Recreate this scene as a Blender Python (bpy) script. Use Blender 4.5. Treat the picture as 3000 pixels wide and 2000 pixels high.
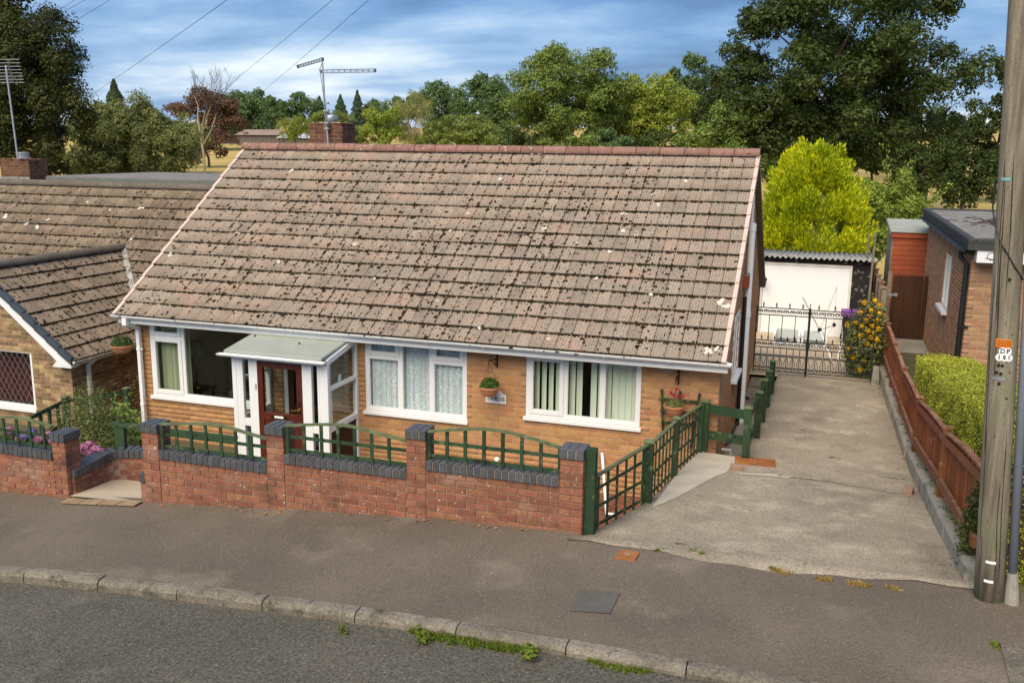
import bpy, math, random
import numpy as np
from mathutils import Vector, Matrix

random.seed(7)
RNG = np.random.default_rng(11)
scene = bpy.context.scene
for o in list(bpy.data.objects):
    bpy.data.objects.remove(o)
COL = scene.collection
R = math.radians

# ------------------------------------------------------------------ camera
F_PX, YAW, PITCH, ROLL = 2764.84, 0.320589, 0.205808, 0.010902     # focal length in pixels of the 3000 px photograph
CAM = Vector((0.0, -13.34385, 5.5))
fw = Vector((-math.sin(YAW) * math.cos(PITCH), math.cos(YAW) * math.cos(PITCH), -math.sin(PITCH)))
rt = Vector((math.cos(YAW), math.sin(YAW), 0.0))
up = rt.cross(fw)
r2 = math.cos(ROLL) * rt + math.sin(ROLL) * up
u2 = -math.sin(ROLL) * rt + math.cos(ROLL) * up
cam_d = bpy.data.cameras.new('camera')
cam_d.sensor_width = 36.0
cam_d.lens = F_PX / 3000.0 * 36.0
cam_d.clip_end = 3000.0
cam = bpy.data.objects.new('camera', cam_d)
COL.objects.link(cam)
cam.matrix_world = Matrix(((r2.x, u2.x, -fw.x, CAM.x), (r2.y, u2.y, -fw.y, CAM.y), (r2.z, u2.z, -fw.z, CAM.z), (0, 0, 0, 1)))
scene.camera = cam

# ------------------------------------------------------------------ light
SUN_EL, SUN_AZ = R(48), R(186)          # azimuth clockwise from +y: the sun stands high behind the camera, veiled by thin cloud
scene.view_settings.view_transform = 'Standard'
scene.view_settings.look = 'None'
scene.view_settings.gamma = 1.0
scene.view_settings.exposure = 0.80
sd = Vector((math.sin(SUN_AZ) * math.cos(SUN_EL), math.cos(SUN_AZ) * math.cos(SUN_EL), math.sin(SUN_EL)))
sun_d = bpy.data.lights.new('sun', 'SUN')
sun_d.energy = 3.0
sun_d.angle = R(55)
sun_d.color = (1.0, 0.87, 0.67)
sun = bpy.data.objects.new('sun', sun_d)
COL.objects.link(sun)
sun.rotation_euler = (-sd).to_track_quat('-Z', 'Y').to_euler()
sun.location = (-20, -30, 40)

world = bpy.data.worlds.new('World')
scene.world = world
world.use_nodes = True
wt = world.node_tree
wt.nodes.clear()


def wn(t, **k):
    n = wt.nodes.new(t)
    for a, v in k.items():
        setattr(n, a, v)
    return n


def build_world():
    L = wt.links.new
    out = wn('ShaderNodeOutputWorld')
    bg = wn('ShaderNodeBackground')
    bg.inputs['Strength'].default_value = 0.1
    sky = wn('ShaderNodeTexSky')
    sky.sky_type = 'NISHITA'
    sky.sun_disc = False
    sky.sun_elevation = SUN_EL
    sky.sun_rotation = SUN_AZ
    sky.air_density = 1.2
    sky.dust_density = 1.0
    tc = wn('ShaderNodeTexCoord')
    sep = wn('ShaderNodeSeparateXYZ')
    L(tc.outputs['Generated'], sep.inputs[0])
    # clouds on a flat layer overhead: direction divided by height
    zz = wn('ShaderNodeMath', operation='MAXIMUM')
    L(sep.outputs['Z'], zz.inputs[0])
    zz.inputs[1].default_value = 0.0
    za = wn('ShaderNodeMath', operation='ADD')
    L(zz.outputs[0], za.inputs[0])
    za.inputs[1].default_value = 0.13
    dx = wn('ShaderNodeMath', operation='DIVIDE')
    L(sep.outputs['X'], dx.inputs[0])
    L(za.outputs[0], dx.inputs[1])
    dy = wn('ShaderNodeMath', operation='DIVIDE')
    L(sep.outputs['Y'], dy.inputs[0])
    L(za.outputs[0], dy.inputs[1])
    comb = wn('ShaderNodeCombineXYZ')
    L(dx.outputs[0], comb.inputs[0])
    L(dy.outputs[0], comb.inputs[1])

    def noise(scale, detail, rough, off):
        mp = wn('ShaderNodeMapping')
        mp.inputs['Location'].default_value = off
        mp.inputs['Rotation'].default_value = (0, 0, R(-12))
        mp.inputs['Scale'].default_value = (0.8, 1.0, 1)
        L(comb.outputs[0], mp.inputs['Vector'])
        n = wn('ShaderNodeTexNoise')
        n.inputs['Scale'].default_value = scale
        n.inputs['Detail'].default_value = detail
        n.inputs['Roughness'].default_value = rough
        n.inputs['Distortion'].default_value = 0.15
        L(mp.outputs[0], n.inputs['Vector'])
        return n
    n1 = noise(0.62, 7, 0.52, (3.35, 0.6, 0.0))
    n2 = noise(1.9, 9, 0.60, (5.1, 2.2, 0))
    ramp = wn('ShaderNodeValToRGB')
    e = ramp.color_ramp.elements
    e[0].position, e[0].color = 0.395, (0.38, 1.10, 2.6, 1)
    e[1].position, e[1].color = 0.70, (5.2, 5.8, 6.4, 1)
    m = e.new(0.475)
    m.color = (0.80, 1.85, 3.8, 1)
    m = e.new(0.575)
    m.color = (2.0, 3.15, 4.9, 1)
    mixn = wn('ShaderNodeMix', data_type='FLOAT')
    mixn.inputs['Factor'].default_value = 0.30
    L(n1.outputs['Fac'], mixn.inputs['A'])
    L(n2.outputs['Fac'], mixn.inputs['B'])
    # haze of cloud thickening towards the horizon, all round
    hz = wn('ShaderNodeMapRange')
    L(sep.outputs['Z'], hz.inputs['Value'])
    hz.inputs['From Min'].default_value = 0.0
    hz.inputs['From Max'].default_value = 0.17
    hz.inputs['To Min'].default_value = 0.15
    hz.inputs['To Max'].default_value = -0.07
    add = wn('ShaderNodeMath', operation='ADD')
    L(mixn.outputs['Result'], add.inputs[0])
    L(hz.outputs['Result'], add.inputs[1])
    L(add.outputs[0], ramp.inputs['Fac'])
    mx = wn('ShaderNodeMix', data_type='RGBA')
    mx.inputs['Factor'].default_value = 0.86
    L(sky.outputs['Color'], mx.inputs['A'])
    L(ramp.outputs['Color'], mx.inputs['B'])
    L(mx.outputs['Result'], bg.inputs['Color'])
    L(bg.outputs[0], out.inputs['Surface'])


build_world()

# ------------------------------------------------------------------ pixel helpers (photograph pixels to directions)


def A(px, py, axis, val):
    """point on the plane axis = val under pixel (px, py) of the 3000 x 2000 photograph"""
    d = fw + r2 * ((px - 1500) / F_PX) - u2 * ((py - 1000) / F_PX)
    t = (val - CAM[axis]) / d[axis]
    return CAM + d * t


def FA(px, py, axis, val):
    return A(px * 1.27551, py * 1.27551, axis, val)


# ------------------------------------------------------------------ objects
WLOC = {}


def place(o, parent=None, wloc=(0, 0, 0)):
    wloc = Vector(wloc)
    COL.objects.link(o)
    if parent is not None:
        o.parent = parent
        o.location = wloc - WLOC[parent.name]
    else:
        o.location = wloc
    WLOC[o.name] = wloc
    return o


def tag(o, label=None, cat=None, group=None, kind=None):
    if label:
        o['label'] = label
    if cat:
        o['category'] = cat
    if group:
        o['group'] = group
    if kind:
        o['kind'] = kind
    return o


def thing(name, label, cat, loc=(0, 0, 0), group=None):
    o = bpy.data.objects.new(name, None)
    o.empty_display_size = 0.2
    place(o, None, loc)
    return tag(o, label, cat, group)


class MB:
    """collects shapes in world coordinates, builds ONE mesh object"""

    def __init__(self):
        self.v, self.f = [], []

    def add(self, vs, fs):
        n = len(self.v)
        self.v += [tuple(v) for v in vs]
        self.f += [tuple(i + n for i in f) for f in fs]
        return self

    def box(self, a, b):
        (x0, y0, z0), (x1, y1, z1) = a, b
        x0, x1 = min(x0, x1), max(x0, x1)
        y0, y1 = min(y0, y1), max(y0, y1)
        z0, z1 = min(z0, z1), max(z0, z1)
        return self.add([(x0, y0, z0), (x1, y0, z0), (x1, y1, z0), (x0, y1, z0), (x0, y0, z1), (x1, y0, z1), (x1, y1, z1), (x0, y1, z1)],
                        [(0, 3, 2, 1), (4, 5, 6, 7), (0, 1, 5, 4), (1, 2, 6, 5), (2, 3, 7, 6), (3, 0, 4, 7)])

    def beam(self, a, b, w, h, upv=(0, 0, 1)):
        a, b = Vector(a), Vector(b)
        d = (b - a).normalized()
        s = d.cross(Vector(upv))
        if s.length < 1e-4:
            s = d.cross(Vector((1, 0, 0)))
        s.normalize()
        t = s.cross(d).normalized()
        vs = []
        for p in (a, b):
            for i, j in ((-1, -1), (1, -1), (1, 1), (-1, 1)):
                vs.append(p + s * (i * w / 2) + t * (j * h / 2))
        return self.add(vs, [(0, 1, 2, 3), (7, 6, 5, 4), (0, 4, 5, 1), (1, 5, 6, 2), (2, 6, 7, 3), (3, 7, 4, 0)])

    def tube(self, pts, r, n=8, caps=True):
        pts = [Vector(p) for p in pts]
        rs = r if isinstance(r, (list, tuple)) else [r] * len(pts)
        vs, fs = [], []
        ref = None
        for i, p in enumerate(pts):
            d = (pts[min(i + 1, len(pts) - 1)] - pts[max(i - 1, 0)])
            if d.length < 1e-9:
                d = Vector((0, 0, 1))
            d.normalize()
            if ref is None:
                ref = d.cross(Vector((0, 0, 1)))
                if ref.length < 1e-3:
                    ref = d.cross(Vector((1, 0, 0)))
            ref = (ref - d * ref.dot(d))
            ref.normalize()
            t = d.cross(ref)
            for k in range(n):
                a = 2 * math.pi * k / n
                vs.append(p + (ref * math.cos(a) + t * math.sin(a)) * rs[i])
        for i in range(len(pts) - 1):
            for k in range(n):
                a, b = i * n + k, i * n + (k + 1) % n
                fs.append((a, b, b + n, a + n))
        if caps:
            fs.append(tuple(range(n - 1, -1, -1)))
            fs.append(tuple(range((len(pts) - 1) * n, len(pts) * n)))
        return self.add(vs, fs)

    def lathe(self, c, prof, n=20, squash=1.0):
        c = Vector(c)
        vs, fs = [], []
        for r, z in prof:
            for k in range(n):
                a = 2 * math.pi * k / n
                vs.append(c + Vector((r * math.cos(a), r * squash * math.sin(a), z)))
        for i in range(len(prof) - 1):
            for k in range(n):
                a, b = i * n + k, i * n + (k + 1) % n
                fs.append((a, b, b + n, a + n))
        fs.append(tuple(range(n - 1, -1, -1)))
        fs.append(tuple(range((len(prof) - 1) * n, len(prof) * n)))
        return self.add(vs, fs)

    def prism(self, poly, off):
        """closed prism from a 3-D polygon and an offset vector"""
        off = Vector(off)
        n = len(poly)
        vs = [Vector(p) for p in poly] + [Vector(p) + off for p in poly]
        fs = [tuple(range(n - 1, -1, -1)), tuple(range(n, 2 * n))]
        for i in range(n):
            j = (i + 1) % n
            fs.append((i, j, j + n, i + n))
        return self.add(vs, fs)

    def build(self, name, mat, parent=None, smooth=False, bevel=0.0, origin=(0, 0, 0)):
        me = bpy.data.meshes.new(name)
        o0 = Vector(origin)
        me.from_pydata([tuple(Vector(v) - o0) for v in self.v], [], self.f)
        me.update()
        if smooth:
            me.polygons.foreach_set('use_smooth', [True] * len(me.polygons))
        me.materials.append(mat)
        o = bpy.data.objects.new(name, me)
        place(o, parent, o0)
        if bevel > 0:
            m = o.modifiers.new('bevel', 'BEVEL')
            m.width = bevel
            m.segments = 2
            m.limit_method = 'ANGLE'
        return o


def np_mesh(name, V, Fq, mat, parent=None, smooth=False, k=4):
    """mesh from numpy arrays of vertices (n,3) and k-sided faces (m,k)"""
    me = bpy.data.meshes.new(name)
    V = np.asarray(V, dtype=np.float32)
    Fq = np.asarray(Fq, dtype=np.int32)
    me.vertices.add(len(V))
    me.vertices.foreach_set('co', V.ravel())
    me.loops.add(Fq.size)
    me.loops.foreach_set('vertex_index', Fq.ravel())
    me.polygons.add(len(Fq))
    me.polygons.foreach_set('loop_start', np.arange(0, Fq.size, k, dtype=np.int32))
    me.polygons.foreach_set('loop_total', np.full(len(Fq), k, dtype=np.int32))
    me.update(calc_edges=True)
    if smooth:
        me.polygons.foreach_set('use_smooth', [True] * len(me.polygons))
    me.materials.append(mat)
    o = bpy.data.objects.new(name, me)
    return place(o, parent)


# ------------------------------------------------------------------ materials


def mat_new(name):
    m = bpy.data.materials.new(name)
    m.use_nodes = True
    nt = m.node_tree
    b = nt.nodes['Principled BSDF']
    return m, nt, b


def rgba(c):
    return (c[0], c[1], c[2], 1.0)


def pmat(name, c1, c2, scale=6.0, rough=0.85, bump=0.0, bscale=60.0, rand=0.0, hue=0.0, spots=(), fine=0.0, stretch=None, metal=0.0, spec=0.3, lo=0.35, hi=0.65, fscale=75):
    """two colours mixed by world noise, random value per piece, shaped stains, grain and fine relief"""
    m, nt, b = mat_new(name)
    N, L = nt.nodes.new, nt.links.new
    geo = N('ShaderNodeNewGeometry')
    vec = geo.outputs['Position']
    if stretch:
        mp = N('ShaderNodeMapping')
        mp.inputs['Scale'].default_value = stretch
        L(vec, mp.inputs['Vector'])
        vec = mp.outputs[0]

    def noise(s, d=6, r=0.6, src=None):
        n = N('ShaderNodeTexNoise')
        n.inputs['Scale'].default_value = s
        n.inputs['Detail'].default_value = d
        n.inputs['Roughness'].default_value = r
        L(src or vec, n.inputs['Vector'])
        return n.outputs['Fac']

    def rng(v, a, bb, c=0.0, d=1.0):
        r = N('ShaderNodeMapRange')
        L(v, r.inputs['Value'])
        r.inputs['From Min'].default_value = a
        r.inputs['From Max'].default_value = bb
        r.inputs['To Min'].default_value = c
        r.inputs['To Max'].default_value = d
        return r.outputs['Result']

    def mix(fac, a, bcol):
        x = N('ShaderNodeMix')
        x.data_type = 'RGBA'
        L(fac, x.inputs['Factor'])
        for s, v in (('A', a), ('B', bcol)):
            if isinstance(v, tuple):
                x.inputs[s].default_value = rgba(v)
            else:
                L(v, x.inputs[s])
        return x.outputs['Result']
    col = mix(rng(noise(scale), lo, hi), c1, c2)
    if rand > 0 or hue > 0:
        oi = N('ShaderNodeObjectInfo')
        ad = N('ShaderNodeMath')
        ad.operation = 'ADD'
        L(oi.outputs['Random'], ad.inputs[0])
        L(geo.outputs['Random Per Island'], ad.inputs[1])
        fr = N('ShaderNodeMath')
        fr.operation = 'FRACT'
        L(ad.outputs[0], fr.inputs[0])
        hs = N('ShaderNodeHueSaturation')
        L(rng(fr.outputs[0], 0, 1, 1 - rand, 1 + rand), hs.inputs['Value'])
        f2 = N('ShaderNodeMath')
        f2.operation = 'MULTIPLY'
        L(fr.outputs[0], f2.inputs[0])
        f2.inputs[1].default_value = 7.31
        f3 = N('ShaderNodeMath')
        f3.operation = 'FRACT'
        L(f2.outputs[0], f3.inputs[0])
        L(rng(f3.outputs[0], 0, 1, 0.5 - hue, 0.5 + hue), hs.inputs['Hue'])
        L(col, hs.inputs['Color'])
        col = hs.outputs['Color']
    for sp in spots:
        c, s, a, bb = sp[:4]
        col = mix(rng(noise(s, 5, 0.55, geo.outputs['Position']), a, bb), col, c)
    if fine > 0:
        n = noise(fscale, 3, 0.75, geo.outputs['Position'])
        hs = N('ShaderNodeHueSaturation')
        L(rng(n, 0.3, 0.7, 1 - fine, 1 + fine), hs.inputs['Value'])
        L(col, hs.inputs['Color'])
        col = hs.outputs['Color']
    L(col, b.inputs['Base Color'])
    b.inputs['Roughness'].default_value = rough
    b.inputs['Metallic'].default_value = metal
    b.inputs['Specular IOR Level'].default_value = spec
    if bump > 0:
        bp = N('ShaderNodeBump')
        bp.inputs['Strength'].default_value = bump
        bp.inputs['Distance'].default_value = 0.01
        L(noise(bscale, 6, 0.65), bp.inputs['Height'])
        L(bp.outputs[0], b.inputs['Normal'])
    return m


def leafmat(name, c1, c2, c3, trans=0.35, rough=0.6):
    m, nt, b = mat_new(name)
    N, L = nt.nodes.new, nt.links.new
    geo = N('ShaderNodeNewGeometry')
    rp = N('ShaderNodeValToRGB')
    e = rp.color_ramp.elements
    e[0].color, e[1].color = rgba(c1), rgba(c3)
    k = e.new(0.55)
    k.color = rgba(c2)
    nz = N('ShaderNodeTexNoise')
    nz.inputs['Scale'].default_value = 0.55
    nz.inputs['Detail'].default_value = 3
    L(geo.outputs['Position'], nz.inputs['Vector'])
    mm = N('ShaderNodeMath')
    mm.operation = 'MULTIPLY_ADD'
    L(nz.outputs['Fac'], mm.inputs[0])
    mm.inputs[1].default_value = 1.0
    mm.inputs[2].default_value = -0.5
    ad = N('ShaderNodeMath')
    ad.operation = 'ADD'
    L(mm.outputs[0], ad.inputs[0])
    L(geo.outputs['Random Per Island'], ad.inputs[1])
    L(ad.outputs[0], rp.inputs['Fac'])
    L(rp.outputs['Color'], b.inputs['Base Color'])
    b.inputs['Roughness'].default_value = rough
    b.inputs['Specular IOR Level'].default_value = 0.25
    tr = N('ShaderNodeBsdfTranslucent')
    hs = N('ShaderNodeHueSaturation')
    hs.inputs['Saturation'].default_value = 1.15
    hs.inputs['Value'].default_value = 1.25
    L(rp.outputs['Color'], hs.inputs['Color'])
    L(hs.outputs['Color'], tr.inputs['Color'])
    mx = N('ShaderNodeMixShader')
    mx.inputs[0].default_value = trans
    out = nt.nodes['Material Output']
    L(b.outputs[0], mx.inputs[1])
    L(tr.outputs[0], mx.inputs[2])
    L(mx.outputs[0], out.inputs['Surface'])
    return m


def glassmat(name, tint=(0.92, 0.95, 0.94), ior=1.5):
    m, nt, b = mat_new(name)
    N, L = nt.nodes.new, nt.links.new
    nt.nodes.remove(b)
    tr = N('ShaderNodeBsdfTransparent')
    tr.inputs['Color'].default_value = rgba(tint)
    gl = N('ShaderNodeBsdfGlossy')
    gl.inputs['Roughness'].default_value = 0.015
    fr = N('ShaderNodeFresnel')
    fr.inputs['IOR'].default_value = ior
    geo = N('ShaderNodeNewGeometry')
    inv = N('ShaderNodeMath')
    inv.operation = 'SUBTRACT'
    inv.inputs[0].default_value = 1.0
    L(geo.outputs['Backfacing'], inv.inputs[1])
    ml = N('ShaderNodeMath')
    ml.operation = 'MULTIPLY'
    L(fr.outputs[0], ml.inputs[0])
    L(inv.outputs[0], ml.inputs[1])
    mx = N('ShaderNodeMixShader')
    L(ml.outputs[0], mx.inputs[0])
    L(tr.outputs[0], mx.inputs[1])
    L(gl.outputs[0], mx.inputs[2])
    L(mx.outputs[0], nt.nodes['Material Output'].inputs['Surface'])
    return m


def netmat(name):
    m, nt, b = mat_new(name)
    N, L = nt.nodes.new, nt.links.new
    b.inputs['Base Color'].default_value = (0.88, 0.91, 0.97, 1)
    b.inputs['Roughness'].default_value = 0.9
    geo = N('ShaderNodeNewGeometry')
    vo = N('ShaderNodeTexNoise')
    vo.inputs['Scale'].default_value = 26
    vo.inputs['Detail'].default_value = 5
    L(geo.outputs['Position'], vo.inputs['Vector'])
    mr = N('ShaderNodeMapRange')
    mr.inputs['From Min'].default_value = 0.5
    mr.inputs['From Max'].default_value = 0.6
    mr.inputs['To Min'].default_value = 0.74
    mr.inputs['To Max'].default_value = 0.97
    L(vo.outputs['Fac'], mr.inputs['Value'])
    tr = N('ShaderNodeBsdfTransparent')
    mx = N('ShaderNodeMixShader')
    L(mr.outputs['Result'], mx.inputs[0])
    L(tr.outputs[0], mx.inputs[1])
    L(b.outputs[0], mx.inputs[2])
    L(mx.outputs[0], nt.nodes['Material Output'].inputs['Surface'])
    return m


M = {}
M['brick'] = pmat('buff_brick', (0.475, 0.250, 0.112), (0.405, 0.205, 0.088), 9, 0.9, 0.35, 120, 0.13, 0.010, fine=0.16)
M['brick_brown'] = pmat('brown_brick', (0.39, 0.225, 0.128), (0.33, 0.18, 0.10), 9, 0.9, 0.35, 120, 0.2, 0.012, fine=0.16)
M['brick_multi'] = pmat('multi_brick', (0.36, 0.255, 0.135), (0.20, 0.115, 0.065), 5.5, 0.9, 0.35, 120, 0.45, 0.012, fine=0.16)
M['brick_red'] = pmat('red_brick', (0.29, 0.120, 0.068), (0.20, 0.080, 0.048), 7, 0.9, 0.5, 90, 0.2, 0.008, fine=0.22,
                      spots=[((0.35, 0.23, 0.175), 2.6, 0.56, 0.80), ((0.62, 0.56, 0.50), 30, 0.66, 0.70), ((0.09, 0.05, 0.036), 3.3, 0.58, 0.76)])
M['brick_blue'] = pmat('blue_engineering_brick', (0.088, 0.092, 0.10), (0.06, 0.064, 0.073), 14, 0.36, 0.25, 90, 0.14, fine=0.12, spec=0.5,
                       spots=[((0.25, 0.25, 0.25), 25, 0.69, 0.74)])
M['mortar'] = pmat('mortar', (0.47, 0.35, 0.235), (0.40, 0.29, 0.19), 8, 0.95, 0.4, 150, fine=0.12)
M['mortar_red'] = pmat('weathered_mortar', (0.33, 0.235, 0.175), (0.22, 0.135, 0.10), 6, 0.95, 0.4, 150, fine=0.15)
M['tile'] = pmat('concrete_tile', (0.325, 0.262, 0.208), (0.268, 0.222, 0.178), 3.2, 0.95, 0.6, 60, 0.13, 0.007, fine=0.38, fscale=55,
                 spots=[((0.36, 0.255, 0.195), 1.9, 0.50, 0.70), ((0.075, 0.06, 0.036), 26, 0.62, 0.67), ((0.50, 0.43, 0.33), 20, 0.66, 0.73)])
M['tile_dark'] = pmat('concrete_tile_weathered', (0.255, 0.195, 0.142), (0.20, 0.157, 0.116), 3.2, 0.95, 0.55, 70, 0.17, 0.01, fine=0.26,
                      spots=[((0.055, 0.042, 0.028), 24, 0.61, 0.66), ((0.36, 0.31, 0.25), 22, 0.69, 0.74)])
M['ridge'] = pmat('terracotta_ridge', (0.285, 0.150, 0.115), (0.225, 0.132, 0.105), 5, 0.9, 0.5, 80, 0.16, 0.01, fine=0.2,
                  spots=[((0.42, 0.34, 0.28), 12, 0.60, 0.68), ((0.07, 0.05, 0.036), 17, 0.59, 0.67)])
M['ridge_dark'] = pmat('concrete_ridge', (0.15, 0.125, 0.10), (0.11, 0.095, 0.08), 5, 0.95, 0.5, 80, 0.12, fine=0.2, spots=[((0.35, 0.3, 0.24), 16, 0.66, 0.71)])
M['verge'] = pmat('pink_verge', (0.64, 0.50, 0.43), (0.56, 0.43, 0.37), 4, 0.8, 0.1, 60, 0.06, fine=0.08)
M['dryverge'] = pmat('slate_plastic_verge', (0.06, 0.075, 0.092), (0.05, 0.062, 0.078), 4, 0.5, rand=0.05)
M['moss'] = pmat('moss', (0.034, 0.025, 0.012), (0.019, 0.015, 0.008), 20, 1.0, 0.6, 120, 0.35, 0.03, spec=0.05)
M['lichen'] = pmat('lichen', (0.64, 0.60, 0.52), (0.52, 0.48, 0.40), 30, 1.0, 0.3, 120, 0.06)
M['white'] = pmat('white_upvc', (0.80, 0.81, 0.82), (0.77, 0.775, 0.78), 1.5, 0.35, spec=0.5, spots=[((0.55, 0.52, 0.47), 5, 0.70, 0.86)])
M['white_old'] = pmat('white_paint_old', (0.70, 0.69, 0.66), (0.62, 0.60, 0.56), 3, 0.5, fine=0.06, spots=[((0.40, 0.36, 0.30), 6, 0.62, 0.8)])
M['green'] = pmat('green_stained_timber', (0.030, 0.062, 0.026), (0.020, 0.044, 0.020), 7, 0.75, 0.5, 50, 0.22, 0.02, fine=0.2, stretch=(1, 1, 0.25),
                  spots=[((0.15, 0.16, 0.085), 8, 0.57, 0.72), ((0.012, 0.02, 0.012), 5, 0.56, 0.7)])
M['green_top'] = pmat('green_timber_weathered', (0.15, 0.175, 0.085), (0.085, 0.115, 0.055), 9, 0.85, 0.4, 60, 0.15, fine=0.2)
M['redwood'] = pmat('red_brown_fence_stain', (0.235, 0.075, 0.030), (0.16, 0.05, 0.022), 8, 0.7, 0.4, 60, 0.24, 0.012, fine=0.2, stretch=(1, 1, 0.2),
                    spots=[((0.36, 0.26, 0.19), 11, 0.63, 0.70)])
M['redwood_worn'] = pmat('fence_rail_worn', (0.31, 0.19, 0.125), (0.20, 0.07, 0.032), 7, 0.85, 0.4, 60, 0.15, fine=0.22)
M['shedred'] = pmat('shed_red_stain', (0.32, 0.075, 0.028), (0.25, 0.055, 0.022), 5, 0.7, 0.3, 60, 0.08, fine=0.12)
M['graywood'] = pmat('grey_weathered_timber', (0.225, 0.195, 0.15), (0.15, 0.13, 0.10), 9, 0.9, 0.5, 60, 0.15, fine=0.2)
M['brownwood'] = pmat('dark_brown_timber', (0.066, 0.028, 0.012), (0.042, 0.018, 0.009), 5, 0.8, 0.4, 50, 0.18, fine=0.2, stretch=(1, 1, 0.15), spots=[((0.26, 0.2, 0.16), 8, 0.66, 0.76)])
M['asphalt'] = pmat('pavement_asphalt', (0.160, 0.129, 0.098), (0.120, 0.097, 0.075), 0.7, 0.92, 0.8, 70, fine=0.36, fscale=52,
                    spots=[((0.235, 0.195, 0.15), 0.85, 0.56, 0.75), ((0.36, 0.31, 0.26), 46, 0.66, 0.72), ((0.06, 0.055, 0.05), 40, 0.66, 0.74)])
M['road'] = pmat('road_asphalt', (0.112, 0.102, 0.080), (0.088, 0.081, 0.064), 1.1, 0.9, 1.0, 55, fine=0.65, fscale=40,
                 spots=[((0.24, 0.225, 0.19), 44, 0.61, 0.70), ((0.14, 0.13, 0.11), 1.3, 0.58, 0.75), ((0.022, 0.022, 0.02), 70, 0.62, 0.72)])
M['patch'] = pmat('asphalt_patch', (0.125, 0.115, 0.102), (0.10, 0.093, 0.084), 3, 0.95, 0.8, 140, fine=0.35)
M['kerb'] = pmat('kerb_concrete', (0.215, 0.188, 0.148), (0.13, 0.113, 0.088), 4, 0.92, 0.7, 70, 0.16, fine=0.42, fscale=45,
                 spots=[((0.075, 0.068, 0.052), 7, 0.56, 0.70), ((0.36, 0.33, 0.28), 40, 0.64, 0.70)])
M['drive'] = pmat('drive_concrete', (0.36, 0.30, 0.222), (0.275, 0.228, 0.17), 0.9, 0.93, 0.9, 50, fine=0.42,
                  spots=[((0.45, 0.38, 0.285), 2.3, 0.52, 0.72), ((0.17, 0.142, 0.108), 1.3, 0.54, 0.78), ((0.12, 0.10, 0.08), 5.5, 0.66, 0.74), ((0.50, 0.45, 0.37), 30, 0.64, 0.71), ((0.11, 0.098, 0.08), 34, 0.63, 0.71)], fscale=42)
M['patchconc'] = pmat('pale_concrete', (0.56, 0.49, 0.39), (0.46, 0.40, 0.315), 3, 0.93, 0.6, 90, fine=0.2, spots=[((0.22, 0.195, 0.16), 20, 0.66, 0.74)])
M['threshold'] = pmat('tan_slabs', (0.33, 0.235, 0.14), (0.24, 0.17, 0.105), 5, 0.95, 0.5, 60, fine=0.25)
M['yard'] = pmat('yard_concrete', (0.54, 0.43, 0.295), (0.47, 0.365, 0.25), 1.3, 0.93, 0.4, 60, fine=0.14)
M['pathbeige'] = pmat('beige_path', (0.52, 0.43, 0.31), (0.47, 0.385, 0.275), 4, 0.93, 0.4, 120, fine=0.16)
M['retain'] = pmat('retaining_concrete', (0.36, 0.335, 0.28), (0.27, 0.25, 0.21), 3, 0.93, 0.6, 60, 0.1, fine=0.22, spots=[((0.115, 0.12, 0.10), 5, 0.56, 0.72), ((0.34, 0.29, 0.22), 9, 0.62, 0.75)])
M['iron'] = pmat('black_green_iron', (0.012, 0.022, 0.016), (0.008, 0.014, 0.011), 9, 0.45, spec=0.5)
M['black'] = pmat('black_plastic', (0.012, 0.012, 0.013), (0.010, 0.010, 0.011), 9, 0.45, spec=0.5)
M['bracket'] = pmat('rusty_bracket', (0.06, 0.032, 0.016), (0.03, 0.018, 0.012), 25, 0.7)
M['terracotta'] = pmat('terracotta_pot', (0.50, 0.22, 0.115), (0.44, 0.185, 0.09), 9, 0.75, 0.15, 60, 0.06)
M['metal'] = pmat('galvanised', (0.42, 0.44, 0.47), (0.33, 0.35, 0.38), 9, 0.45, metal=0.6, spec=0.5)
M['aerialm'] = pmat('aerial_metal', (0.16, 0.19, 0.25), (0.10, 0.12, 0.17), 9, 0.4, metal=0.5)
M['lead'] = pmat('lead_flashing', (0.42, 0.42, 0.41), (0.20, 0.19, 0.17), 9, 0.6, spots=[((0.09, 0.07, 0.05), 12, 0.56, 0.66)])
M['felt'] = pmat('green_grey_felt', (0.345, 0.365, 0.32), (0.30, 0.32, 0.28), 2.5, 0.92, 0.4, 150, fine=0.14)
M['felt_edge'] = pmat('felt_edge', (0.155, 0.17, 0.15), (0.13, 0.145, 0.13), 4, 0.9, fine=0.1)
M['felt_black'] = pmat('black_felt', (0.055, 0.058, 0.058), (0.04, 0.042, 0.043), 4, 0.85, 0.3, 60, fine=0.2)
M['chippings'] = pmat('roof_chippings', (0.26, 0.245, 0.225), (0.17, 0.16, 0.148), 2.2, 0.95, 0.8, 70, fine=0.4, spots=[((0.44, 0.41, 0.37), 40, 0.64, 0.7), ((0.06, 0.055, 0.05), 30, 0.64, 0.71)])
M['doorbrown'] = pmat('mahogany_door', (0.105, 0.022, 0.012), (0.070, 0.015, 0.009), 14, 0.4, 0.15, 60, stretch=(1, 1, 0.15), fine=0.12, spec=0.5)
M['brass'] = pmat('brass', (0.66, 0.44, 0.12), (0.58, 0.38, 0.10), 9, 0.25, metal=1.0)
M['glass'] = glassmat('window_glass')
M['net'] = netmat('net_curtain')
M['curtain'] = pmat('sage_curtain', (0.48, 0.50, 0.34), (0.38, 0.40, 0.27), 3, 0.95, stretch=(6, 6, 0.4))
M['blind'] = pmat('pale_green_blind', (0.80, 0.82, 0.68), (0.77, 0.79, 0.65), 3, 0.9, rand=0.04)
M['roomwall'] = pmat('room_wall', (0.58, 0.53, 0.44), (0.54, 0.49, 0.40), 2, 0.95)
M['darkred'] = pmat('dark_red_cloth', (0.12, 0.022, 0.020), (0.07, 0.014, 0.014), 5, 0.95)
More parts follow.
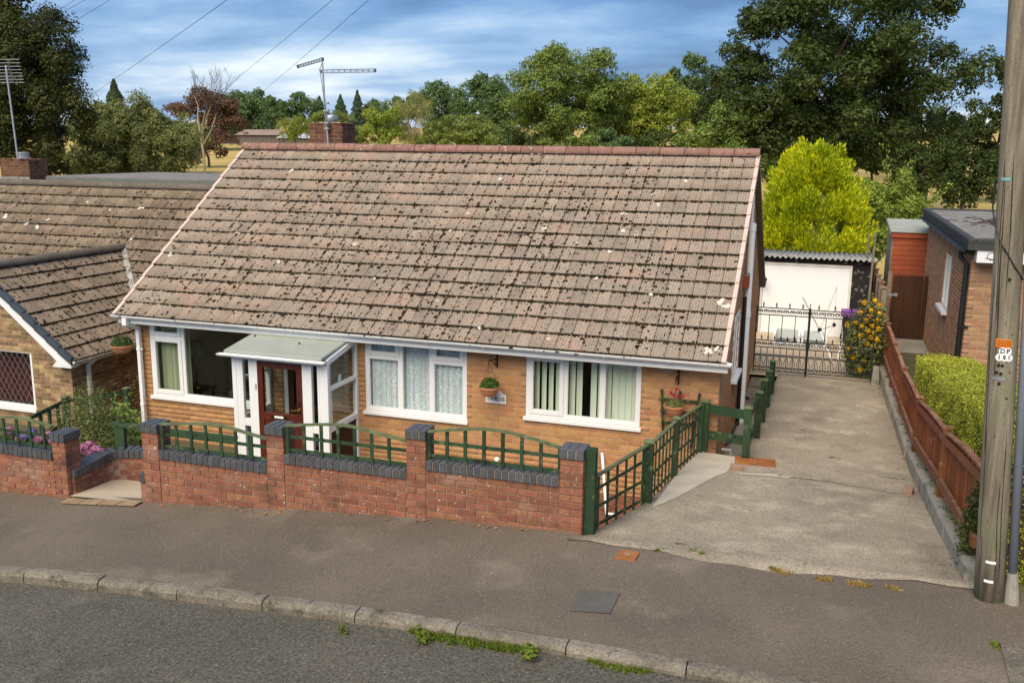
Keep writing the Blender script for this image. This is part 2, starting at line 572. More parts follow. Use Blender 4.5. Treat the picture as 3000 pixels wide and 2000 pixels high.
M['sofa'] = pmat('dark_sofa', (0.05, 0.034, 0.03), (0.035, 0.025, 0.022), 5, 0.8)
M['soil'] = pmat('soil', (0.055, 0.038, 0.024), (0.035, 0.025, 0.016), 9, 1.0, 0.8, 40)
M['ground'] = pmat('rough_ground', (0.12, 0.115, 0.05), (0.09, 0.08, 0.045), 0.7, 1.0, 0.5, 8, fine=0.2)
M['field'] = pmat('golden_field', (0.52, 0.37, 0.11), (0.42, 0.31, 0.105), 0.05, 1.0, 0.5, 2, fine=0.1, spots=[((0.25, 0.24, 0.07), 0.09, 0.55, 0.7)])
M['gravel'] = pmat('red_gravel', (0.24, 0.085, 0.055), (0.19, 0.066, 0.045), 9, 0.95, rand=0.35, hue=0.02)
M['rust'] = pmat('rusty_cover', (0.36, 0.145, 0.045), (0.27, 0.10, 0.035), 6, 0.85, 0.5, 60, fine=0.2, spots=[((0.44, 0.22, 0.07), 4, 0.55, 0.7), ((0.17, 0.075, 0.04), 14, 0.6, 0.7)])
M['loosebrick'] = pmat('mortared_brick', (0.34, 0.22, 0.145), (0.27, 0.175, 0.12), 14, 0.95, 0.6, 60, fine=0.2)
M['purple'] = pmat('purple_lid', (0.22, 0.055, 0.30), (0.19, 0.045, 0.26), 5, 0.5)
M['binblack'] = pmat('bin_body', (0.022, 0.022, 0.024), (0.018, 0.018, 0.02), 5, 0.6)
M['sheet'] = pmat('corrugated_cement', (0.33, 0.33, 0.325), (0.25, 0.25, 0.245), 2.2, 0.95, 0.3, 60, fine=0.16, spots=[((0.10, 0.095, 0.08), 5, 0.54, 0.66)])
M['blackboard'] = pmat('black_painted_boards', (0.022, 0.020, 0.019), (0.014, 0.013, 0.013), 5, 0.8, 0.5, 30, fine=0.2, stretch=(1, 1, 6), spots=[((0.20, 0.17, 0.14), 9, 0.60, 0.66)])
M['polewood'] = pmat('weathered_pole', (0.30, 0.258, 0.19), (0.125, 0.105, 0.076), 16, 0.92, 0.8, 40, fine=0.22, stretch=(1, 1, 0.06), spots=[((0.15, 0.16, 0.09), 1.6, 0.52, 0.68), ((0.03, 0.022, 0.016), 14, 0.68, 0.72)])
M['conduit'] = pmat('grey_conduit', (0.22, 0.245, 0.285), (0.19, 0.21, 0.25), 3, 0.5)
M['orange'] = pmat('orange_plate', (0.80, 0.22, 0.015), (0.74, 0.19, 0.012), 9, 0.5)
M['signwhite'] = pmat('sign_white', (0.85, 0.86, 0.86), (0.82, 0.83, 0.84), 9, 0.4)
M['ink'] = pmat('sign_ink', (0.012, 0.014, 0.02), (0.012, 0.014, 0.02), 9, 0.5)
M['inkgrey'] = pmat('faded_ink', (0.45, 0.45, 0.43), (0.5, 0.5, 0.47), 30, 0.6)
M['signred'] = pmat('sign_red', (0.50, 0.015, 0.03), (0.46, 0.013, 0.026), 9, 0.5)
M['tealplate'] = pmat('teal_strap', (0.20, 0.46, 0.44), (0.17, 0.40, 0.39), 9, 0.5)
M['flue'] = pmat('terracotta_flue', (0.30, 0.075, 0.03), (0.24, 0.06, 0.03), 8, 0.85)
M['chimbrick'] = pmat('sooty_brick', (0.165, 0.075, 0.042), (0.105, 0.05, 0.03), 5, 0.95, 0.6, 60, 0.2, 0.012, fine=0.25, spots=[((0.045, 0.035, 0.02), 6, 0.55, 0.66)])
M['bark'] = pmat('bark', (0.115, 0.085, 0.058), (0.07, 0.052, 0.036), 5, 0.95, 0.7, 20, stretch=(1, 1, 0.3))
M['birchbark'] = pmat('pale_bark', (0.48, 0.40, 0.29), (0.35, 0.28, 0.19), 5, 0.9, 0.4, 20)
M['twig'] = pmat('bare_twigs', (0.085, 0.06, 0.055), (0.06, 0.045, 0.045), 5, 0.95)
M['barnroof'] = pmat('barn_roof_sheet', (0.56, 0.58, 0.62), (0.46, 0.48, 0.52), 0.4, 0.5, spots=[((0.30, 0.27, 0.25), 0.35, 0.55, 0.75)])
M['barnroof2'] = pmat('barn_roof_old', (0.30, 0.22, 0.18), (0.24, 0.175, 0.145), 0.5, 0.9)
M['barnwall'] = pmat('barn_boards', (0.15, 0.125, 0.11), (0.095, 0.08, 0.072), 0.8, 0.9, stretch=(3, 3, 0.2))
M['rubber'] = pmat('fascia_box_white', (0.74, 0.75, 0.76), (0.70, 0.71, 0.72), 4, 0.45)
M['clothesline'] = pmat('rotary_line_steel', (0.60, 0.58, 0.54), (0.45, 0.42, 0.37), 9, 0.45, metal=0.3)
M['deadleaf'] = pmat('dead_leaf', (0.40, 0.155, 0.05), (0.30, 0.11, 0.04), 30, 0.9, rand=0.3, hue=0.02)
# foliage
M['oak'] = leafmat('oak_leaves', (0.1045, 0.1515, 0.0342), (0.1846, 0.2554, 0.0564), (0.3234, 0.3906, 0.0995))
M['oakdark'] = leafmat('dark_oak_leaves', (0.0287, 0.0451, 0.0126), (0.0540, 0.0819, 0.0179), (0.1058, 0.1376, 0.0305), 0.3)
M['lime'] = leafmat('dark_lime_leaves', (0.024, 0.032, 0.008), (0.049, 0.062, 0.014), (0.115, 0.115, 0.024), 0.3)
M['far'] = leafmat('far_wood_leaves', (0.0709, 0.1200, 0.0435), (0.1165, 0.1875, 0.0675), (0.1890, 0.2640, 0.0960))
M['pine'] = leafmat('pine_needles', (0.0324, 0.0648, 0.0284), (0.0567, 0.0972, 0.0405), (0.0932, 0.1377, 0.0567), 0.15)
M['yellowgreen'] = leafmat('yellow_green_leaves', (0.1760, 0.2269, 0.0330), (0.2888, 0.3506, 0.0578), (0.4537, 0.4950, 0.0935))
M['hawthorn'] = leafmat('hawthorn_leaves', (0.1079, 0.1552, 0.0345), (0.2055, 0.2545, 0.0604), (0.3550, 0.3881, 0.1035))
M['birch'] = leafmat('birch_leaves', (0.1584, 0.1872, 0.0516), (0.2736, 0.2880, 0.1008), (0.4320, 0.4176, 0.1728))
M['willow'] = leafmat('golden_willow_leaves', (0.160, 0.210, 0.028), (0.250, 0.300, 0.050), (0.360, 0.400, 0.090))
M['olive'] = leafmat('olive_willow_leaves', (0.1200, 0.1440, 0.0464), (0.2272, 0.2560, 0.0880), (0.3712, 0.3824, 0.1584))
M['copper'] = leafmat('copper_leaves', (0.088, 0.050, 0.031), (0.149, 0.083, 0.050), (0.204, 0.127, 0.077))
M['golden'] = leafmat('golden_conifer_sprays', (0.1518, 0.2340, 0.0076), (0.4554, 0.5187, 0.0127), (0.8096, 0.7590, 0.0228), 0.3)
M['sapling'] = leafmat('fresh_leaves', (0.1478, 0.2121, 0.0267), (0.2779, 0.3536, 0.0554), (0.4612, 0.5305, 0.1238))
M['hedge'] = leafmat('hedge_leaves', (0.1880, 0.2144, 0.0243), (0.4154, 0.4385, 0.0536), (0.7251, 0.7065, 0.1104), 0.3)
M['hedgedark'] = leafmat('dark_hedge_leaves', (0.029, 0.042, 0.010), (0.055, 0.078, 0.018), (0.117, 0.143, 0.034), 0.3)  # darker green than the clipped hedge leaves
M['shrub'] = leafmat('shrub_leaves', (0.0754, 0.1040, 0.0299), (0.1664, 0.1924, 0.0637), (0.3107, 0.3107, 0.1326))
M['brightshrub'] = leafmat('bright_shrub_leaves', (0.1443, 0.2197, 0.0338), (0.2795, 0.3887, 0.0754), (0.4732, 0.5746, 0.1352))
M['potplant'] = leafmat('pot_plant_leaves', (0.034, 0.073, 0.016), (0.068, 0.137, 0.029), (0.137, 0.234, 0.058))
M['pinkflower'] = leafmat('pink_petals', (0.38, 0.13, 0.25), (0.52, 0.22, 0.36), (0.62, 0.36, 0.46), 0.3)
M['blueflower'] = leafmat('blue_petals', (0.14, 0.12, 0.34), (0.24, 0.20, 0.46), (0.36, 0.30, 0.55), 0.3)
M['yellowflower'] = leafmat('yellow_petals', (0.62, 0.36, 0.01), (0.80, 0.50, 0.015), (0.85, 0.60, 0.05), 0.3)
M['redflower'] = leafmat('red_petals', (0.40, 0.01, 0.05), (0.55, 0.02, 0.08), (0.62, 0.05, 0.14), 0.3)
M['weed'] = leafmat('weed_leaves', (0.085, 0.125, 0.014), (0.155, 0.215, 0.028), (0.250, 0.290, 0.060))
M['drygrass'] = leafmat('dry_grass', (0.30, 0.20, 0.06), (0.40, 0.28, 0.09), (0.48, 0.36, 0.14))

# ------------------------------------------------------------------ levels of the sloping street, the drive and the plots
ZP_X = [-60, -20, -12, -9.6, -8.3, -7.36, -5.6, -3.25, -2.09, 0, 2, 8, 60]
ZP_Z = [-1.6, 0.68, 1.05, 1.165, 1.225, 1.325, 1.485, 1.66, 1.712, 1.765, 1.80, 1.90, 2.6]


def zp(x, y=-4.72):
    return float(np.interp(x, ZP_X, ZP_Z)) - 0.02 * max(0.0, -4.72 - y)


def zd(x, y):
    b = float(np.interp(y, [-5.2, -4.95, -2.5, 0, 6.1, 11.6, 20], [1.72, 1.705, 1.45, 1.18, 0.955, 0.77, 0.65]))
    return b + (zp(x) - 1.715) * max(0.0, min(1.0, -y / 4.95))


def on_drive(px, py):
    p = FA(px, py, 2, 1.2)
    for _ in range(8):
        p = FA(px, py, 2, zd(p.x, p.y))
    return p


def on_pave(px, py):
    p = FA(px, py, 2, 1.5)
    for _ in range(8):
        p = FA(px, py, 2, zp(p.x, p.y))
    return p


def ykerb(x):
    return -6.62 - 0.04 * (x + 7) if x > -7 else -6.62


def gz(x, y):
    """height of the ground sheet"""
    if y < -4.55:
        return zp(x, y) - 0.45
    if y < 13:
        if x > 1.42:
            return float(np.interp(y, [-4.6, 3, 10, 13], [1.66, 1.3, 1.08, 0.75]))
        if x > -0.9:
            return zd(x, y) - 0.3
        if x > -1.34:
            return 0.70
        if x > -11.4:
            return 0.30
        return float(np.interp(y, [-4.5, -3.6, -0.5, 4], [1.12, 0.92, 0.22, 0.2]))
    return 0.5 + (0 if y < 26 else 0.036 * (min(y, 330) - 26)) + 0.25 * math.sin(x * 0.05) * min(1, (y - 13) / 40)


def sheet(name, xs, ys, zf, mat, kind='structure', parent=None, thick=0.0):
    V = [(x, y, zf(x, y)) for y in ys for x in xs]
    nx = len(xs)
    Fq = [(j * nx + i, j * nx + i + 1, (j + 1) * nx + i + 1, (j + 1) * nx + i) for j in range(len(ys) - 1) for i in range(nx - 1)]
    o = np_mesh(name, V, Fq, mat, parent)
    if kind:
        o['kind'] = kind
    return o


def lin(a, b, n):
    return list(np.linspace(a, b, n))


gx = lin(-500, -40, 12) + lin(-36, -14, 8) + [-13, -12, -11.41, -11.39, -9, -6, -3, -1.35, -1.33, -0.91, -0.89, 0, 1.40, 1.44, 2.3, 4, 8] + lin(14, 40, 5) + lin(60, 500, 10)
gy = [-60, -30, -15, -8, -4.57, -4.54, -4.2, -3.6, -3, -2, -1, 0, 2, 4, 6, 8, 10, 12.9, 14, 17, 20, 23, 26, 30, 40, 55, 75, 100, 140, 180, 230, 280, 330, 420, 700, 1200]
g = sheet('ground', gx, gy, gz, M['ground'])
g.data.materials.append(M['field'])
for poly in g.data.polygons:
    if poly.center.y > 27:
        poly.material_index = 1

# road and pavement
xs = lin(-60, -14, 12) + lin(-13, 8, 64) + lin(9, 60, 10)


def strip(name, mat, ya, yb, n, zf):
    V, Fq = [], []
    for j in range(n + 1):
        for x in xs:
            a, b = ya(x), yb(x)
            y = a + (b - a) * j / n
            V.append((x, y, zf(x, y)))
    nx = len(xs)
    for j in range(n):
        for i in range(nx - 1):
            Fq.append((j * nx + i, j * nx + i + 1, (j + 1) * nx + i + 1, (j + 1) * nx + i))
    o = np_mesh(name, V, Fq, mat)
    o['kind'] = 'structure'
    return o


def upstand(x):
    return float(np.interp(x, [-8, -4, -1.5, 1], [0.105, 0.095, 0.07, 0.055]))


def zroad(x, y):
    yk = ykerb(x)
    return zp(x, yk) - upstand(x) + 0.025 * min(3.0, max(0.0, yk - y))


strip('road', M['road'], lambda x: -30.0, lambda x: ykerb(x) + 0.02, 40, zroad)
strip('pavement', M['asphalt'], lambda x: ykerb(x) + 0.10, lambda x: -4.60 if x < -2.2 else -4.86, 8, lambda x, y: zp(x, y) + 0.010 * math.sin(x * 1.7 + y * 2.1) * 0.6)

# kerb: one stone after another
kerb = bpy.data.objects.new('kerb', None)
place(kerb, None, (-4, -6.7, 1.3))
kerb['kind'] = 'structure'
kx = -26.0
while kx < 12:
    x0, x1 = kx + 0.006, kx + 0.935 - 0.006
    ma = MB()
    prof = [(0.0, -0.30), (0.0, -0.035), (0.02, 0.0), (0.05, 0.008), (0.125, 0.008), (0.125, -0.30)]
    jit = random.uniform(-0.006, 0.006)
    vs = []
    for x in (x0, x1):
        for dy, dz in prof:
            y = ykerb(x) - 0.02 + dy
            z = zp(x, y) + dz + jit
            if dz == -0.30:
                z = zp(x, y) - 0.3
            vs.append((x, y, z))
    n = len(prof)
    fs = [tuple(range(n)), tuple(range(2 * n - 1, n - 1, -1))]
    for i in range(n):
        j = (i + 1) % n
        fs.append((i, i + n, j + n, j))
    ma.add(vs, fs).build('kerb_stone', M['kerb'], kerb)
    kx += 0.935

# ------------------------------------------------------------------ bricks
_unit = {}


def unit_brick(mat):
    if mat.name not in _unit:
        ix, iz, iy = 0.022, 0.06, 0.16
        a = [(-.5, 1, -.5), (.5, 1, -.5), (.5, 1, .5), (-.5, 1, .5)]
        b = [(-.5, iy, -.5), (.5, iy, -.5), (.5, iy, .5), (-.5, iy, .5)]
        c = [(-.5 + ix, 0, -.5 + iz), (.5 - ix, 0, -.5 + iz), (.5 - ix, 0, .5 - iz), (-.5 + ix, 0, .5 - iz)]
        fs = [(8, 9, 10, 11)]
        for k in range(4):
            j = (k + 1) % 4
            fs += [(k, j, j + 4, k + 4), (k + 4, j + 4, j + 8, k + 8)]
        me = bpy.data.meshes.new('brick')
        me.from_pydata(a + b + c, [], fs)
        me.materials.append(mat)
        V = np.array(a + b + c)
        _unit[mat.name] = (me, V, fs)
    return _unit[mat.name]


def rects_bond(u0, u1, v0, v1, L, H, holes=(), joint=0.011, off=0.0, clip=None):
    """bricks of a stretcher bond as (u0, u1, v0, v1) rectangles, cut at openings"""
    out = []
    r = 0
    v = v0
    while v < v1 - 0.02:
        va, vb = v + joint / 2, min(v + H, v1) - joint / 2
        u = u0 + off + (-L / 2 if r % 2 else 0)
        while u > u0:
            u -= L
        while u < u1:
            a, b = max(u, u0), min(u + L, u1)
            segs = [(a, b)]
            for (h0, h1, w0, w1) in holes:
                if w0 < vb - 0.02 and w1 > va + 0.02:
                    ns = []
                    for (s, e) in segs:
                        if h1 <= s or h0 >= e:
                            ns.append((s, e))
                        else:
                            if h0 > s:
                                ns.append((s, h0))
                            if h1 < e:
                                ns.append((h1, e))
                    segs = ns
            for (s, e) in segs:
                if e - s > 0.035:
                    q = (s + joint / 2, e - joint / 2, va, vb)
                    if clip is None or clip(q):
                        out.append(q)
            u += L
        v += H
        r += 1
    return out


def lay_bricks(parent, origin, rot, rects, mat, nmax=300, prefer=None, depth=0.045, dark=None, darkmat=None):
    """rects are in the wall's own u (along) and v (up); the first nmax by preference become parts, the rest one piece of stuff"""
    origin = Vector(origin)
    c, s = math.cos(rot), math.sin(rot)

    def wpos(u, w, v):
        return Vector((origin.x + c * u - s * w, origin.y + s * u + c * w, origin.z + v))
    if prefer is None:
        def prefer(q):
            p = wpos((q[0] + q[1]) / 2, 0, (q[2] + q[3]) / 2)
            return -((q[1] - q[0]) * (q[3] - q[2])) / ((p - CAM).length ** 2)
    rects = sorted(rects, key=prefer)
    for q in rects[:nmax]:
        m = mat
        if dark and darkmat and dark(q):
            m = darkmat
        me, V, fs = unit_brick(m)
        o = bpy.data.objects.new('brick', me)
        j = random.gauss(0, 0.0012)
        place(o, parent, wpos((q[0] + q[1]) / 2, j, (q[2] + q[3]) / 2))
        o.scale = (q[1] - q[0], depth, q[3] - q[2])
        o.rotation_euler = (0, 0, rot + random.gauss(0, 0.002))
    rest = rects[nmax:]
    if rest:
        me, V, fs = unit_brick(mat)
        allv, allf = [], []
        for i, q in enumerate(rest):
            P = V * np.array([q[1] - q[0], depth, q[3] - q[2]]) + np.array([(q[0] + q[1]) / 2, random.gauss(0, 0.0012), (q[2] + q[3]) / 2])
            W = np.stack([origin.x + c * P[:, 0] - s * P[:, 1], origin.y + s * P[:, 0] + c * P[:, 1], origin.z + P[:, 2]], 1)
            allv.append(W)
            allf += [tuple(k + 12 * i for k in f) for f in fs]
        o = np_mesh('brickwork', np.concatenate(allv), allf, mat, parent)
        o['kind'] = 'stuff'


def holed(mb, u0, u1, v0, v1, holes, fn):
    """wall panel with rectangular openings, as boxes; fn(u0,u1,v0,v1) adds one"""
    us = sorted(set([u0, u1] + [h for q in holes for h in q[:2] if u0 < h < u1]))
    vs = sorted(set([v0, v1] + [h for q in holes for h in q[2:] if v0 < h < v1]))
    for a, b in zip(us[:-1], us[1:]):
        run = None
        for cc, d in zip(vs[:-1], vs[1:]):
            mu, mv = (a + b) / 2, (cc + d) / 2
            hit = any(q[0] < mu < q[1] and q[2] < mv < q[3] for q in holes)
            if hit:
                if run:
                    fn(a, b, run[0], run[1])
                run = None
            else:
                run = (run[0], d) if run else (cc, d)
        if run:
            fn(a, b, run[0], run[1])


# ------------------------------------------------------------------ roof tiles
def tile_profile(w):
    p = [(0.0, 0.000), (0.006, 0.009)]
    nr = 4
    step = (w - 0.012) / nr
    for k in range(nr):
        u = 0.006 + k * step
        p += [(u + step * 0.52, 0.010), (u + step * 0.62, 0.002), (u + step * 0.86, 0.002), (u + step, 0.009)]
    p += [(w, 0.0)]
    return p


_tiles = {}


def tile_mesh(w, ln, mat):
    k = (round(w, 3), round(ln, 3), mat.name)
    if k in _tiles:
        return _tiles[k]
    g = 0.0025
    prof = tile_profile(w - 2 * g)
    V = []
    n = len(prof)
    for (u, h) in prof:
        V.append((u + g, 0.0, 0.042 + h))
    for (u, h) in prof:
        V.append((u + g, ln, 0.006 + h))
    for (u, h) in prof:
        V.append((u + g, 0.004, 0.012 + h * 0.6))
    fs = []
    for i in range(n - 1):
        fs.append((i, i + 1, i + 1 + n, i + n))
        fs.append((i + 2 * n, i + 1 + 2 * n, i + 1, i))
    me = bpy.data.meshes.new('tile')
    me.from_pydata(V, [], fs)
    me.materials.append(mat)
    _tiles[k] = (me, np.array(V), fs)
    return _tiles[k]


def lay_tiles(parent, origin, ang, rotz, ncol, nrow, w, gauge, mat, npart, skip=None):
    """origin: lower left corner of the slope; tiles run along u and up the slope"""
    ln = gauge + 0.045
    me, V, fs = tile_mesh(w, ln, mat)
    Rm = (Matrix.Rotation(rotz, 3, 'Z') @ Matrix.Rotation(ang, 3, 'X'))
    Rn = np.array(Rm)
    origin = Vector(origin)
    spots = []
    for r in range(nrow):
        for k in range(ncol):
            p = origin + Rm @ Vector((k * w, r * gauge, random.gauss(0, 0.0015)))
            if skip and skip(p):
                continue
            spots.append(((p - CAM).length, p))
    spots.sort(key=lambda s: s[0])
    for d, p in spots[:npart]:
        o = bpy.data.objects.new('tile', me)
        place(o, parent, p)
        o.rotation_euler = (ang + random.gauss(0, 0.0025), 0, rotz + random.gauss(0, 0.0025))
    rest = spots[npart:]
    if rest:
        allv, allf = [], []
        nv = len(V)
        for i, (d, p) in enumerate(rest):
            allv.append(V @ Rn.T + np.array(p))
            allf += [tuple(q + nv * i for q in f) for f in fs]
        o = np_mesh('tiling', np.concatenate(allv), allf, mat, parent)
        o['kind'] = 'stuff'
    return Rm


OCT_V = np.array([(1, 0, 0), (0.4, 0.9, 0), (-0.7, 0.6, 0), (-0.8, -0.5, 0), (0.2, -1, 0), (0.1, 0, 0.8)])
OCT_F = np.array([(0, 1, 5), (1, 2, 5), (2, 3, 5), (3, 4, 5), (4, 0, 5)])


def blobs(name, P, S, Rn, mat, parent, flat=0.5):
    """many small lumps lying on a slope"""
    n = len(P)
    a = RNG.uniform(0, 6.28, n)
    ca, sa = np.cos(a), np.sin(a)
    B = OCT_V[None] * RNG.uniform(0.7, 1.3, (n, 6, 1))
    B = np.stack([B[:, :, 0] * ca[:, None] - B[:, :, 1] * sa[:, None], B[:, :, 0] * sa[:, None] + B[:, :, 1] * ca[:, None], B[:, :, 2] * flat], 2)
    B = B * S[:, None, None]
    W = B @ Rn.T + P[:, None, :]
    Fq = (OCT_F[None] + 6 * np.arange(n)[:, None, None]).reshape(-1, 3)
    o = np_mesh(name, W.reshape(-1, 3), Fq, mat, parent, k=3)
    o['kind'] = 'stuff'
    return o


def moss_and_shade(parent, origin, Rm, ncol, nrow, w, gauge, mat, dens, seed, cover):
    rg = np.random.default_rng(seed)
    Rn = np.array(Rm)
    W = ncol * w
    U, Vv, S, Z = [], [], [], []
    for r in range(nrow):  # moss along each course, thickened to paint in the course shadow as well
        n = int(W / 0.036)
        u = np.linspace(0, W, n) + rg.normal(0, 0.012, n)
        U.append(u)
        Vv.append(np.full(n, r * gauge) + rg.normal(-0.007, 0.005, n))
        S.append(rg.uniform(0.021, 0.042, n) * (0.65 + 0.7 * rg.random(n) ** 2))
        Z.append(rg.uniform(0.016, 0.036, n))
    # lumps in the joints and on the faces, thickest in patches
    n = int(dens * W * nrow * gauge)
    u = rg.uniform(0, W, n * 3)
    v = rg.uniform(0, nrow * gauge, n * 3)
    den = cover(u / W, v / (nrow * gauge)) + 0.35 * np.sin(u * 2.3 + 1.7 * np.sin(v * 1.9)) * np.sin(v * 2.9 + u)
    keep = rg.random(n * 3) < np.clip(den, 0.03, 1) * 0.5
    u, v = u[keep], v[keep]
    jn = rg.random(len(u)) < 0.55
    u = np.where(jn, np.round(u / w) * w + rg.normal(0, 0.006, len(u)), u)
    fr = np.mod(v, gauge) / gauge
    U.append(u)
    Vv.append(v)
    S.append(np.clip(rg.lognormal(-4.3, 0.55, len(u)), 0.006, 0.045))
    Z.append(0.048 - 0.032 * fr)
    U, Vv, S, Z = map(np.concatenate, (U, Vv, S, Z))
    P = np.stack([U, Vv, Z], 1) @ Rn.T + np.array(origin)
    blobs('moss', P, S, Rn, mat, parent, 0.6)


def gutter(name, a, b, r, parent, mat=None, n=10):
    """half-round gutter with brackets between two points"""
    mat = mat or M['white']
    a, b = Vector(a), Vector(b)
    d = (b - a).normalized()
    s = d.cross(Vector((0, 0, 1))).normalized()
    t = Vector((0, 0, 1))
    mb = MB()
    prof = [s * (r * math.cos(k)) + t * (r * math.sin(k)) for k in np.linspace(math.pi, 2 * math.pi, n)]
    inn = [s * ((r - 0.006) * math.cos(k)) + t * ((r - 0.006) * math.sin(k)) for k in np.linspace(2 * math.pi, math.pi, n)]
    mb.prism([a + q for q in prof + inn], b - a)
    mb.prism([a + q for q in prof], d * 0.008)
    mb.prism([b + q for q in prof], d * -0.008)
    o = mb.build(name, mat, parent, smooth=False)
    L = (b - a).length
    k = 0.35
    while k < L:
        c = a + d * k
        p2 = [s * ((r + 0.010) * math.cos(q)) + t * ((r + 0.010) * math.sin(q)) for q in np.linspace(math.pi, 2 * math.pi, n)]
        i2 = [s * ((r + 0.001) * math.cos(q)) + t * ((r + 0.001) * math.sin(q)) for q in np.linspace(2 * math.pi, math.pi, n)]
        MB().prism([c + q for q in p2 + i2], d * 0.03).build('gutter_bracket', mat, o)
        k += 0.92
    return o


# ------------------------------------------------------------------ the bungalow
HX0, HX1, HD = -11.38, -1.30, 7.4
Z0 = 0.28
EAVE_Y, EAVE_Z, RIDGE_Y, RIDGE_Z = -0.37, 2.575, 3.70, 5.345
house = thing('bungalow', 'brick bungalow with a big mossy tiled roof and white porch, in the middle', 'house', (-6.3, 0, Z0))
W1 = (-11.12, -8.87, 1.09, 2.468)
W2 = (-6.93, -5.17, 1.235, 2.466)
W3 = (-4.20, -2.43, 1.415, 2.41)
PDOOR = (-8.45, -7.55, 0.36, 2.35)
holes = [W1, W2, W3, PDOOR]
mb = MB()
holed(mb, HX0, HX1, Z0, 2.50, holes, lambda a, b, c, d: mb.box((a, 0.008, c), (b, 0.24, d)))
wall = mb.build('wall', M['mortar'], house)
bh = [(q[0] - HX0, q[1] - HX0, q[2] - Z0 - (0.05 if q is not PDOOR else 0), q[3] - Z0) for q in holes]
rc = rects_bond(0, HX1 - HX0, 0, 2.50 - Z0, 0.225, 0.0832, bh)
VENT = (-1.975, -1.745, 2.285, 2.44)


def prefer_front(q):
    x, z = HX0 + (q[0] + q[1]) / 2, Z0 + (q[2] + q[3]) / 2
    hid = 0
    if -8.9 < x < -7.0:
        hid = 5
    if z < 0.75:
        hid = 3
    return hid - (q[1] - q[0]) / ((Vector((x, 0, z)) - CAM).length ** 2)


rc = [q for q in rc if not (HX0 + q[1] > VENT[0] and HX0 + q[0] < VENT[1] and Z0 + q[3] > VENT[2] and Z0 + q[2] < VENT[3])]
edges = sorted([q[0] for q in bh] + [q[1] for q in bh])


def dark_closer(q):
    return (q[1] - q[0]) < 0.15 and random.random() < 0.75


lay_bricks(wall, (HX0, 0, Z0), 0, rc, M['brick'], 300, prefer_front, dark=dark_closer, darkmat=M['brick_brown'])
vb = MB().box((VENT[0], 0.004, VENT[2]), (VENT[1], 0.012, VENT[3]))
for i in range(7):
    for j in range(5):
        x, z = VENT[0] + 0.02 + i * 0.0317, VENT[2] + 0.018 + j * 0.0296
        vb.box((x - 0.013, -0.004, z - 0.012), (x + 0.006, 0.004, z + 0.008))
vb.build('air_brick', M['brick_brown'], wall)
# other walls
mb = MB()
gp = [(HX1 - 0.008, 0.02, Z0), (HX1 - 0.008, HD, Z0), (HX1 - 0.008, HD, 2.5), (HX1 - 0.008, RIDGE_Y, RIDGE_Z - 0.10), (HX1 - 0.008, 0.02, 2.5)]
mb.prism(gp, (-0.2, 0, 0))
gable = mb.build('gable_wall', M['mortar'], house)


def inside_gable(q):
    u, v = (q[0] + q[1]) / 2, Z0 + q[3]
    lim = 2.5 + (RIDGE_Z - 0.14 - 2.5) * (1 - abs(u - RIDGE_Y) / RIDGE_Y)
    if 1.85 < u < 2.8 and 1.74 < v - 0.04 < 2.85:
        return False
    return v < lim


lay_bricks(gable, (HX1, 0, Z0), math.pi / 2, rects_bond(0, HD, 0, 5.2, 0.225, 0.0832, clip=inside_gable), M['brick'], 0)
mb = MB()
mb.prism([(HX0 + 0.2, 0.02, Z0), (HX0 + 0.2, HD, Z0), (HX0 + 0.2, HD, 2.5), (HX0 + 0.2, RIDGE_Y, RIDGE_Z - 0.1), (HX0 + 0.2, 0.02, 2.5)], (-0.192, 0, 0))
gl = mb.build('gable_wall', M['mortar'], house)
lay_bricks(gl, (HX0, HD, Z0), -math.pi / 2, [q for q in rects_bond(0, HD, 0, 2.2, 0.225, 0.0832)], M['brick'], 0)
MB().box((HX0 + 0.01, HD - 0.2, Z0), (HX1 - 0.02, HD, 2.5)).build('rear_wall', M['brick_brown'], house)
# rooms behind the windows
mb = MB()
for (a, b, x0, x1) in ((0.245, 3.6, HX0 + 0.21, -8.6), (0.245, 3.4, -8.55, -7.54), (0.245, 3.2, -7.5, -4.75), (0.245, 3.2, -4.65, HX1 - 0.22)):
    mb.add([(x0, a, 0.36), (x1, a, 0.36), (x1, b, 0.36), (x0, b, 0.36), (x0, a, 2.49), (x1, a, 2.49), (x1, b, 2.49), (x0, b, 2.49)],
           [(0, 1, 2, 3), (4, 7, 6, 5), (2, 6, 7, 3), (0, 3, 7, 4), (1, 5, 6, 2)])
mb.build('room', M['roomwall'], house)


def bar_frame(mb, x0, x1, z0, z1, w, y0, y1):
    mb.box((x0, y0, z0), (x0 + w, y1, z1)).box((x1 - w, y0, z0), (x1, y1, z1))
    mb.box((x0 + w, y0 + 0.001, z0), (x1 - w, y1 - 0.001, z0 + w)).box((x0 + w, y0 + 0.001, z1 - w), (x1 - w, y1 - 0.001, z1))


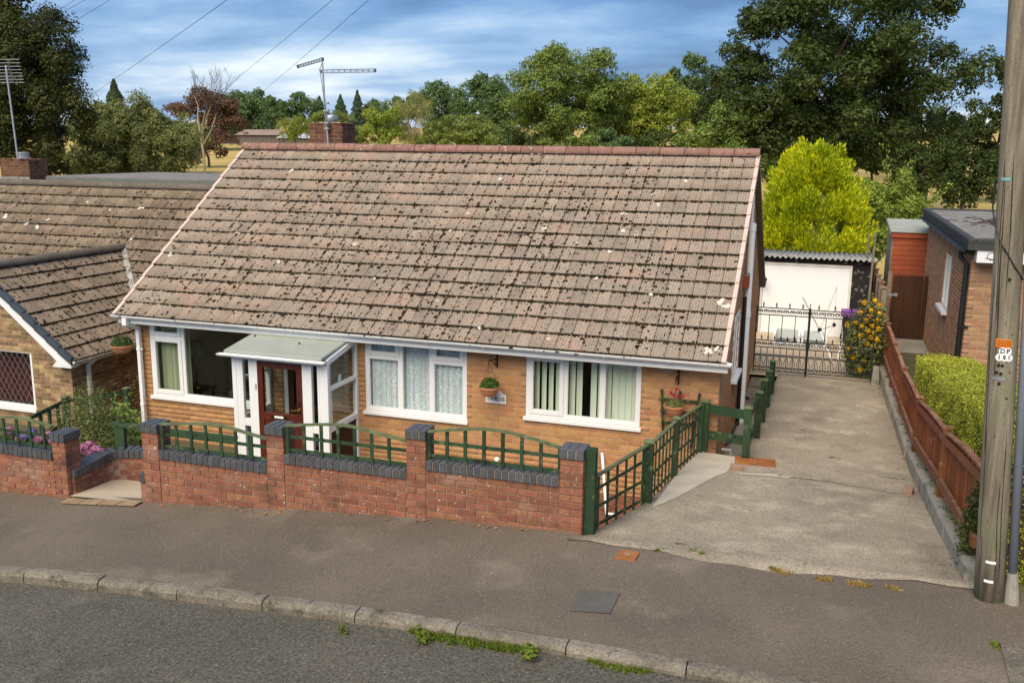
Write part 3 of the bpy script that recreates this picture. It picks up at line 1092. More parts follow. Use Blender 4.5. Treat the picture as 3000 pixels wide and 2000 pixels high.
def window(x0, x1, z0, z1, cols, name='window', sill_drop=0.06):
    """cols: list of (x0, x1, split z or None, opening?)"""
    y0, y1 = 0.012, 0.085
    mb = MB()
    bar_frame(mb, x0, x1, z0, z1, 0.062, y0, y1)
    w = mb.build(name, M['white'], house, bevel=0.004)
    MB().box((x0 - 0.03, -0.045, z0 - sill_drop), (x1 + 0.03, 0.03, z0 - 0.004)).build('sill', M['white'], w, bevel=0.006)
    mul = MB()
    for c in cols[:-1]:
        mul.box((c[1] - 0.032, y0 + 0.002, z0 + 0.06), (c[1] + 0.032, y1 - 0.002, z1 - 0.06))
    for c in cols:
        if c[2]:
            mul.box((c[0] + 0.03, y0 + 0.003, c[2] - 0.035), (c[1] - 0.03, y1 - 0.003, c[2] + 0.035))
    mul.build('mullion', M['white'], w, bevel=0.004)
    for i, c in enumerate(cols):
        a = c[0] + (0.06 if i == 0 else 0.03)
        b = c[1] - (0.06 if i == len(cols) - 1 else 0.03)
        spans = [(z0 + 0.06, z1 - 0.06, c[3])]
        if c[2]:
            spans = [(z0 + 0.06, c[2] - 0.033, c[3]), (c[2] + 0.033, z1 - 0.06, True)]
        for (p, q, opens) in spans:
            if opens:
                s = MB()
                bar_frame(s, a - 0.012, b + 0.012, p - 0.012, q + 0.012, 0.068, y0 - 0.016, y1 - 0.02)
                s.build('sash', M['white'], w, bevel=0.006)
                MB().box((a + 0.05, 0.028, p + 0.05), (b - 0.05, 0.032, q - 0.05)).build('pane', M['glass'], w)
            else:
                s = MB()
                bar_frame(s, a, b, p, q, 0.014, y0 + 0.006, y1 - 0.02)
                s.build('glazing_bead', M['white'], w)
                MB().box((a + 0.008, 0.034, p + 0.008), (b - 0.008, 0.038, q - 0.008)).build('pane', M['glass'], w)
    return w


def drape(name, x0, x1, z0, z1, y, mat, parent, amp=0.03, waves=9, seed=0):
    rg = np.random.default_rng(seed)
    nx = waves * 8
    ph = np.cumsum(rg.uniform(0.6, 1.4, nx))
    ph = ph / ph[-1] * waves * 2 * math.pi
    X = np.linspace(x0, x1, nx)
    V, Fq = [], []
    for k, z in enumerate((z0, (z0 + z1) / 2, z1)):
        for i in range(nx):
            V.append((X[i], y + amp * math.sin(ph[i]) * (1 - 0.15 * k) + 0.4 * amp * math.sin(2.3 * ph[i]), z))
    for k in range(2):
        for i in range(nx - 1):
            Fq.append((k * nx + i, k * nx + i + 1, (k + 1) * nx + i + 1, (k + 1) * nx + i))
    return np_mesh(name, V, Fq, mat, parent, smooth=True)


w = window(*W1, cols=[(-11.12, -10.45, 2.155, True), (-10.45, -8.87, None, False)])
drape('curtain', -11.08, -10.42, 1.0, 2.44, 0.20, M['curtain'], w, 0.035, 6, 3)
w = window(*W2, cols=[(-6.93, -6.31, 2.145, False), (-6.31, -5.765, None, False), (-5.765, -5.17, 2.145, False)])
drape('net_curtain', -6.9, -5.2, 1.2, 2.46, 0.12, M['net'], w, 0.03, 17, 5)
w = window(*W3, cols=[(-4.20, -3.585, None, True), (-3.585, -3.005, None, False), (-3.005, -2.43, None, False)])
sx = -4.12
k = 0
while sx < -2.5:
    gap = 0.11 if -3.36 < sx < -3.25 else (0.098 if sx > -3.0 else 0.112)
    if not (-3.32 < sx + 0.05 < -3.20):
        ang = R(30) if sx < -3.6 else (R(17) if sx < -3.05 else R(8))
        c, s = math.cos(ang) * 0.052, -math.sin(ang) * 0.052
        mb = MB()
        mb.prism([(sx + 0.05 - c, 0.17 - s, 1.44), (sx + 0.05, 0.162, 1.44), (sx + 0.05 + c, 0.17 + s, 1.44), (sx + 0.05 + c, 0.173 + s, 1.44), (sx + 0.05, 0.165, 1.44), (sx + 0.05 - c, 0.173 - s, 1.44)], (0, 0, 0.97))
        mb.build('blind_slat', M['blind'], w)
    sx += gap
    k += 1
# gable side window
mb = MB()
bar = [(1.90, 2.78, 1.80, 2.82)]
x = HX1 + 0.012
mb.box((x - 0.05, 1.90, 1.80), (x, 1.97, 2.82)).box((x - 0.05, 2.71, 1.80), (x, 2.78, 2.82)).box((x - 0.05, 1.97, 1.80), (x - .001, 2.71, 1.87)).box((x - 0.05, 1.97, 2.75), (x - .001, 2.71, 2.82)).box((x - 0.05, 2.31, 1.87), (x - .002, 2.37, 2.75))
w = mb.build('window', M['white'], house)
MB().box((x - 0.03, 1.97, 1.87), (x - 0.026, 2.71, 2.75)).build('pane', M['glass'], w)
MB().box((HX1 - 0.01, 1.86, 1.735), (HX1 + 0.09, 2.82, 1.796)).build('sill', M['white'], w, bevel=0.005)

# fascia, soffit, gutter, downpipe
mb = MB()
mb.box((HX0 - 0.10, -0.325, 2.425), (HX1 + 0.13, -0.30, 2.585)).box((HX0 - 0.10, -0.30, 2.485), (HX1 + 0.13, 0.02, 2.50))
mb.build('fascia', M['white'], house)
gut = gutter('gutter', (HX0 - 0.16, -0.385, 2.575), (HX1 + 0.19, -0.385, 2.575), 0.058, house)
MB().box((HX0 - 0.12, -0.425, 2.545), (HX1 + 0.14, -0.35, 2.556)).build('gutter_debris', M['moss'], gut)
mb = MB()
dx = -11.27
mb.box((dx - 0.045, -0.43, 2.40), (dx + 0.045, -0.34, 2.53))
mb.beam((dx, -0.385, 2.42), (dx, -0.09, 2.30), 0.066, 0.066)
mb.box((dx - 0.033, -0.125, 0.3), (dx + 0.033, -0.058, 2.31))
mb.box((dx - 0.038, -0.13, 1.9), (dx + 0.038, -0.054, 1.96)).box((dx - 0.038, -0.13, 0.9), (dx + 0.038, -0.054, 0.96)).box((dx, -0.11, 1.915), (dx + 0.075, -0.08, 1.935))
mb.build('downpipe', M['white'], house, bevel=0.006)

# roof
ANG = math.atan2(RIDGE_Z - EAVE_Z, RIDGE_Y - EAVE_Y)
SL = math.hypot(RIDGE_Z - EAVE_Z, RIDGE_Y - EAVE_Y)
RX0, RX1 = HX0 - 0.12, HX1 + 0.11
mb = MB()
BACK_Y, BACK_Z = 2 * RIDGE_Y - EAVE_Y, EAVE_Z
t = 0.075
mb.prism([(RX0 + 0.01, EAVE_Y + 0.01, EAVE_Z), (RX0 + 0.01, RIDGE_Y, RIDGE_Z), (RX0 + 0.01, RIDGE_Y, RIDGE_Z - t), (RX0 + 0.01, EAVE_Y + 0.05, EAVE_Z - t + 0.03)], (RX1 - RX0 - 0.02, 0, 0))
mb.prism([(RX0 + 0.01, BACK_Y, BACK_Z + 0.03), (RX0 + 0.01, RIDGE_Y, RIDGE_Z + 0.03), (RX0 + 0.01, RIDGE_Y, RIDGE_Z - t), (RX0 + 0.01, BACK_Y, BACK_Z - t)], (RX1 - RX0 - 0.02, 0, 0))
roof = mb.build('roof', M['tile_dark'], house)
NC, NR = 51, 15
TW = (RX1 - RX0 - 0.10) / NC
GA = (SL - 0.02) / NR
org = Vector((RX0 + 0.05, EAVE_Y - 0.02, EAVE_Z - 0.012))
Rm = lay_tiles(roof, org, ANG, 0, NC, NR, TW, GA, M['tile'], 300)
moss_and_shade(roof, org, Rm, NC, NR, TW, GA, M['moss'], 330, 4, lambda u, v: 0.56 - 1.4 * (u - 0.42) ** 2 - 0.9 * (v - 0.42) ** 2)
Rn = np.array(Rm)
# white lichen patches where the photograph shows them (pixels of the 2352 px wide view)
LP = [(668, 392, 9), (890, 347, 6), (545, 535, 7), (640, 600, 8), (390, 585, 9), (815, 560, 10), (1150, 411, 8), (1222, 352, 10), (1243, 351, 9), (1575, 415, 8), (1500, 445, 7), (1463, 538, 11), (1250, 525, 8),
      (1432, 531, 9), (1431, 491, 8), (1495, 675, 9), (1400, 580, 8), (1655, 692, 15), (1668, 703, 13), (1625, 805, 13), (1645, 800, 8), (1075, 490, 7), (1102, 752, 7), (1035, 530, 6), (1260, 778, 6), (1510, 470, 8), (1005, 690, 6), (1325, 560, 7), (860, 640, 6), (1370, 640, 7), (1180, 620, 5)]
P, S = [], []
nrm = Rm @ Vector((0, 0, 1))
o0 = org + nrm * 0.042
for (px, py, rr) in LP:
    d = fw + r2 * ((px * 1.27551 - 1500) / F_PX) - u2 * ((py * 1.27551 - 1000) / F_PX)
    c = CAM + d * ((o0 - CAM).dot(nrm) / d.dot(nrm))
    if c.y > RIDGE_Y:
        continue
    for q in range(7):
        P.append(c + Rm @ Vector((random.gauss(0, rr * 0.0022), random.gauss(0, rr * 0.0025), 0)))
        S.append(rr * 0.0027 * random.uniform(0.5, 1.3))
blobs('lichen', np.array([tuple(p) for p in P]), np.array(S), Rn, M['lichen'], roof, 0.10)
# verges and ridge
for side, vx in ((0, RX0), (1, RX1 - 0.062)):
    for r in range(NR):
        a = Rm @ Vector((0, r * GA - 0.02, 0.0)) + Vector((0, org.y, org.z))
        mb = MB()
        lift0, lift1 = 0.062, 0.040
        vs = []
        for (uu, zz) in ((0, -0.05), (0.062, -0.05), (0.062, 1), (0, 1)):
            for v, lf in ((0.0, lift0), (GA + 0.02, lift1)):
                p = Rm @ Vector((uu, r * GA - 0.015 + v, lf if zz == 1 else -0.055))
                vs.append((vx + p.x, org.y + p.y, org.z + p.z))
        mb.add(vs, [(0, 2, 4, 6), (1, 7, 5, 3), (0, 1, 3, 2), (2, 3, 5, 4), (4, 5, 7, 6), (6, 7, 1, 0)])
        mb.build('verge_tile', M['verge'], roof)
n = 24
for k in range(n):
    x0 = RX0 + (RX1 - RX0) * k / n
    x1 = RX0 + (RX1 - RX0) * (k + 1) / n - 0.012
    mb = MB()
    prof = [(math.cos(a) * 0.118, math.sin(a) * 0.098) for a in np.linspace(math.pi + 0.35, -0.35, 13)]
    j = random.gauss(0, 0.003)
    mb.prism([(x0, RIDGE_Y + q[0], RIDGE_Z + 0.035 + j + q[1]) for q in prof], (x1 - x0, 0, 0))
    ob = mb.build('ridge_tile', M['ridge'], roof)
P = np.array([(random.uniform(RX0, RX1), RIDGE_Y - 0.125 + random.gauss(0, 0.01), RIDGE_Z - 0.01 + random.gauss(0, 0.01)) for _ in range(160)])
blobs('ridge_moss', P, RNG.uniform(0.008, 0.022, 160), np.eye(3), M['moss'], roof)
# chimney
CX0, CX1, CY0, CY1 = -10.13, -9.37, 3.95, 4.5
ch = MB().box((CX0 + 0.008, CY0 + 0.008, 4.7), (CX1 - 0.008, CY1, 5.86)).build('chimney', M['mortar_red'], house)
lay_bricks(ch, (CX0, CY0, 4.98), 0, rects_bond(0, CX1 - CX0, 0, 0.90, 0.225, 0.075), M['chimbrick'], 60)
lay_bricks(ch, (CX1, CY0, 4.98), math.pi / 2, rects_bond(0, CY1 - CY0, 0, 0.90, 0.225, 0.075), M['chimbrick'], 40)
P = np.array([(random.uniform(CX0, CX1), random.uniform(CY0, CY1), 5.87) for _ in range(90)])
blobs('flaunching', P, RNG.uniform(0.02, 0.07, 90), np.eye(3), M['chimbrick'], ch)
P = np.array([(random.uniform(CX0, CX1 - 0.1), random.uniform(CY0, CY0 + 0.2), 5.885) for _ in range(26)])
blobs('chimney_lichen', P, RNG.uniform(0.015, 0.04, 26), np.eye(3), M['lichen'], ch)
mb = MB().lathe((-9.76, 4.22, 5.86), [(0.13, 0), (0.13, 0.12), (0.125, 0.15), (0.10, 0.19), (0.0, 0.20)], 14)
mb.build('cowl', M['metal'], ch, smooth=True)
# gable pipes and flue
mb = MB()
sp = FA(1737, 500, 0, HX1 + 0.10)
mb.tube([(HX1 + 0.085, 3.20, 0.62), (HX1 + 0.085, 3.20, 4.22)], 0.056, 14)
mb.tube([(HX1 + 0.085, 3.20, 4.10), (HX1 + 0.085, 3.20, 4.22)], 0.066, 14).tube([(HX1 + 0.085, 3.20, 2.62), (HX1 + 0.085, 3.20, 2.72)], 0.066, 14)
mb.tube([(HX1 + 0.085, 3.20, 4.22), (HX1 + 0.085, 3.20, 4.24)], 0.05, 12)
mb.build('soil_pipe', M['white'], house, smooth=False)
mb = MB().tube([(HX1 + 0.05, 3.42, 4.1), (HX1 + 0.05, 3.42, 5.0)], 0.02, 8).tube([(HX1 + 0.05, 3.55, 0.7), (HX1 + 0.05, 3.55, 4.7)], 0.022, 8)
mb.build('vent_pipe', M['white_old'], house)
mb = MB().tube([(HX1 + 0.05, 2.98, 0.72), (HX1 + 0.05, 2.98, 3.0)], 0.034, 8).tube([(HX1 + 0.05, 2.98, 0.8), (HX1 + 0.05, 1.1, 0.95)], 0.02, 8)
mb.build('waste_pipe', M['black'], house)
fp = FA(1715, 645, 0, HX1 + 0.05)
mb = MB().box((HX1, fp.y - 0.12, fp.z - 0.10), (HX1 + 0.10, fp.y + 0.12, fp.z + 0.09))
fl = mb.build('flue_terminal', M['flue'], house)
mb = MB()
for k in range(6):
    mb.box((HX1 + 0.02 + 0.012 * k, fp.y - 0.13 + 0.03 * k, fp.z + 0.092), (HX1 + 0.10, fp.y - 0.10 + 0.04 * k, fp.z + 0.12 + 0.01 * (k % 3)))
mb.build('flue_cap', M['lead'], fl)
mb = MB().tube([(HX1, 0.9, 0.93), (HX1 + 0.13, 0.9, 0.93), (HX1 + 0.14, 0.9, 0.86)], 0.025, 8)
mb.build('overflow_pipe', M['white_old'], house)
tp = FA(1702, 910, 0, HX1 + 0.05)
mb = MB().box((HX1, tp.y - 0.05, tp.z - 0.06), (HX1 + 0.12, tp.y + 0.05, tp.z + 0.05)).tube([(HX1 + 0.10, tp.y, tp.z), (HX1 + 0.18, tp.y - 0.03, tp.z - 0.02)], 0.035, 8)
mb.build('outside_tap_cover', M['black'], house)

# ------------------------------------------------------------------ porch (part of the bungalow)
PX0, PX1, PY = -8.75, -7.05, -1.0
PZ = 0.36
pw = 0.075
mb = MB()
ztf, ztb = 2.26, 2.44
for x in (PX0, PX1 - pw):
    mb.box((x, PY, PZ), (x + pw, PY + pw, ztf))
    mb.box((x, -0.07, PZ), (x + pw, -0.001, ztb))
    mb.prism([(x + 0.002, PY, ztf), (x + 0.002, -0.001, ztb), (x + 0.002, -0.001, ztb - 0.09), (x + 0.002, PY, ztf - 0.09)], (pw - 0.004, 0, 0))
    for zz in (0.38, 1.10, 1.76):
        y0 = PY + pw
        if zz < 0.5:
            mb.box((x + 0.004, y0, zz), (x + pw - 0.004, -0.07, zz + 0.08))
        else:
            mb.box((x + 0.004, y0, zz), (x + pw - 0.004, -0.07, zz + (0.09 if zz < 1.5 else 0.06)))
DX0, DX1 = -8.29, -7.50
mb.box((PX0 + pw, PY + 0.003, ztf - 0.10), (PX1 - pw, PY + pw - 0.003, ztf))
for x0, x1 in ((-8.60, -8.56), (-8.45, DX0 - 0.002), (DX1 + 0.002, -7.335), (-7.235, -7.20)):
    mb.box((x0, PY + 0.004, PZ), (x1, PY + pw - 0.004, ztf - 0.10))
mb.box((PX0 + pw, PY + 0.006, PZ), (-8.60, PY + pw - 0.006, ztf - 0.1)).box((-7.20, PY + 0.006, PZ), (PX1 - pw, PY + pw - 0.006, ztf - 0.1))
for x0, x1 in ((-8.56, -8.45), (-7.335, -7.235)):
    mb.box((x0, PY + 0.008, PZ), (x1, PY + pw - 0.008, PZ + 0.12)).box((x0, PY + 0.008, 1.08), (x1, PY + pw - 0.008, 1.20))
porch = mb.build('porch', M['white'], house, bevel=0.005)
for x in (PX0 + pw / 2, PX1 - pw / 2):
    for (a, b) in ((1.82, 2.30), (1.19, 1.76)):
        if b > 2:
            mb = MB().prism([(x - 0.003, PY + pw, a), (x - 0.003, -0.07, a), (x - 0.003, -0.07, ztb - 0.1), (x - 0.003, PY + pw, ztf - 0.09)], (0.006, 0, 0))
        else:
            mb = MB().box((x - 0.003, PY + pw, a), (x + 0.003, -0.07, b))
        mb.build('pane', M['glass'], porch)
    MB().box((x - 0.012, PY + pw, 0.46), (x + 0.012, -0.07, 1.10)).build('side_panel', M['brownwood'] if x > -8 else M['white'], porch)
for x0, x1 in ((-8.56, -8.45), (-7.335, -7.235)):
    for a, b in ((PZ + 0.12, 1.08), (1.20, ztf - 0.1)):
        MB().box((x0, PY + 0.03, a), (x1, PY + 0.036, b)).build('pane', M['glass'], porch)
dm = MB()
bar_frame(dm, DX0, DX1, PZ + 0.02, ztf - 0.102, 0.095, PY - 0.006, PY + 0.06)
dm.box((DX0 + 0.095, PY - 0.004, 1.22), (DX1 - 0.095, PY + 0.058, 1.345)).box((DX0 + 0.095, PY + 0.012, PZ + 0.1), (DX1 - 0.095, PY + 0.045, 1.22))
dm.box((DX0 + 0.17, PY + 0.004, PZ + 0.2), (DX1 - 0.17, PY + 0.012, 1.10))
dm.build('door', M['doorbrown'], porch, bevel=0.006)
MB().box((DX0 + 0.09, PY + 0.02, 1.345), (DX1 - 0.09, PY + 0.026, ztf - 0.19)).build('pane', M['glass'], porch)
mb = MB().box((-8.06, PY - 0.014, 1.255), (-7.78, PY - 0.004, 1.315))
mb.build('letterbox', M['brass'], porch)
MB().box((-8.00, PY - 0.018, 1.268), (-7.84, PY - 0.012, 1.302)).build('letterbox_flap', M['signwhite'], porch)
mb = MB().box((DX1 - 0.065, PY - 0.016, 1.36), (DX1 - 0.035, PY - 0.004, 1.58)).tube([(DX1 - 0.05, PY - 0.01, 1.44), (DX1 - 0.05, PY - 0.05, 1.44), (DX1 - 0.18, PY - 0.055, 1.425)], 0.010, 8)
mb.build('door_handle', M['brass'], porch)
mb = MB().box((-8.345, PY - 0.022, 1.71), (-8.315, PY - 0.002, 1.80))
mb.build('doorbell', M['white_old'], porch, bevel=0.006)
# porch roof: felt on a slab, falling forwards
rf = [(PX0 - 0.06, PY - 0.12, 2.315), (PX0 - 0.06, -0.03, 2.475), (PX0 - 0.06, -0.03, 2.40), (PX0 - 0.06, PY - 0.12, 2.262)]
mb = MB().prism(rf, (PX1 - PX0 + 0.03, 0, 0))
pr = mb.build('porch_roof', M['felt'], porch, bevel=0.02)
gutter('porch_gutter', (PX0 - 0.14, PY - 0.155, 2.268), (PX1 + 0.05, PY - 0.155, 2.268), 0.045, porch)
P = []
for (px, py) in ((747, 984), (795, 973), (870, 983), (877, 1006), (930, 975)):
    p = A(px, py, 1, -0.55)
    s = (p.y - PY) / 1.0
    P.append(p)
mb = MB()
for (px, py) in ((747, 984), (795, 973), (870, 983), (877, 1006), (930, 976)):
    d = fw + r2 * ((px - 1500) / F_PX) - u2 * ((py - 1000) / F_PX)
    nn = Vector((0, -0.16, 1.09)).normalized()
    c = CAM + d * ((Vector((PX0, PY - 0.12, 2.318)) - CAM).dot(nn) / d.dot(nn))
    mb.lathe(c, [(0.022, -0.01), (0.018, 0.012), (0.0, 0.018)], 7)
mb.build('moss_tuft', M['moss'], porch)
MB().box((PX0 - 0.04, PY - 0.30, Z0), (PX1 + 0.06, 0.0, PZ)).build('porch_step', M['retain'], house)
# notice stuck inside the porch side glass
np_ = A(600 + 1545 / 3.92, 900 + 808 / 3.92, 0, PX1 - 0.05)
MB().box((PX1 - 0.047, np_.y - 0.05, np_.z - 0.055), (PX1 - 0.045, np_.y + 0.05, np_.z + 0.055)).build('notice', M['signwhite'], porch)
# front door seen through the porch
mb = MB()
bar_frame(mb, -8.45, -7.55, 0.36, 2.35, 0.07, 0.01, 0.09)
fd = mb.build('inner_door_frame', M['white'], house)
mb = MB()
bar_frame(mb, -8.38, -7.62, 0.37, 2.28, 0.11, 0.02, 0.07)
mb.box((-8.27, 0.025, 1.05), (-7.73, 0.065, 1.18))
mb.build('inner_door', M['doorbrown'], fd)
MB().box((-8.27, 0.04, 0.48), (-7.73, 0.046, 2.17)).build('inner_door_pane', M['glass'], fd)

# ------------------------------------------------------------------ things inside the front room
lx = A(572, 1025, 1, 1.0).x
t = thing('table_lamp', 'table lamp with pale drum shade behind the left front window', 'lamp', (lx, 1.0, 1.0))
MB().lathe((lx, 1.0, 1.62), [(0.17, 0), (0.15, 0.24)], 18).build('lamp_shade', M['curtain'], t, smooth=True)
MB().lathe((lx, 1.0, 1.0), [(0.10, 0), (0.09, 0.03), (0.025, 0.06), (0.02, 0.35), (0.015, 0.62)], 12).build('lamp_base', M['brass'], t)
t = thing('side_table', 'dark wooden side table holding the lamp inside the left window', 'table', (lx, 1.0, 0.36))
MB().box((lx - 0.25, 0.78, 0.96), (lx + 0.25, 1.22, 0.996)).build('table_top', M['doorbrown'], t)
for sx_ in (lx - 0.23, lx + 0.19):
    for sy_ in (0.80, 1.16):
        MB().box((sx_, sy_, 0.364), (sx_ + 0.04, sy_ + 0.04, 0.958)).build('leg', M['doorbrown'], t)
t = thing('sofa', 'dark sofa seen through the large left window', 'sofa', (-9.4, 0.75, 0.36))
mb = MB().box((-9.8, 0.42, 0.40), (-8.7, 1.05, 0.82))
mb.build('seat', M['sofa'], t, bevel=0.06)
MB().box((-9.8, 0.30, 0.42), (-8.7, 0.46, 1.22)).build('backrest', M['sofa'], t, bevel=0.06)
for i, px in enumerate((-10.15, -9.35)):
    t = thing('wall_picture', ('small dark framed picture on the wall behind the lamp', 'dark framed picture on the wall above the sofa')[i], 'picture', (px, 3.56, 1.9))
    mb = MB()
    bar_frame(mb, px - 0.2, px + 0.2, 1.7, 2.15, 0.04, 3.555, 3.595)
    mb.build('frame', M['doorbrown'], t)
    MB().box((px - 0.16, 3.575, 1.74), (px + 0.16, 3.59, 2.11)).build('print', M['inkgrey'], t)

# ------------------------------------------------------------------ aerials


def boom(a, b, parent):
    a, b = Vector(a), Vector(b)
    mb = MB()
    for dz in (-0.028, 0.028):
        mb.tube([a + Vector((0, 0, dz)), b + Vector((0, 0, dz))], 0.008, 6)
    n = 9
    for k in range(n + 1):
        p = a + (b - a) * (k / n)
        w = 0.005 if k not in (0, n) else 0.02
        mb.box(p - Vector((w, w, 0.034)), p + Vector((w, w, 0.034)))
    d = (b - a).normalized()
    s = Vector((0, 0, 1))
    for k in range(1, 12):
        p = a + (b - a) * (k / 12)
        hl = 0.05 + 0.06 * (k / 12)
        mb.tube([p - d.cross(s) * hl, p + d.cross(s) * hl], 0.0035, 4)
    return mb.build('boom', M['aerialm'], parent)


t = thing('television_aerial', 'tall mast with two television aerial booms on the brick chimney', 'aerial', (-9.70, 3.86, 5.3))
mb = MB().tube([(-9.64, 3.86, 5.28), (-9.70, 3.86, 6.2), (-9.73, 3.86, 7.13)], [0.022, 0.020, 0.017], 8)
mb.build('mast', M['metal'], t)
boom((-9.72, 3.86, 7.10), (-10.9, 4.9, 7.06), t)
boom((-9.76, 3.86, 6.87), (-8.5, 3.7, 6.86), t)
MB().tube([(-9.73, 3.86, 7.05), (-9.79, 3.85, 6.9), (-9.75, 3.84, 6.7), (-9.70, 3.84, 6.3), (-9.66, 3.84, 5.8)], 0.006, 5).build('cable', M['black'], t)
mb = MB()
for z in (5.45, 5.75, 5.86, 6.1, 6.24):
    mb.box((-9.72, 3.83, z), (-9.62, 3.90, z + 0.035))
mb.build('clamp', M['metal'], t)

# ------------------------------------------------------------------ hanging baskets, name plate, wall trellis


def leaves(n, P, size, asp, nrm=None, rg=RNG, spread=1.0, pointed=True):
    """leaf-shaped quads at points P, facing roughly nrm"""
    N = rg.normal(0, 1, (n, 3))
    N /= np.linalg.norm(N, axis=1)[:, None]
    if nrm is not None:
        N = nrm + N * spread
        N /= np.linalg.norm(N, axis=1)[:, None] + 1e-9
    T = rg.normal(0, 1, (n, 3))
    T -= N * (T * N).sum(1)[:, None]
    T /= np.linalg.norm(T, axis=1)[:, None] + 1e-9
    B = np.cross(N, T)
    s = size * rg.uniform(0.65, 1.3, n)[:, None]
    a, b = T * s, B * s * asp
    if pointed:
        Q = np.stack([P - a, P - b * 0.9 - a * 0.1 + N * s * 0.12, P + a, P + b * 0.9 - a * 0.1 + N * s * 0.12], 1)
    else:
        Q = np.stack([P - a - b, P + a - b, P + a + b, P - a + b], 1)
    return Q.reshape(-1, 3)


def leafobj(name, V, mat, parent, kind=None):
    n = len(V) // 4
    o = np_mesh(name, V, np.arange(4 * n).reshape(n, 4), mat, parent)
    if kind:
        o['kind'] = kind
    return o


def dome_pts(c, rx, ry, rz, n, rg=RNG, full=False, inner=0.5):
    d = rg.normal(0, 1, (n, 3))
    d /= np.linalg.norm(d, axis=1)[:, None]
    if not full:
        d[:, 2] = np.abs(d[:, 2])
    r = inner + (1 - inner) * rg.random(n) ** 0.5
    return np.array(c) + d * r[:, None] * np.array([rx, ry, rz]), d


def basket(label, x, y, zrim, wx, rad, flowers=False, side=None):
    """pot hanging from a scrolled wall bracket; wx: wall position of the bracket"""
    t = thing('hanging_basket', label, 'hanging basket', (x, y, zrim), 'hanging baskets on the bungalow')
    prof = [(rad * 0.55, -0.145), (rad * 0.62, -0.14), (rad * 0.82, -0.09), (rad * 0.95, -0.03), (rad * 1.04, -0.03), (rad * 1.05, 0.0), (rad * 0.93, 0.0), (rad * 0.85, -0.03), (0.01, -0.035)]
    MB().lathe((x, y, zrim), prof, 24).build('pot', M['terracotta'], t, smooth=False)
    top = Vector((x, y, zrim + 0.36))
    mb = MB()
    for a in (0.6, 2.7, 4.8):
        mb.tube([top, (x + math.cos(a) * rad, y + math.sin(a) * rad, zrim)], 0.0028, 4)
    mb.build('chain', M['bracket'], t)
    mb = MB()
    wy = 0.0
    if side is None:
        mb.box((wx - 0.012, wy - 0.012, top.z - 0.12), (wx + 0.012, wy - 0.001, top.z + 0.26))
        mb.beam((wx, wy - 0.01, top.z + 0.02), (top.x, top.y - 0.02, top.z + 0.04), 0.012, 0.014)
        mb.beam((wx, wy - 0.01, top.z - 0.10), (top.x, top.y + 0.06, top.z + 0.03), 0.010, 0.010)
        mb.beam((wx, wy - 0.01, top.z + 0.24), (top.x, top.y + 0.02, top.z + 0.05), 0.008, 0.008)
        for cz, rr in ((top.z - 0.02, 0.05), (top.z + 0.12, 0.05)):
            mb.tube([(wx, wy - 0.06 + math.cos(a) * rr * (1 - a / 16), cz + math.sin(a) * rr * (1 - a / 16)) for a in np.linspace(0, 9, 20)], 0.005, 5)
        mb.tube([(top.x, top.y - 0.02 + math.cos(a) * 0.03, top.z + 0.02 + math.sin(a) * 0.035) for a in np.linspace(0, 6.0, 14)], 0.005, 5)
    else:
        mb.beam(side, (top.x, top.y, top.z + 0.03), 0.012, 0.014)
        mb.beam((side[0], side[1], side[2] - 0.15), (top.x + 0.05, top.y, top.z + 0.02), 0.010, 0.010)
        mb.box((side[0] - 0.01, side[1] - 0.012, side[2] - 0.2), (side[0] + 0.012, side[1] + 0.012, side[2] + 0.1))
    mb.build('bracket', M['bracket'], t)
    n = 900
    P, d = dome_pts((x, y, zrim - 0.01), rad * 1.02, rad * 1.02, rad * 0.95 if not flowers else rad * 0.7, n, inner=0.35)
    leafobj('foliage', leaves(n, P, 0.020 if not flowers else 0.014, 0.5, d + np.array([0, 0, 0.5]), spread=0.8), M['potplant'] if not flowers else M['shrub'], t)
    if flowers:
        Q = []
        for (fx, fz) in ((-0.06, 0.19), (0.02, 0.25), (0.04, 0.14), (0.11, 0.15), (-0.02, 0.16)):
            p, d = dome_pts((x + fx, y - 0.05, zrim + fz), 0.022, 0.022, 0.02, 26, full=True)
            Q.append(leaves(26, p, 0.016, 0.7, d, spread=0.5))
        leafobj('flowers', np.concatenate(Q), M['redflower'], t)
        mb = MB()
        for (fx, fz) in ((-0.06, 0.19), (0.02, 0.25), (0.04, 0.14)):
            mb.tube([(x + fx * 0.3, y, zrim), (x + fx, y - 0.05, zrim + fz)], 0.003, 4)
        mb.build('stem', M['shrub'], t)
    return t


basket('terracotta basket with glossy green plant hanging beside the white name plate', -4.70, -0.26, 1.90, -4.664, 0.157)
basket('terracotta basket with red flowers hanging before the small wall trellis', -1.885, -0.26, 1.885, -1.885, 0.155, True)
basket('terracotta basket with green plant hanging at the far left corner of the bungalow', -11.56, -0.18, 2.0, 0, 0.19, side=(HX0 + 0.02, -0.01, 2.36))

t = thing('name_plate', 'white arched house name plate reading TWELVE, half hidden by the basket', 'sign', (-4.68, -0.012, 1.57))
pts = [(-4.85, 1.572), (-4.515, 1.572), (-4.515, 1.715), (-4.555, 1.718)]
for a in np.linspace(0.35, math.pi - 0.35, 11):
    pts.append((-4.6825 + 0.135 * math.cos(a), 1.672 + 0.115 * math.sin(a)))
pts += [(-4.81, 1.718), (-4.85, 1.715)]
MB().prism([(p[0], -0.012, p[1]) for p in pts], (0, 0.011, 0)).build('plate', M['signwhite'], t)


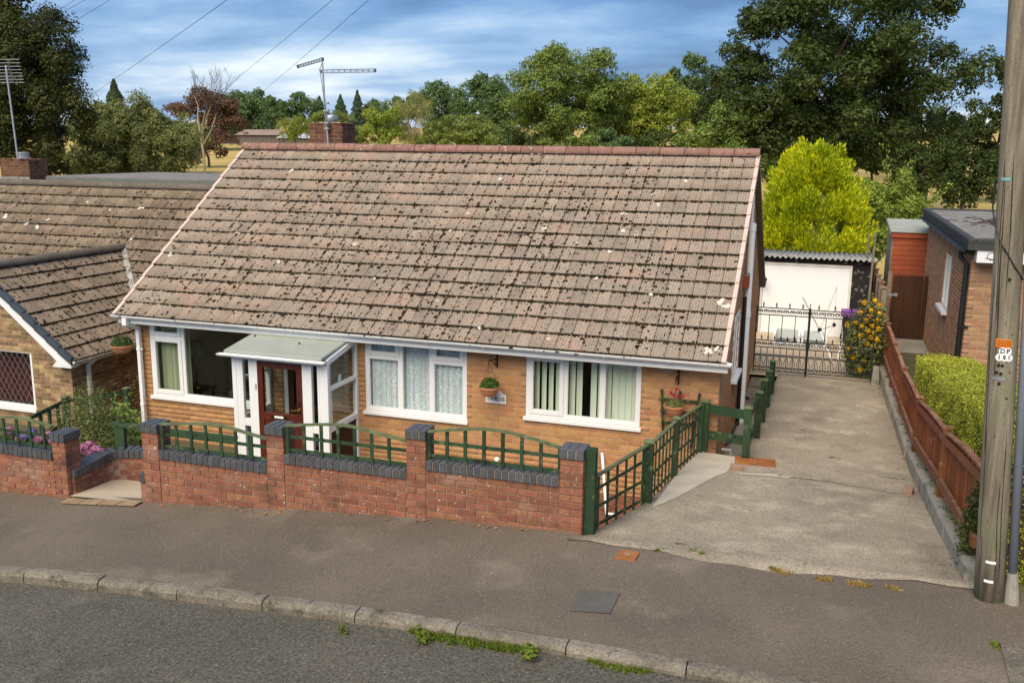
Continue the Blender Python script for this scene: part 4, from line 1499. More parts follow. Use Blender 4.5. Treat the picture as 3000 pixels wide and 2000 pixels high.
def text(body, loc, size, mat, parent, rot=(math.pi / 2, 0, 0), name='lettering', ext=0.0008, sx=1.0, bold=0.0):
    cu = bpy.data.curves.new(name, 'FONT')
    cu.body = body
    cu.size = size
    cu.align_x = 'CENTER'
    cu.align_y = 'CENTER'
    cu.extrude = ext
    cu.offset = bold
    ob = bpy.data.objects.new(name, cu)
    COL.objects.link(ob)
    bpy.context.view_layer.update()
    dg = bpy.context.evaluated_depsgraph_get()
    me = bpy.data.meshes.new_from_object(ob.evaluated_get(dg))
    bpy.data.objects.remove(ob)
    me.materials.clear()
    me.materials.append(mat)
    o = bpy.data.objects.new(name, me)
    place(o, parent, loc)
    o.rotation_euler = rot
    o.scale = (sx, 1, 1)
    return o


text('TWELVE', (-4.68, -0.0135, 1.635), 0.088, M['ink'], t, sx=0.92, bold=0.0012)
mb = MB()
for (bx, bz, br) in ((-4.675, 1.725, 0.016), (-4.665, 1.742, 0.010), (-4.69, 1.71, 0.011)):
    mb.prism([(bx + br * math.cos(a), -0.0132, bz + br * math.sin(a)) for a in np.linspace(0, 6.28, 9)[:-1]], (0, 0.0008, 0))
mb.build('faded_emblem', M['inkgrey'], t)

t = thing('wall_trellis', 'small dark green fan trellis on the brick wall behind the flower basket', 'trellis', (-1.84, -0.02, 1.2))
for (xa, za, xb, zb) in ((-2.06, 1.2, -2.115, 2.04), (-1.85, 1.2, -1.85, 2.035), (-1.66, 1.2, -1.57, 2.03)):
    MB().beam((xa, -0.03, za), (xb, -0.03, zb), 0.034, 0.014, (0, 1, 0)).build('upright', M['green'], t)
for (za, h) in ((1.90, 0.30), (1.72, 0.275), (1.55, 0.25)):
    MB().beam((-1.85 - h, -0.045, za), (-1.85 + h, -0.045, za), 0.014, 0.034).build('crossbar', M['green'], t)

# ------------------------------------------------------------------ front garden wall
GW = -4.72


def course_bricks(parent, x0, x1, z0, z1, y, mat, H=0.075, off=0.0, L=0.225):
    zz = [(x0, x1)]
    rc = rects_bond(0, x1 - x0, 0, z1 - z0, L, H, off=off)
    rc = [q for q in rc if zp(x0 + (q[0] + q[1]) / 2) - 0.05 < z0 + q[3]]
    lay_bricks(parent, (x0, y, z0), 0, rc, mat, 400)


def side_bricks(parent, x, y0, y1, z0, z1, mat, rot):
    rc = rects_bond(0, y1 - y0, 0, z1 - z0, 0.225, 0.075)
    if rot > 0:
        lay_bricks(parent, (x, y0, z0), rot, rc, mat, 120)
    else:
        lay_bricks(parent, (x, y1, z0), rot, rc, mat, 120)


def on_edge(parent, x0, n, pitch, ztop, h, y0, y1, mat, name='coping_brick'):
    """bricks laid on edge side by side"""
    for k in range(n):
        a = x0 + k * pitch + 0.005
        b = a + pitch - 0.010
        j = random.gauss(0, 0.0015)
        mb = MB().box((a, y0 + j, ztop - h), (b, y1 + j, ztop + j))
        o = mb.build(name, mat, parent, bevel=0.004)
    return


t = thing('garden_wall', 'red brick garden wall with four piers in front of the bungalow', 'wall', (-4.75, GW, 1.5))
piers = [(-7.395, -7.165, 2.292), (-5.72, -5.495, 2.445), (-4.02, -3.795, 2.585), (-2.35, -2.105, 2.567)]
panels = [(-7.165, -5.72, 1.991), (-5.495, -4.02, 2.138), (-3.795, -2.35, 2.268)]
zb = 1.02
mb = MB()
for (a, b, z) in piers:
    mb.box((a + 0.008, GW + 0.008, zb), (b - 0.008, GW + 0.22, z - 0.10))
for (a, b, z) in panels:
    mb.box((a - 0.004, GW + 0.010, zb), (b + 0.004, GW + 0.20, z - 0.1025))
core = mb.build('core', M['mortar_red'], t)
for i, (a, b, z) in enumerate(piers):
    n = 18
    top = z - 0.105
    rc = []
    for r in range(n):
        v1 = top - r * 0.075
        v0 = v1 - 0.075
        if v1 < zp((a + b) / 2) - 0.06:
            break
        if r % 2 == 0:
            rc.append((0.004, b - a - 0.004, v0 + 0.0055, v1 - 0.0055))
        else:
            h = (b - a) / 2
            rc += [(0.004, h - 0.005, v0 + 0.0055, v1 - 0.0055), (h + 0.005, b - a - 0.004, v0 + 0.0055, v1 - 0.0055)]
    lay_bricks(core, (a, GW - 0.004, 0), 0, rc, M['brick_red'], 60)
    rc2 = [(0.05, 0.222, q[2], q[3]) for q in rc if q[0] < 0.01]
    lay_bricks(core, (b, GW, 0), math.pi / 2, rc2, M['brick_red'], 20)
    lay_bricks(core, (a, GW + 0.225, 0), -math.pi / 2, rc2, M['brick_red'], 20)
    on_edge(t, a - 0.006, 3, (b - a + 0.012) / 3, z, 0.102, GW - 0.022, GW + 0.235, M['brick_blue'], 'cap_brick')
    MB().box((a + 0.004, GW - 0.010, z - 0.10), (b - 0.004, GW + 0.225, z - 0.012)).build('cap_mortar', M['mortar'], t)
for i, (a, b, z) in enumerate(panels):
    top = z - 0.105
    rc = []
    for r in range(14):
        v1 = top - r * 0.075
        for q in rects_bond(0, b - a, 0, 0.075, 0.225, 0.075, off=0.1125 * (r % 2)):
            xm = a + (q[0] + q[1]) / 2
            if v1 > zp(xm) - 0.03:
                rc.append((q[0], q[1], v1 - 0.075 + 0.0055, v1 - 0.0055))
    lay_bricks(core, (a, GW, 0), 0, rc, M['brick_red'], 140)
    on_edge(t, a + 0.004, 19, (b - a - 0.008) / 19, z, 0.105, GW - 0.022, GW + 0.20, M['brick_blue'])
    MB().box((a + 0.006, GW - 0.008, z - 0.10), (b - 0.006, GW + 0.19, z - 0.014)).build('coping_mortar', M['mortar'], t)
# stub and blue corner brick at the left pier
mb = MB().box((-7.47, GW + 0.02, 1.1), (-7.40, GW + 0.2, 1.56))
mb.build('pier_stub', M['brick_red'], t)
MB().box((-7.475, GW + 0.0, 1.56), (-7.398, GW + 0.2, 1.665)).build('cap_brick', M['brick_blue'], t, bevel=0.004)

# trellis panels on the wall


def arched_trellis(label, top, zbot, slats, y=GW + 0.045, midf=0.47, group='arched trellis panels on the front wall'):
    """top: curve points (x, z); slats: x positions"""
    t = thing('arched_trellis', label, 'trellis', ((top[0][0] + top[-1][0]) / 2, y, zbot), group)
    tx, tz = [p[0] for p in top], [p[1] for p in top]

    def ztop(x):
        return float(np.interp(x, tx, tz))
    X = np.linspace(tx[0], tx[-1], 28)
    # smooth the curve
    Z = np.array([ztop(x) for x in X])
    for _ in range(3):
        Z[1:-1] = (Z[:-2] + 2 * Z[1:-1] + Z[2:]) / 4
    mb = MB()
    poly = [(x, y - 0.022, z) for x, z in zip(X, Z)] + [(x, y - 0.022, z - 0.020) for x, z in zip(X[::-1], Z[::-1])]
    for i in range(len(X) - 1):
        mb.add([(X[i], y - 0.024, Z[i] - 0.022), (X[i + 1], y - 0.024, Z[i + 1] - 0.022), (X[i + 1], y + 0.024, Z[i + 1] - 0.022), (X[i], y + 0.024, Z[i] - 0.022),
                (X[i], y - 0.024, Z[i]), (X[i + 1], y - 0.024, Z[i + 1]), (X[i + 1], y + 0.024, Z[i + 1]), (X[i], y + 0.024, Z[i])],
               [(4, 5, 6, 7), (0, 3, 2, 1), (0, 1, 5, 4), (2, 3, 7, 6)] + ([(0, 4, 7, 3)] if i == 0 else []) + ([(1, 2, 6, 5)] if i == len(X) - 2 else []))
    mb.build('top_rail', M['green_top'], t)
    for x in slats:
        zt = float(np.interp(x, X, Z)) - 0.02
        MB().box((x - 0.0185, y - 0.016, zbot + 0.003), (x + 0.0185, y - 0.001, zt)).build('slat', M['green'], t)
    for zz in (zbot + 0.035, zbot + (max(Z) - zbot) * midf):
        xa, xb = tx[0], tx[-1]
        xs_ = [x for x in X if float(np.interp(x, X, Z)) > zz + 0.02]
        MB().box((xs_[0], y + 0.000, zz - 0.018), (xs_[-1], y + 0.014, zz + 0.018)).build('rail', M['green'], t)
    return t


TY = GW + 0.045


def cur(pts, ox, oy, sc):
    r = []
    for (px, py) in pts:
        p = A(ox + px / sc, oy + py / sc, 1, TY)
        r.append((p.x, p.z))
    return r


c1 = cur([(455, 192), (660, 190), (870, 184), (1080, 184), (1290, 205), (1520, 268), (1740, 335), (1930, 395)], 380, 1200, 4.9)
c1[0] = (-7.15, c1[0][1])
c1[-1] = (-5.735, c1[-1][1])
s1 = [p[0] for p in cur([(475, 400), (680, 400), (890, 400), (1100, 400), (1315, 400), (1530, 450), (1755, 500)], 380, 1200, 4.9)]
arched_trellis('arched dark green trellis panel on the front wall, nearest the path entrance', c1, 1.994, s1)
c2 = cur([(940, 1345), (1140, 1338), (1340, 1332), (1540, 1332), (1725, 1360), (1920, 1420)], 600, 900, 3.92) + cur([(550, 1270), (735, 1328)], 1000, 950, 3.92)
c2[0] = (-5.485, c2[0][1])
c2[-1] = (-4.03, c2[-1][1])
s2 = [p[0] for p in cur([(955, 1450), (1145, 1450), (1342, 1450), (1535, 1450)], 600, 900, 3.92)] + [p[0] for p in cur([(160, 1400), (352, 1400), (552, 1400)], 1000, 950, 3.92)]
arched_trellis('arched dark green trellis panel on the front wall, in front of the porch', c2, 2.141, s2)
c3 = cur([(362, 155), (600, 142), (800, 132), (1010, 128), (1230, 152), (1450, 205), (1670, 270), (1890, 345)], 1160, 1220, 3.92)
c3[0] = (-3.785, c3[0][1])
c3[-1] = (-2.36, c3[-1][1])
s3 = [p[0] for p in cur([(385, 320), (592, 320), (800, 320), (1015, 330), (1230, 350), (1448, 400), (1668, 450), (1885, 480)], 1160, 1220, 3.92)]
arched_trellis('arched dark green trellis panel on the front wall, nearest the driveway', c3, 2.271, s3)

# ------------------------------------------------------------------ neighbour's garden wall, path entrance
t = thing('garden_wall', "weathered brick garden wall with one blue capped pier at the far left", 'wall', (-9.4, GW, 1.2))
mb = MB().box((-13.5, GW + 0.01, 0.8), (-8.74, GW + 0.2, 1.68)).box((-8.72, GW + 0.008, 0.9), (-8.54, GW + 0.24, 1.93))
core = mb.build('core', M['mortar_red'], t)
rc = []
for r in range(9):
    v1 = 1.68 - r * 0.075
    for q in rects_bond(0, 3.0, 0, 0.075, 0.225, 0.075, off=0.1125 * (r % 2)):
        xm = -11.73 + (q[0] + q[1]) / 2
        if v1 > zp(xm) - 0.03 and xm < -8.73:
            rc.append((q[0], q[1], v1 - 0.0695, v1 - 0.0055))
lay_bricks(core, (-11.73, GW, 0), 0, rc, M['brick_red'], 130)
rc = []
for r in range(12):
    v1 = 1.925 - r * 0.075
    if v1 < 1.18:
        break
    if r % 2:
        rc.append((0.003, 0.197, v1 - 0.0695, v1 - 0.0055))
    else:
        rc += [(0.003, 0.095, v1 - 0.0695, v1 - 0.0055), (0.105, 0.197, v1 - 0.0695, v1 - 0.0055)]
lay_bricks(core, (-8.73, GW - 0.005, 0), 0, rc, M['brick_red'], 60)
lay_bricks(core, (-8.53, GW - 0.005, 0), math.pi / 2, [(0.02, 0.245, q[2], q[3]) for q in rc if q[0] < 0.01], M['brick_red'], 30)
on_edge(t, -11.73, 40, 0.075, 1.784, 0.10, GW - 0.02, GW + 0.2, M['brick_blue'])
MB().box((-11.7, GW - 0.008, 1.69), (-8.76, GW + 0.19, 1.772)).build('coping_mortar', M['mortar'], t)
on_edge(t, -8.745, 3, 0.0765, 2.03, 0.10, GW - 0.025, GW + 0.25, M['brick_blue'], 'cap_brick')
MB().box((-8.74, GW - 0.01, 1.935), (-8.53, GW + 0.24, 2.02)).build('cap_mortar', M['mortar'], t)

tl = [(-11.4, 2.02), (-10.6, 2.08), (-9.9, 2.05)] + [(p[0], p[1]) for p in cur([(40, 990), (160, 1000), (280, 1025), (405, 1062), (480, 1085)], 0, 900, 3.136)]
sl_ = [p[0] for p in cur([(40, 1100), (160, 1110), (280, 1130), (405, 1150)], 0, 900, 3.136)]
sl_ = [sl_[0] - 0.2 * k for k in range(8, 0, -1)] + sl_
arched_trellis("arched dark green trellis panel on the far left neighbour's wall", tl, 1.788, sl_, group=None)

# curved low wall beside the path
t = thing('curved_path_wall', 'low curved brick wall with blue coping beside the sloping beige path', 'wall', (-8.5, -4.2, 1.2))
pth = [(-8.50, -4.66), (-8.51, -4.45), (-8.53, -4.28), (-8.56, -4.10), (-8.575, -3.98), (-8.55, -3.88), (-8.47, -3.82), (-8.35, -3.785), (-8.20, -3.76), (-7.9, -3.73), (-7.4, -3.70), (-6.9, -3.68)]
ZT = 1.555
dense = []
for (a, b) in zip(pth[:-1], pth[1:]):
    L = math.dist(a, b)
    n = max(1, int(L / 0.02))
    for k in range(n):
        dense.append((a[0] + (b[0] - a[0]) * k / n, a[1] + (b[1] - a[1]) * k / n))
acc = [0]
for a, b in zip(dense[:-1], dense[1:]):
    acc.append(acc[-1] + math.dist(a, b))


def along(s):
    x = float(np.interp(s, acc, [d[0] for d in dense]))
    y = float(np.interp(s, acc, [d[1] for d in dense]))
    x2 = float(np.interp(s + 0.05, acc, [d[0] for d in dense]))
    y2 = float(np.interp(s + 0.05, acc, [d[1] for d in dense]))
    x1 = float(np.interp(s - 0.05, acc, [d[0] for d in dense]))
    y1 = float(np.interp(s - 0.05, acc, [d[1] for d in dense]))
    return x, y, math.atan2(y2 - y1, x2 - x1)


mb = MB()
s = 0
while s < acc[-1] - 0.05:
    x, y, a = along(s)
    x2, y2, a2 = along(min(s + 0.06, acc[-1]))
    nx, ny = -math.sin(a), math.cos(a)
    mx, my = -math.sin(a2), math.cos(a2)
    q = [(x + nx * 0.012, y + ny * 0.012), (x2 + mx * 0.012, y2 + my * 0.012), (x2 + mx * 0.2, y2 + my * 0.2), (x + nx * 0.2, y + ny * 0.2)]
    mb.add([(p[0], p[1], 0.4) for p in q] + [(p[0], p[1], ZT - 0.1) for p in q], [(4, 5, 6, 7), (0, 1, 5, 4), (2, 3, 7, 6)])
    s += 0.06
core = mb.build('core', M['mortar_red'], t)
s = 0.0
while s < 1.9:
    x, y, a = along(s + 0.037)
    c, d = math.cos(a), math.sin(a)
    mb = MB()
    q = []
    for (u, w_) in ((-0.032, -0.015), (0.032, -0.015), (0.032, 0.20), (-0.032, 0.20)):
        q.append((x + c * u - d * w_, y + d * u + c * w_))
    mb.prism([(p[0], p[1], ZT - 0.10) for p in q], (0, 0, 0.10)).build('coping_brick', M['brick_blue'], t, bevel=0.003)
    s += 0.074
for r in range(9):
    s = 0.0 if r % 2 else -0.1125
    while s < 1.9:
        a0, a1 = max(0, s), s + 0.225
        x, y, a = along((a0 + a1) / 2)
        me, _, _ = unit_brick(M['brick_red'])
        o = bpy.data.objects.new('brick', me)
        place(o, core, (x, y, ZT - 0.105 - 0.0375 - r * 0.075))
        o.scale = (a1 - a0 - 0.010, 0.045, 0.064)
        o.rotation_euler = (0, 0, a)
        s += 0.225
    if r >= 5:
        pass
V, Fq = [], []
pts = [(-8.50, -4.75), (-7.40, -4.75), (-8.50, -4.4), (-7.40, -4.4), (-8.6, -3.9), (-7.3, -3.9), (-8.6, -3.5), (-6.9, -3.5)]
zs = [1.262, 1.325, 1.235, 1.26, 1.17, 1.15, 1.10, 1.05]
V = [(p[0], p[1], z) for p, z in zip(pts, zs)]
o = np_mesh('garden_path', V, [(0, 1, 3, 2), (2, 3, 5, 4), (4, 5, 7, 6)], M['pathbeige'])
o['kind'] = 'structure'
mb = MB()
for k in range(4):
    mb.prism([(-8.5 + 0.275 * k, -4.90, zp(-8.4 + .275 * k) + 0.006), (-8.5 + 0.275 * k + 0.26, -4.90, zp(-8.15 + .275 * k) + 0.006), (-8.5 + 0.275 * k + 0.26, -4.75, zp(-8.15 + .275 * k) + 0.012), (-8.5 + 0.275 * k, -4.75, zp(-8.4 + .275 * k) + 0.012)], (0, 0, 0.008))
o = mb.build('path_threshold', M['threshold'], None)
o['kind'] = 'structure'
MB().box((-8.60, -3.52, 1.06), (-6.9, -3.48, 1.118)).build('step_edge', M['white_old'], None)['kind'] = 'structure'

# ------------------------------------------------------------------ drive
XL = [(-5.05, -2.25), (-4.72, -2.06), (-3.2, -1.72), (-1.8, -1.62), (-0.22, -1.49), (-0.20, -0.86), (1.2, -0.84), (6.3, -0.74)]


def xleft(y):
    return float(np.interp(y, [p[0] for p in XL], [p[1] for p in XL]))


def xwall(y):
    return 1.29 - 0.016 * y


ys = lin(-5.0, -4.8, 3) + lin(-4.7, -0.22, 22) + [-0.20] + lin(0.1, 6.3, 20)
V, Fq = [], []
NXD = 16
for j, y in enumerate(ys):
    for i in range(NXD + 1):
        u = i / NXD
        x = xleft(y) + (xwall(y) + 0.08 - xleft(y)) * u
        yy = y
        if j == 0:
            yy = -4.93 + 0.05 * math.sin(u * 9) + 0.03 * math.sin(u * 31) - 0.10 * math.sin(u * math.pi)
        z = zd(x, yy) + (0.004 if j > 0 else -0.012)
        V.append((x, yy, max(z, zp(x, yy) + 0.006) if j < 3 else z))
for j in range(len(ys) - 1):
    for i in range(NXD):
        a = j * (NXD + 1) + i
        Fq.append((a, a + 1, a + NXD + 2, a + NXD + 1))
base = len(V)
for j, y in enumerate(ys):
    v = V[j * (NXD + 1)]
    V.append((v[0], v[1], v[2] - (0.7 if y > -4.6 else 0.1)))
for j in range(len(ys) - 1):
    a, b = j * (NXD + 1), (j + 1) * (NXD + 1)
    Fq.append((a, b, base + j + 1, base + j))
o = np_mesh('driveway', V, Fq, M['drive'])
o['kind'] = 'structure'
drive = o


def dsheet(name, pts, mat, lift, parent=None, kind='structure'):
    """flat piece lying on the drive, outline in 2352 px pixels"""
    P = [on_drive(*p) for p in pts]
    c = sum(P, Vector()) / len(P)
    V = [(c.x, c.y, zd(c.x, c.y) + lift)] + [(p.x, p.y, zd(p.x, p.y) + lift) for p in P]
    n = len(P)
    o = np_mesh(name, V, [(0, i + 1, (i + 1) % n + 1) for i in range(n)], mat, parent, k=3)
    if kind:
        o['kind'] = kind
    return o


dsheet('pale_concrete_patch', [(1497, 1166), (1520, 1158), (1560, 1140), (1600, 1118), (1640, 1096), (1668, 1086), (1678, 1075), (1688, 1064), (1688, 1050), (1640, 1042), (1604, 1038), (1560, 1082)], M['patchconc'], 0.009)
dsheet('drive_repair', [(1772, 1056), (1782, 1060), (1779, 1068), (1772, 1074), (1768, 1073), (1776, 1066)], M['patchconc'], 0.010)
dsheet('drive_repair', [(1690, 1086), (1780, 1090), (1800, 1094), (1824, 1094), (1810, 1099), (1780, 1095), (1700, 1090)], M['patchconc'], 0.010)
for k, pts in enumerate(([(1770, 1093), (1830, 1098), (1880, 1104), (1930, 1111), (1990, 1122), (2050, 1133), (2080, 1136)], [(2010, 1093), (2040, 1098), (2070, 1100), (2078, 1101)],
                         [(1835, 1098), (1845, 1103), (1862, 1102), (1885, 1106)])):
    P = [on_drive(*p) for p in pts]
    Q = []
    for a, b in zip(P[:-1], P[1:]):
        for q in range(6):
            p = a.lerp(b, q / 6)
            Q.append(Vector((p.x + random.gauss(0, 0.008), p.y + random.gauss(0, 0.012), 0)))
    V, Fq = [], []
    for i, p in enumerate(Q):
        w_ = random.uniform(0.003, 0.009)
        for s in (-1, 1):
            V.append((p.x, p.y + s * w_, zd(p.x, p.y) + 0.0075))
    for i in range(len(Q) - 1):
        Fq.append((2 * i, 2 * i + 1, 2 * i + 3, 2 * i + 2))
    np_mesh('crack', V, Fq, M['soil'], drive)
# back yard
sheet('yard', [-1.9, -1, 0, 1.5], [6.0, 6.3, 8, 10, 11.55], lambda x, y: float(np.interp(y, [6, 6.3, 11.6], [0.957, 0.952, 0.785])), M['yard'])
# side path beside the bungalow
MB().box((HX1, -0.2, 0.5), (-0.80, 6.05, 0.735)).build('side_path', M['retain'], None)['kind'] = 'structure'
mb = MB()
for k, y in enumerate((3.7, 4.6, 5.4)):
    mb.box((-1.26, y, 0.74), (-0.90, y + 0.7, 0.79 + 0.05 * k))
mb.build('side_step', M['kerb'], None)['kind'] = 'structure'

# inspection cover, loose bricks, small covers
p = [on_drive(*q) for q in ((1689, 1048), (1781, 1057), (1779, 1086), (1700, 1080))]
cx, cy = -0.72, -0.46
c0 = (p[0] + p[2]) / 2
t = thing('inspection_cover', 'rusty orange chequered inspection cover set in the driveway', 'manhole cover', c0)
ux = (p[1] - p[0]).normalized()
uy = Vector((-ux.y, ux.x, 0)).normalized()
W_, H_ = (p[1] - p[0]).length, 0.50


def cov(u, v, dz):
    q = p[0] + ux * u - uy * v
    return Vector((q.x, q.y, zd(q.x, q.y) + dz))


MB().add([cov(0, 0, 0.012), cov(W_, 0, 0.012), cov(W_, H_, 0.012), cov(0, H_, 0.012), cov(0, 0, -0.03), cov(W_, 0, -0.03), cov(W_, H_, -0.03), cov(0, H_, -0.03)], [(0, 3, 2, 1), (0, 1, 5, 4), (1, 2, 6, 5), (2, 3, 7, 6), (3, 0, 4, 7)]).build('plate', M['rust'], t)
mb = MB()
for i in range(14):
    for j in range(12):
        u, v = 0.03 + i * (W_ - 0.06) / 13 + (0.01 if j % 2 else -0.01), 0.03 + j * (H_ - 0.06) / 11
        if 0.38 < u / W_ < 0.62 and 0.35 < v / H_ < 0.6:
            continue
        s_ = 1 if (i + j) % 2 else -1
        a, b = cov(u - 0.012, v - 0.008 * s_, 0.015), cov(u + 0.012, v + 0.008 * s_, 0.015)
        mb.beam(a, b, 0.006, 0.006)
mb.build('tread', M['rust'], t)
mb = MB()
for (u, v) in ((0.5, 0.12), (0.5, 0.87)):
    mb.tube([cov(W_ * u + math.cos(a) * 0.05, H_ * v + math.sin(a) * 0.03, 0.014) for a in np.linspace(0, math.pi, 7)], 0.006, 5)
mb.build('keyhole', M['black'], t)


def loose_brick(label, px, py, rot, s=(0.21, 0.10, 0.07)):
    c = on_drive(px, py)
    t = thing('loose_brick', label, 'brick', c)
    me = MB().box((-s[0] / 2, -s[1] / 2, 0.004), (s[0] / 2, s[1] / 2, s[2]))
    o = me.build('block', M['loosebrick'], t, bevel=0.010)
    o.location = Vector((0, 0, 0.004))
    o.rotation_euler = (0, 0, rot)
    return t


loose_brick('loose brown brick lying at the corner of the rusty cover', 1691, 1079, 0.1, (0.16, 0.10, 0.075))
loose_brick('loose pale brick lying against the concrete retaining wall', 2086, 1133, 1.35, (0.18, 0.11, 0.075))
q = on_pave(1441, 1276)
t = thing('stopcock_cover', 'small rusty square cover in the pavement by the driveway edge', 'cover', (q.x, q.y, zp(q.x, q.y)))
MB().add([(q.x - 0.10, q.y - 0.085, zp(q.x, q.y) + 0.016), (q.x + 0.09, q.y - 0.085, zp(q.x, q.y) + 0.018), (q.x + 0.10, q.y + 0.085, zp(q.x, q.y) + 0.018), (q.x - 0.08, q.y + 0.085, zp(q.x, q.y) + 0.016),
          (q.x - 0.10, q.y - 0.085, zp(q.x, q.y) - 0.03), (q.x + 0.09, q.y - 0.085, zp(q.x, q.y) - 0.03), (q.x + 0.10, q.y + 0.085, zp(q.x, q.y) - 0.03), (q.x - 0.08, q.y + 0.085, zp(q.x, q.y) - 0.03)],
         [(0, 1, 2, 3), (0, 4, 5, 1), (1, 5, 6, 2), (2, 6, 7, 3), (3, 7, 4, 0)]).build('lid', M['rust'], t)
MB().box((q.x - 0.03, q.y - 0.02, zp(q.x, q.y) + 0.015), (q.x + 0.03, q.y + 0.02, zp(q.x, q.y) + 0.021)).build('lid_boss', M['loosebrick'], t)


def psheet(name, pts, mat, lift):
    P = [on_pave(*p) for p in pts]
    V = [(p.x, p.y, zp(p.x, p.y) + lift) for p in P]
    o = np_mesh(name, V, [tuple(range(len(V)))], mat, None, k=len(V))
    o['kind'] = 'structure'
    return o


psheet('pavement_patch', [(1330, 1357), (1425, 1362), (1400, 1410), (1308, 1404)], M['patch'], 0.010)
P = [on_pave(*p) for p in ((2296, 1478), (2420, 1480), (2420, 1600), (2326, 1600))]
mb = MB()
mb.add([(p.x, p.y, zp(p.x, p.y) + 0.018) for p in P] + [(p.x, p.y, zp(p.x, p.y) - 0.05) for p in P], [(3, 2, 1, 0), (0, 1, 5, 4), (1, 2, 6, 5), (2, 3, 7, 6), (3, 0, 4, 7)])
ob = mb.build('chamber_slab', M['kerb'], None)
tag(ob, 'grey concrete chamber slab set in the pavement at the lower right', 'slab')

# ------------------------------------------------------------------ gravel bed
sheet('garden_bed', lin(-2.95, -1.6, 6), lin(-4.5, -0.02, 8), lambda x, y: 0.345, M['gravel'])
n = 3500
P = np.stack([RNG.uniform(-2.95, -1.6, n), RNG.uniform(-4.4, -0.05, n), np.full(n, 0.35)], 1)
o = blobs('gravel', P, RNG.uniform(0.012, 0.028, n), np.eye(3), M['gravel'], None, 0.8)
tag(o, 'red gravel in the sunken bed behind the lattice fence', 'gravel', None, 'stuff')

# ------------------------------------------------------------------ green lattice fence beside the drive
lp = [(-2.05, -4.62, 2.565), (-1.72, -3.22, 2.245), (-1.63, -1.8, 2.135), (-1.515, -0.22, 1.94)]
t = thing('lattice_fence', 'dark green lattice fence stepping down along the driveway', 'fence', (-1.8, -2.5, 1.4))


def post(parent, x, y, z0, z1, w=0.085, cap=True):
    o = MB().box((x - w / 2, y - w / 2, z0), (x + w / 2, y + w / 2, z1)).build('post', M['green'], parent)
    if cap:
        MB().add([(x - w * 0.62, y - w * 0.62, z1 + 0.001), (x + w * 0.62, y - w * 0.62, z1 + 0.001), (x + w * 0.62, y + w * 0.62, z1 + 0.001), (x - w * 0.62, y + w * 0.62, z1 + 0.001),
                  (x - w * 0.62, y - w * 0.62, z1 + 0.018), (x + w * 0.62, y - w * 0.62, z1 + 0.018), (x + w * 0.62, y + w * 0.62, z1 + 0.018), (x - w * 0.62, y + w * 0.62, z1 + 0.018), (x, y, z1 + 0.035)],
                 [(0, 3, 2, 1), (0, 1, 5, 4), (1, 2, 6, 5), (2, 3, 7, 6), (3, 0, 4, 7), (4, 5, 8), (5, 6, 8), (6, 7, 8), (7, 4, 8)]).build('post_cap', M['green_top'], parent)
    return o


for i, (x, y, z) in enumerate(lp):
    post(t, x, y, zd(x, y) - 0.35, z, 0.10 if i in (0, 1) else 0.075, i in (1, 2))
spans = [(0, 1, 6), (1, 2, 7), (2, 3, 7)]
for (i, j, n) in spans:
    a, b = Vector(lp[i]), Vector(lp[j])
    a.z -= 0.05 if i else 0.32
    b.z -= 0.02
    fl = Vector((b.x - a.x, b.y - a.y, 0)).normalized()
    a2, b2 = a + fl * 0.06, b - fl * 0.05
    MB().beam(a2, b2, 0.045, 0.022).build('top_rail', M['green_top'], t)
    for k in range(n):
        q = a2.lerp(b2, (k + 0.5) / n)
        side = Vector((-fl.y, fl.x, 0)) * 0.0
        MB().beam((q.x, q.y, zd(q.x, q.y) - 0.02), (q.x, q.y, q.z - 0.012), 0.034, 0.014, (fl.y, -fl.x, 0)).build('slat', M['green'], t)
    off = Vector((-fl.y, fl.x, 0)) * 0.018
    for k in range(3):
        f = (k + 0.2) / 3.0
        za, zb_ = zd(a2.x, a2.y) + (a2.z - zd(a2.x, a2.y)) * f, zd(b2.x, b2.y) + (b2.z - zd(b2.x, b2.y)) * f
        MB().beam(Vector((a2.x, a2.y, za)) + off, Vector((b2.x, b2.y, zb_)) + off, 0.014, 0.03).build('cross_slat', M['green'], t)

# post and rail fence
rp = [(-1.46, -0.14, 1.945), (-0.86, -0.28, 1.945), (-0.80, 0.98, 1.86), (-0.79, 2.05, 1.80), (-0.78, 3.15, 1.70), (-0.775, 4.25, 1.635)]
t = thing('post_and_rail_fence', 'dark green post and rail fence turning along the drive beside the gable', 'fence', (-0.85, 1.5, 1.1))
for (x, y, z) in rp:
    post(t, x, y, 0.70 if y > -0.2 else zd(x, y) - 0.3, z, 0.10)
for a, b in zip(rp[:-1], rp[1:]):
    a, b = Vector(a), Vector(b)
    d = (b - a)
    d.z = 0
    d.normalize()
    for dz, h in ((-0.10, 0.125), (-0.48, 0.125)):
        MB().beam(a + d * 0.045 + Vector((0, 0, dz)), b - d * 0.045 + Vector((0, 0, dz)), 0.036, h).build('rail', M['green'], t)
    if a.y > -0.25 and b.y > 0.5:
        for k in range(2):
            pass

# ------------------------------------------------------------------ iron gates
GY = 6.12


def scroll(mb, cx, cz, r, d, turns=1.6, y=GY, flip=1):
    pts = []
    for a in np.linspace(0, turns * 2 * math.pi, 22):
        rr = r * (1 - 0.62 * a / (turns * 2 * math.pi))
        pts.append((cx + d * rr * math.cos(a), y, cz + flip * rr * math.sin(a)))
    mb.tube(pts, 0.0068, 5)


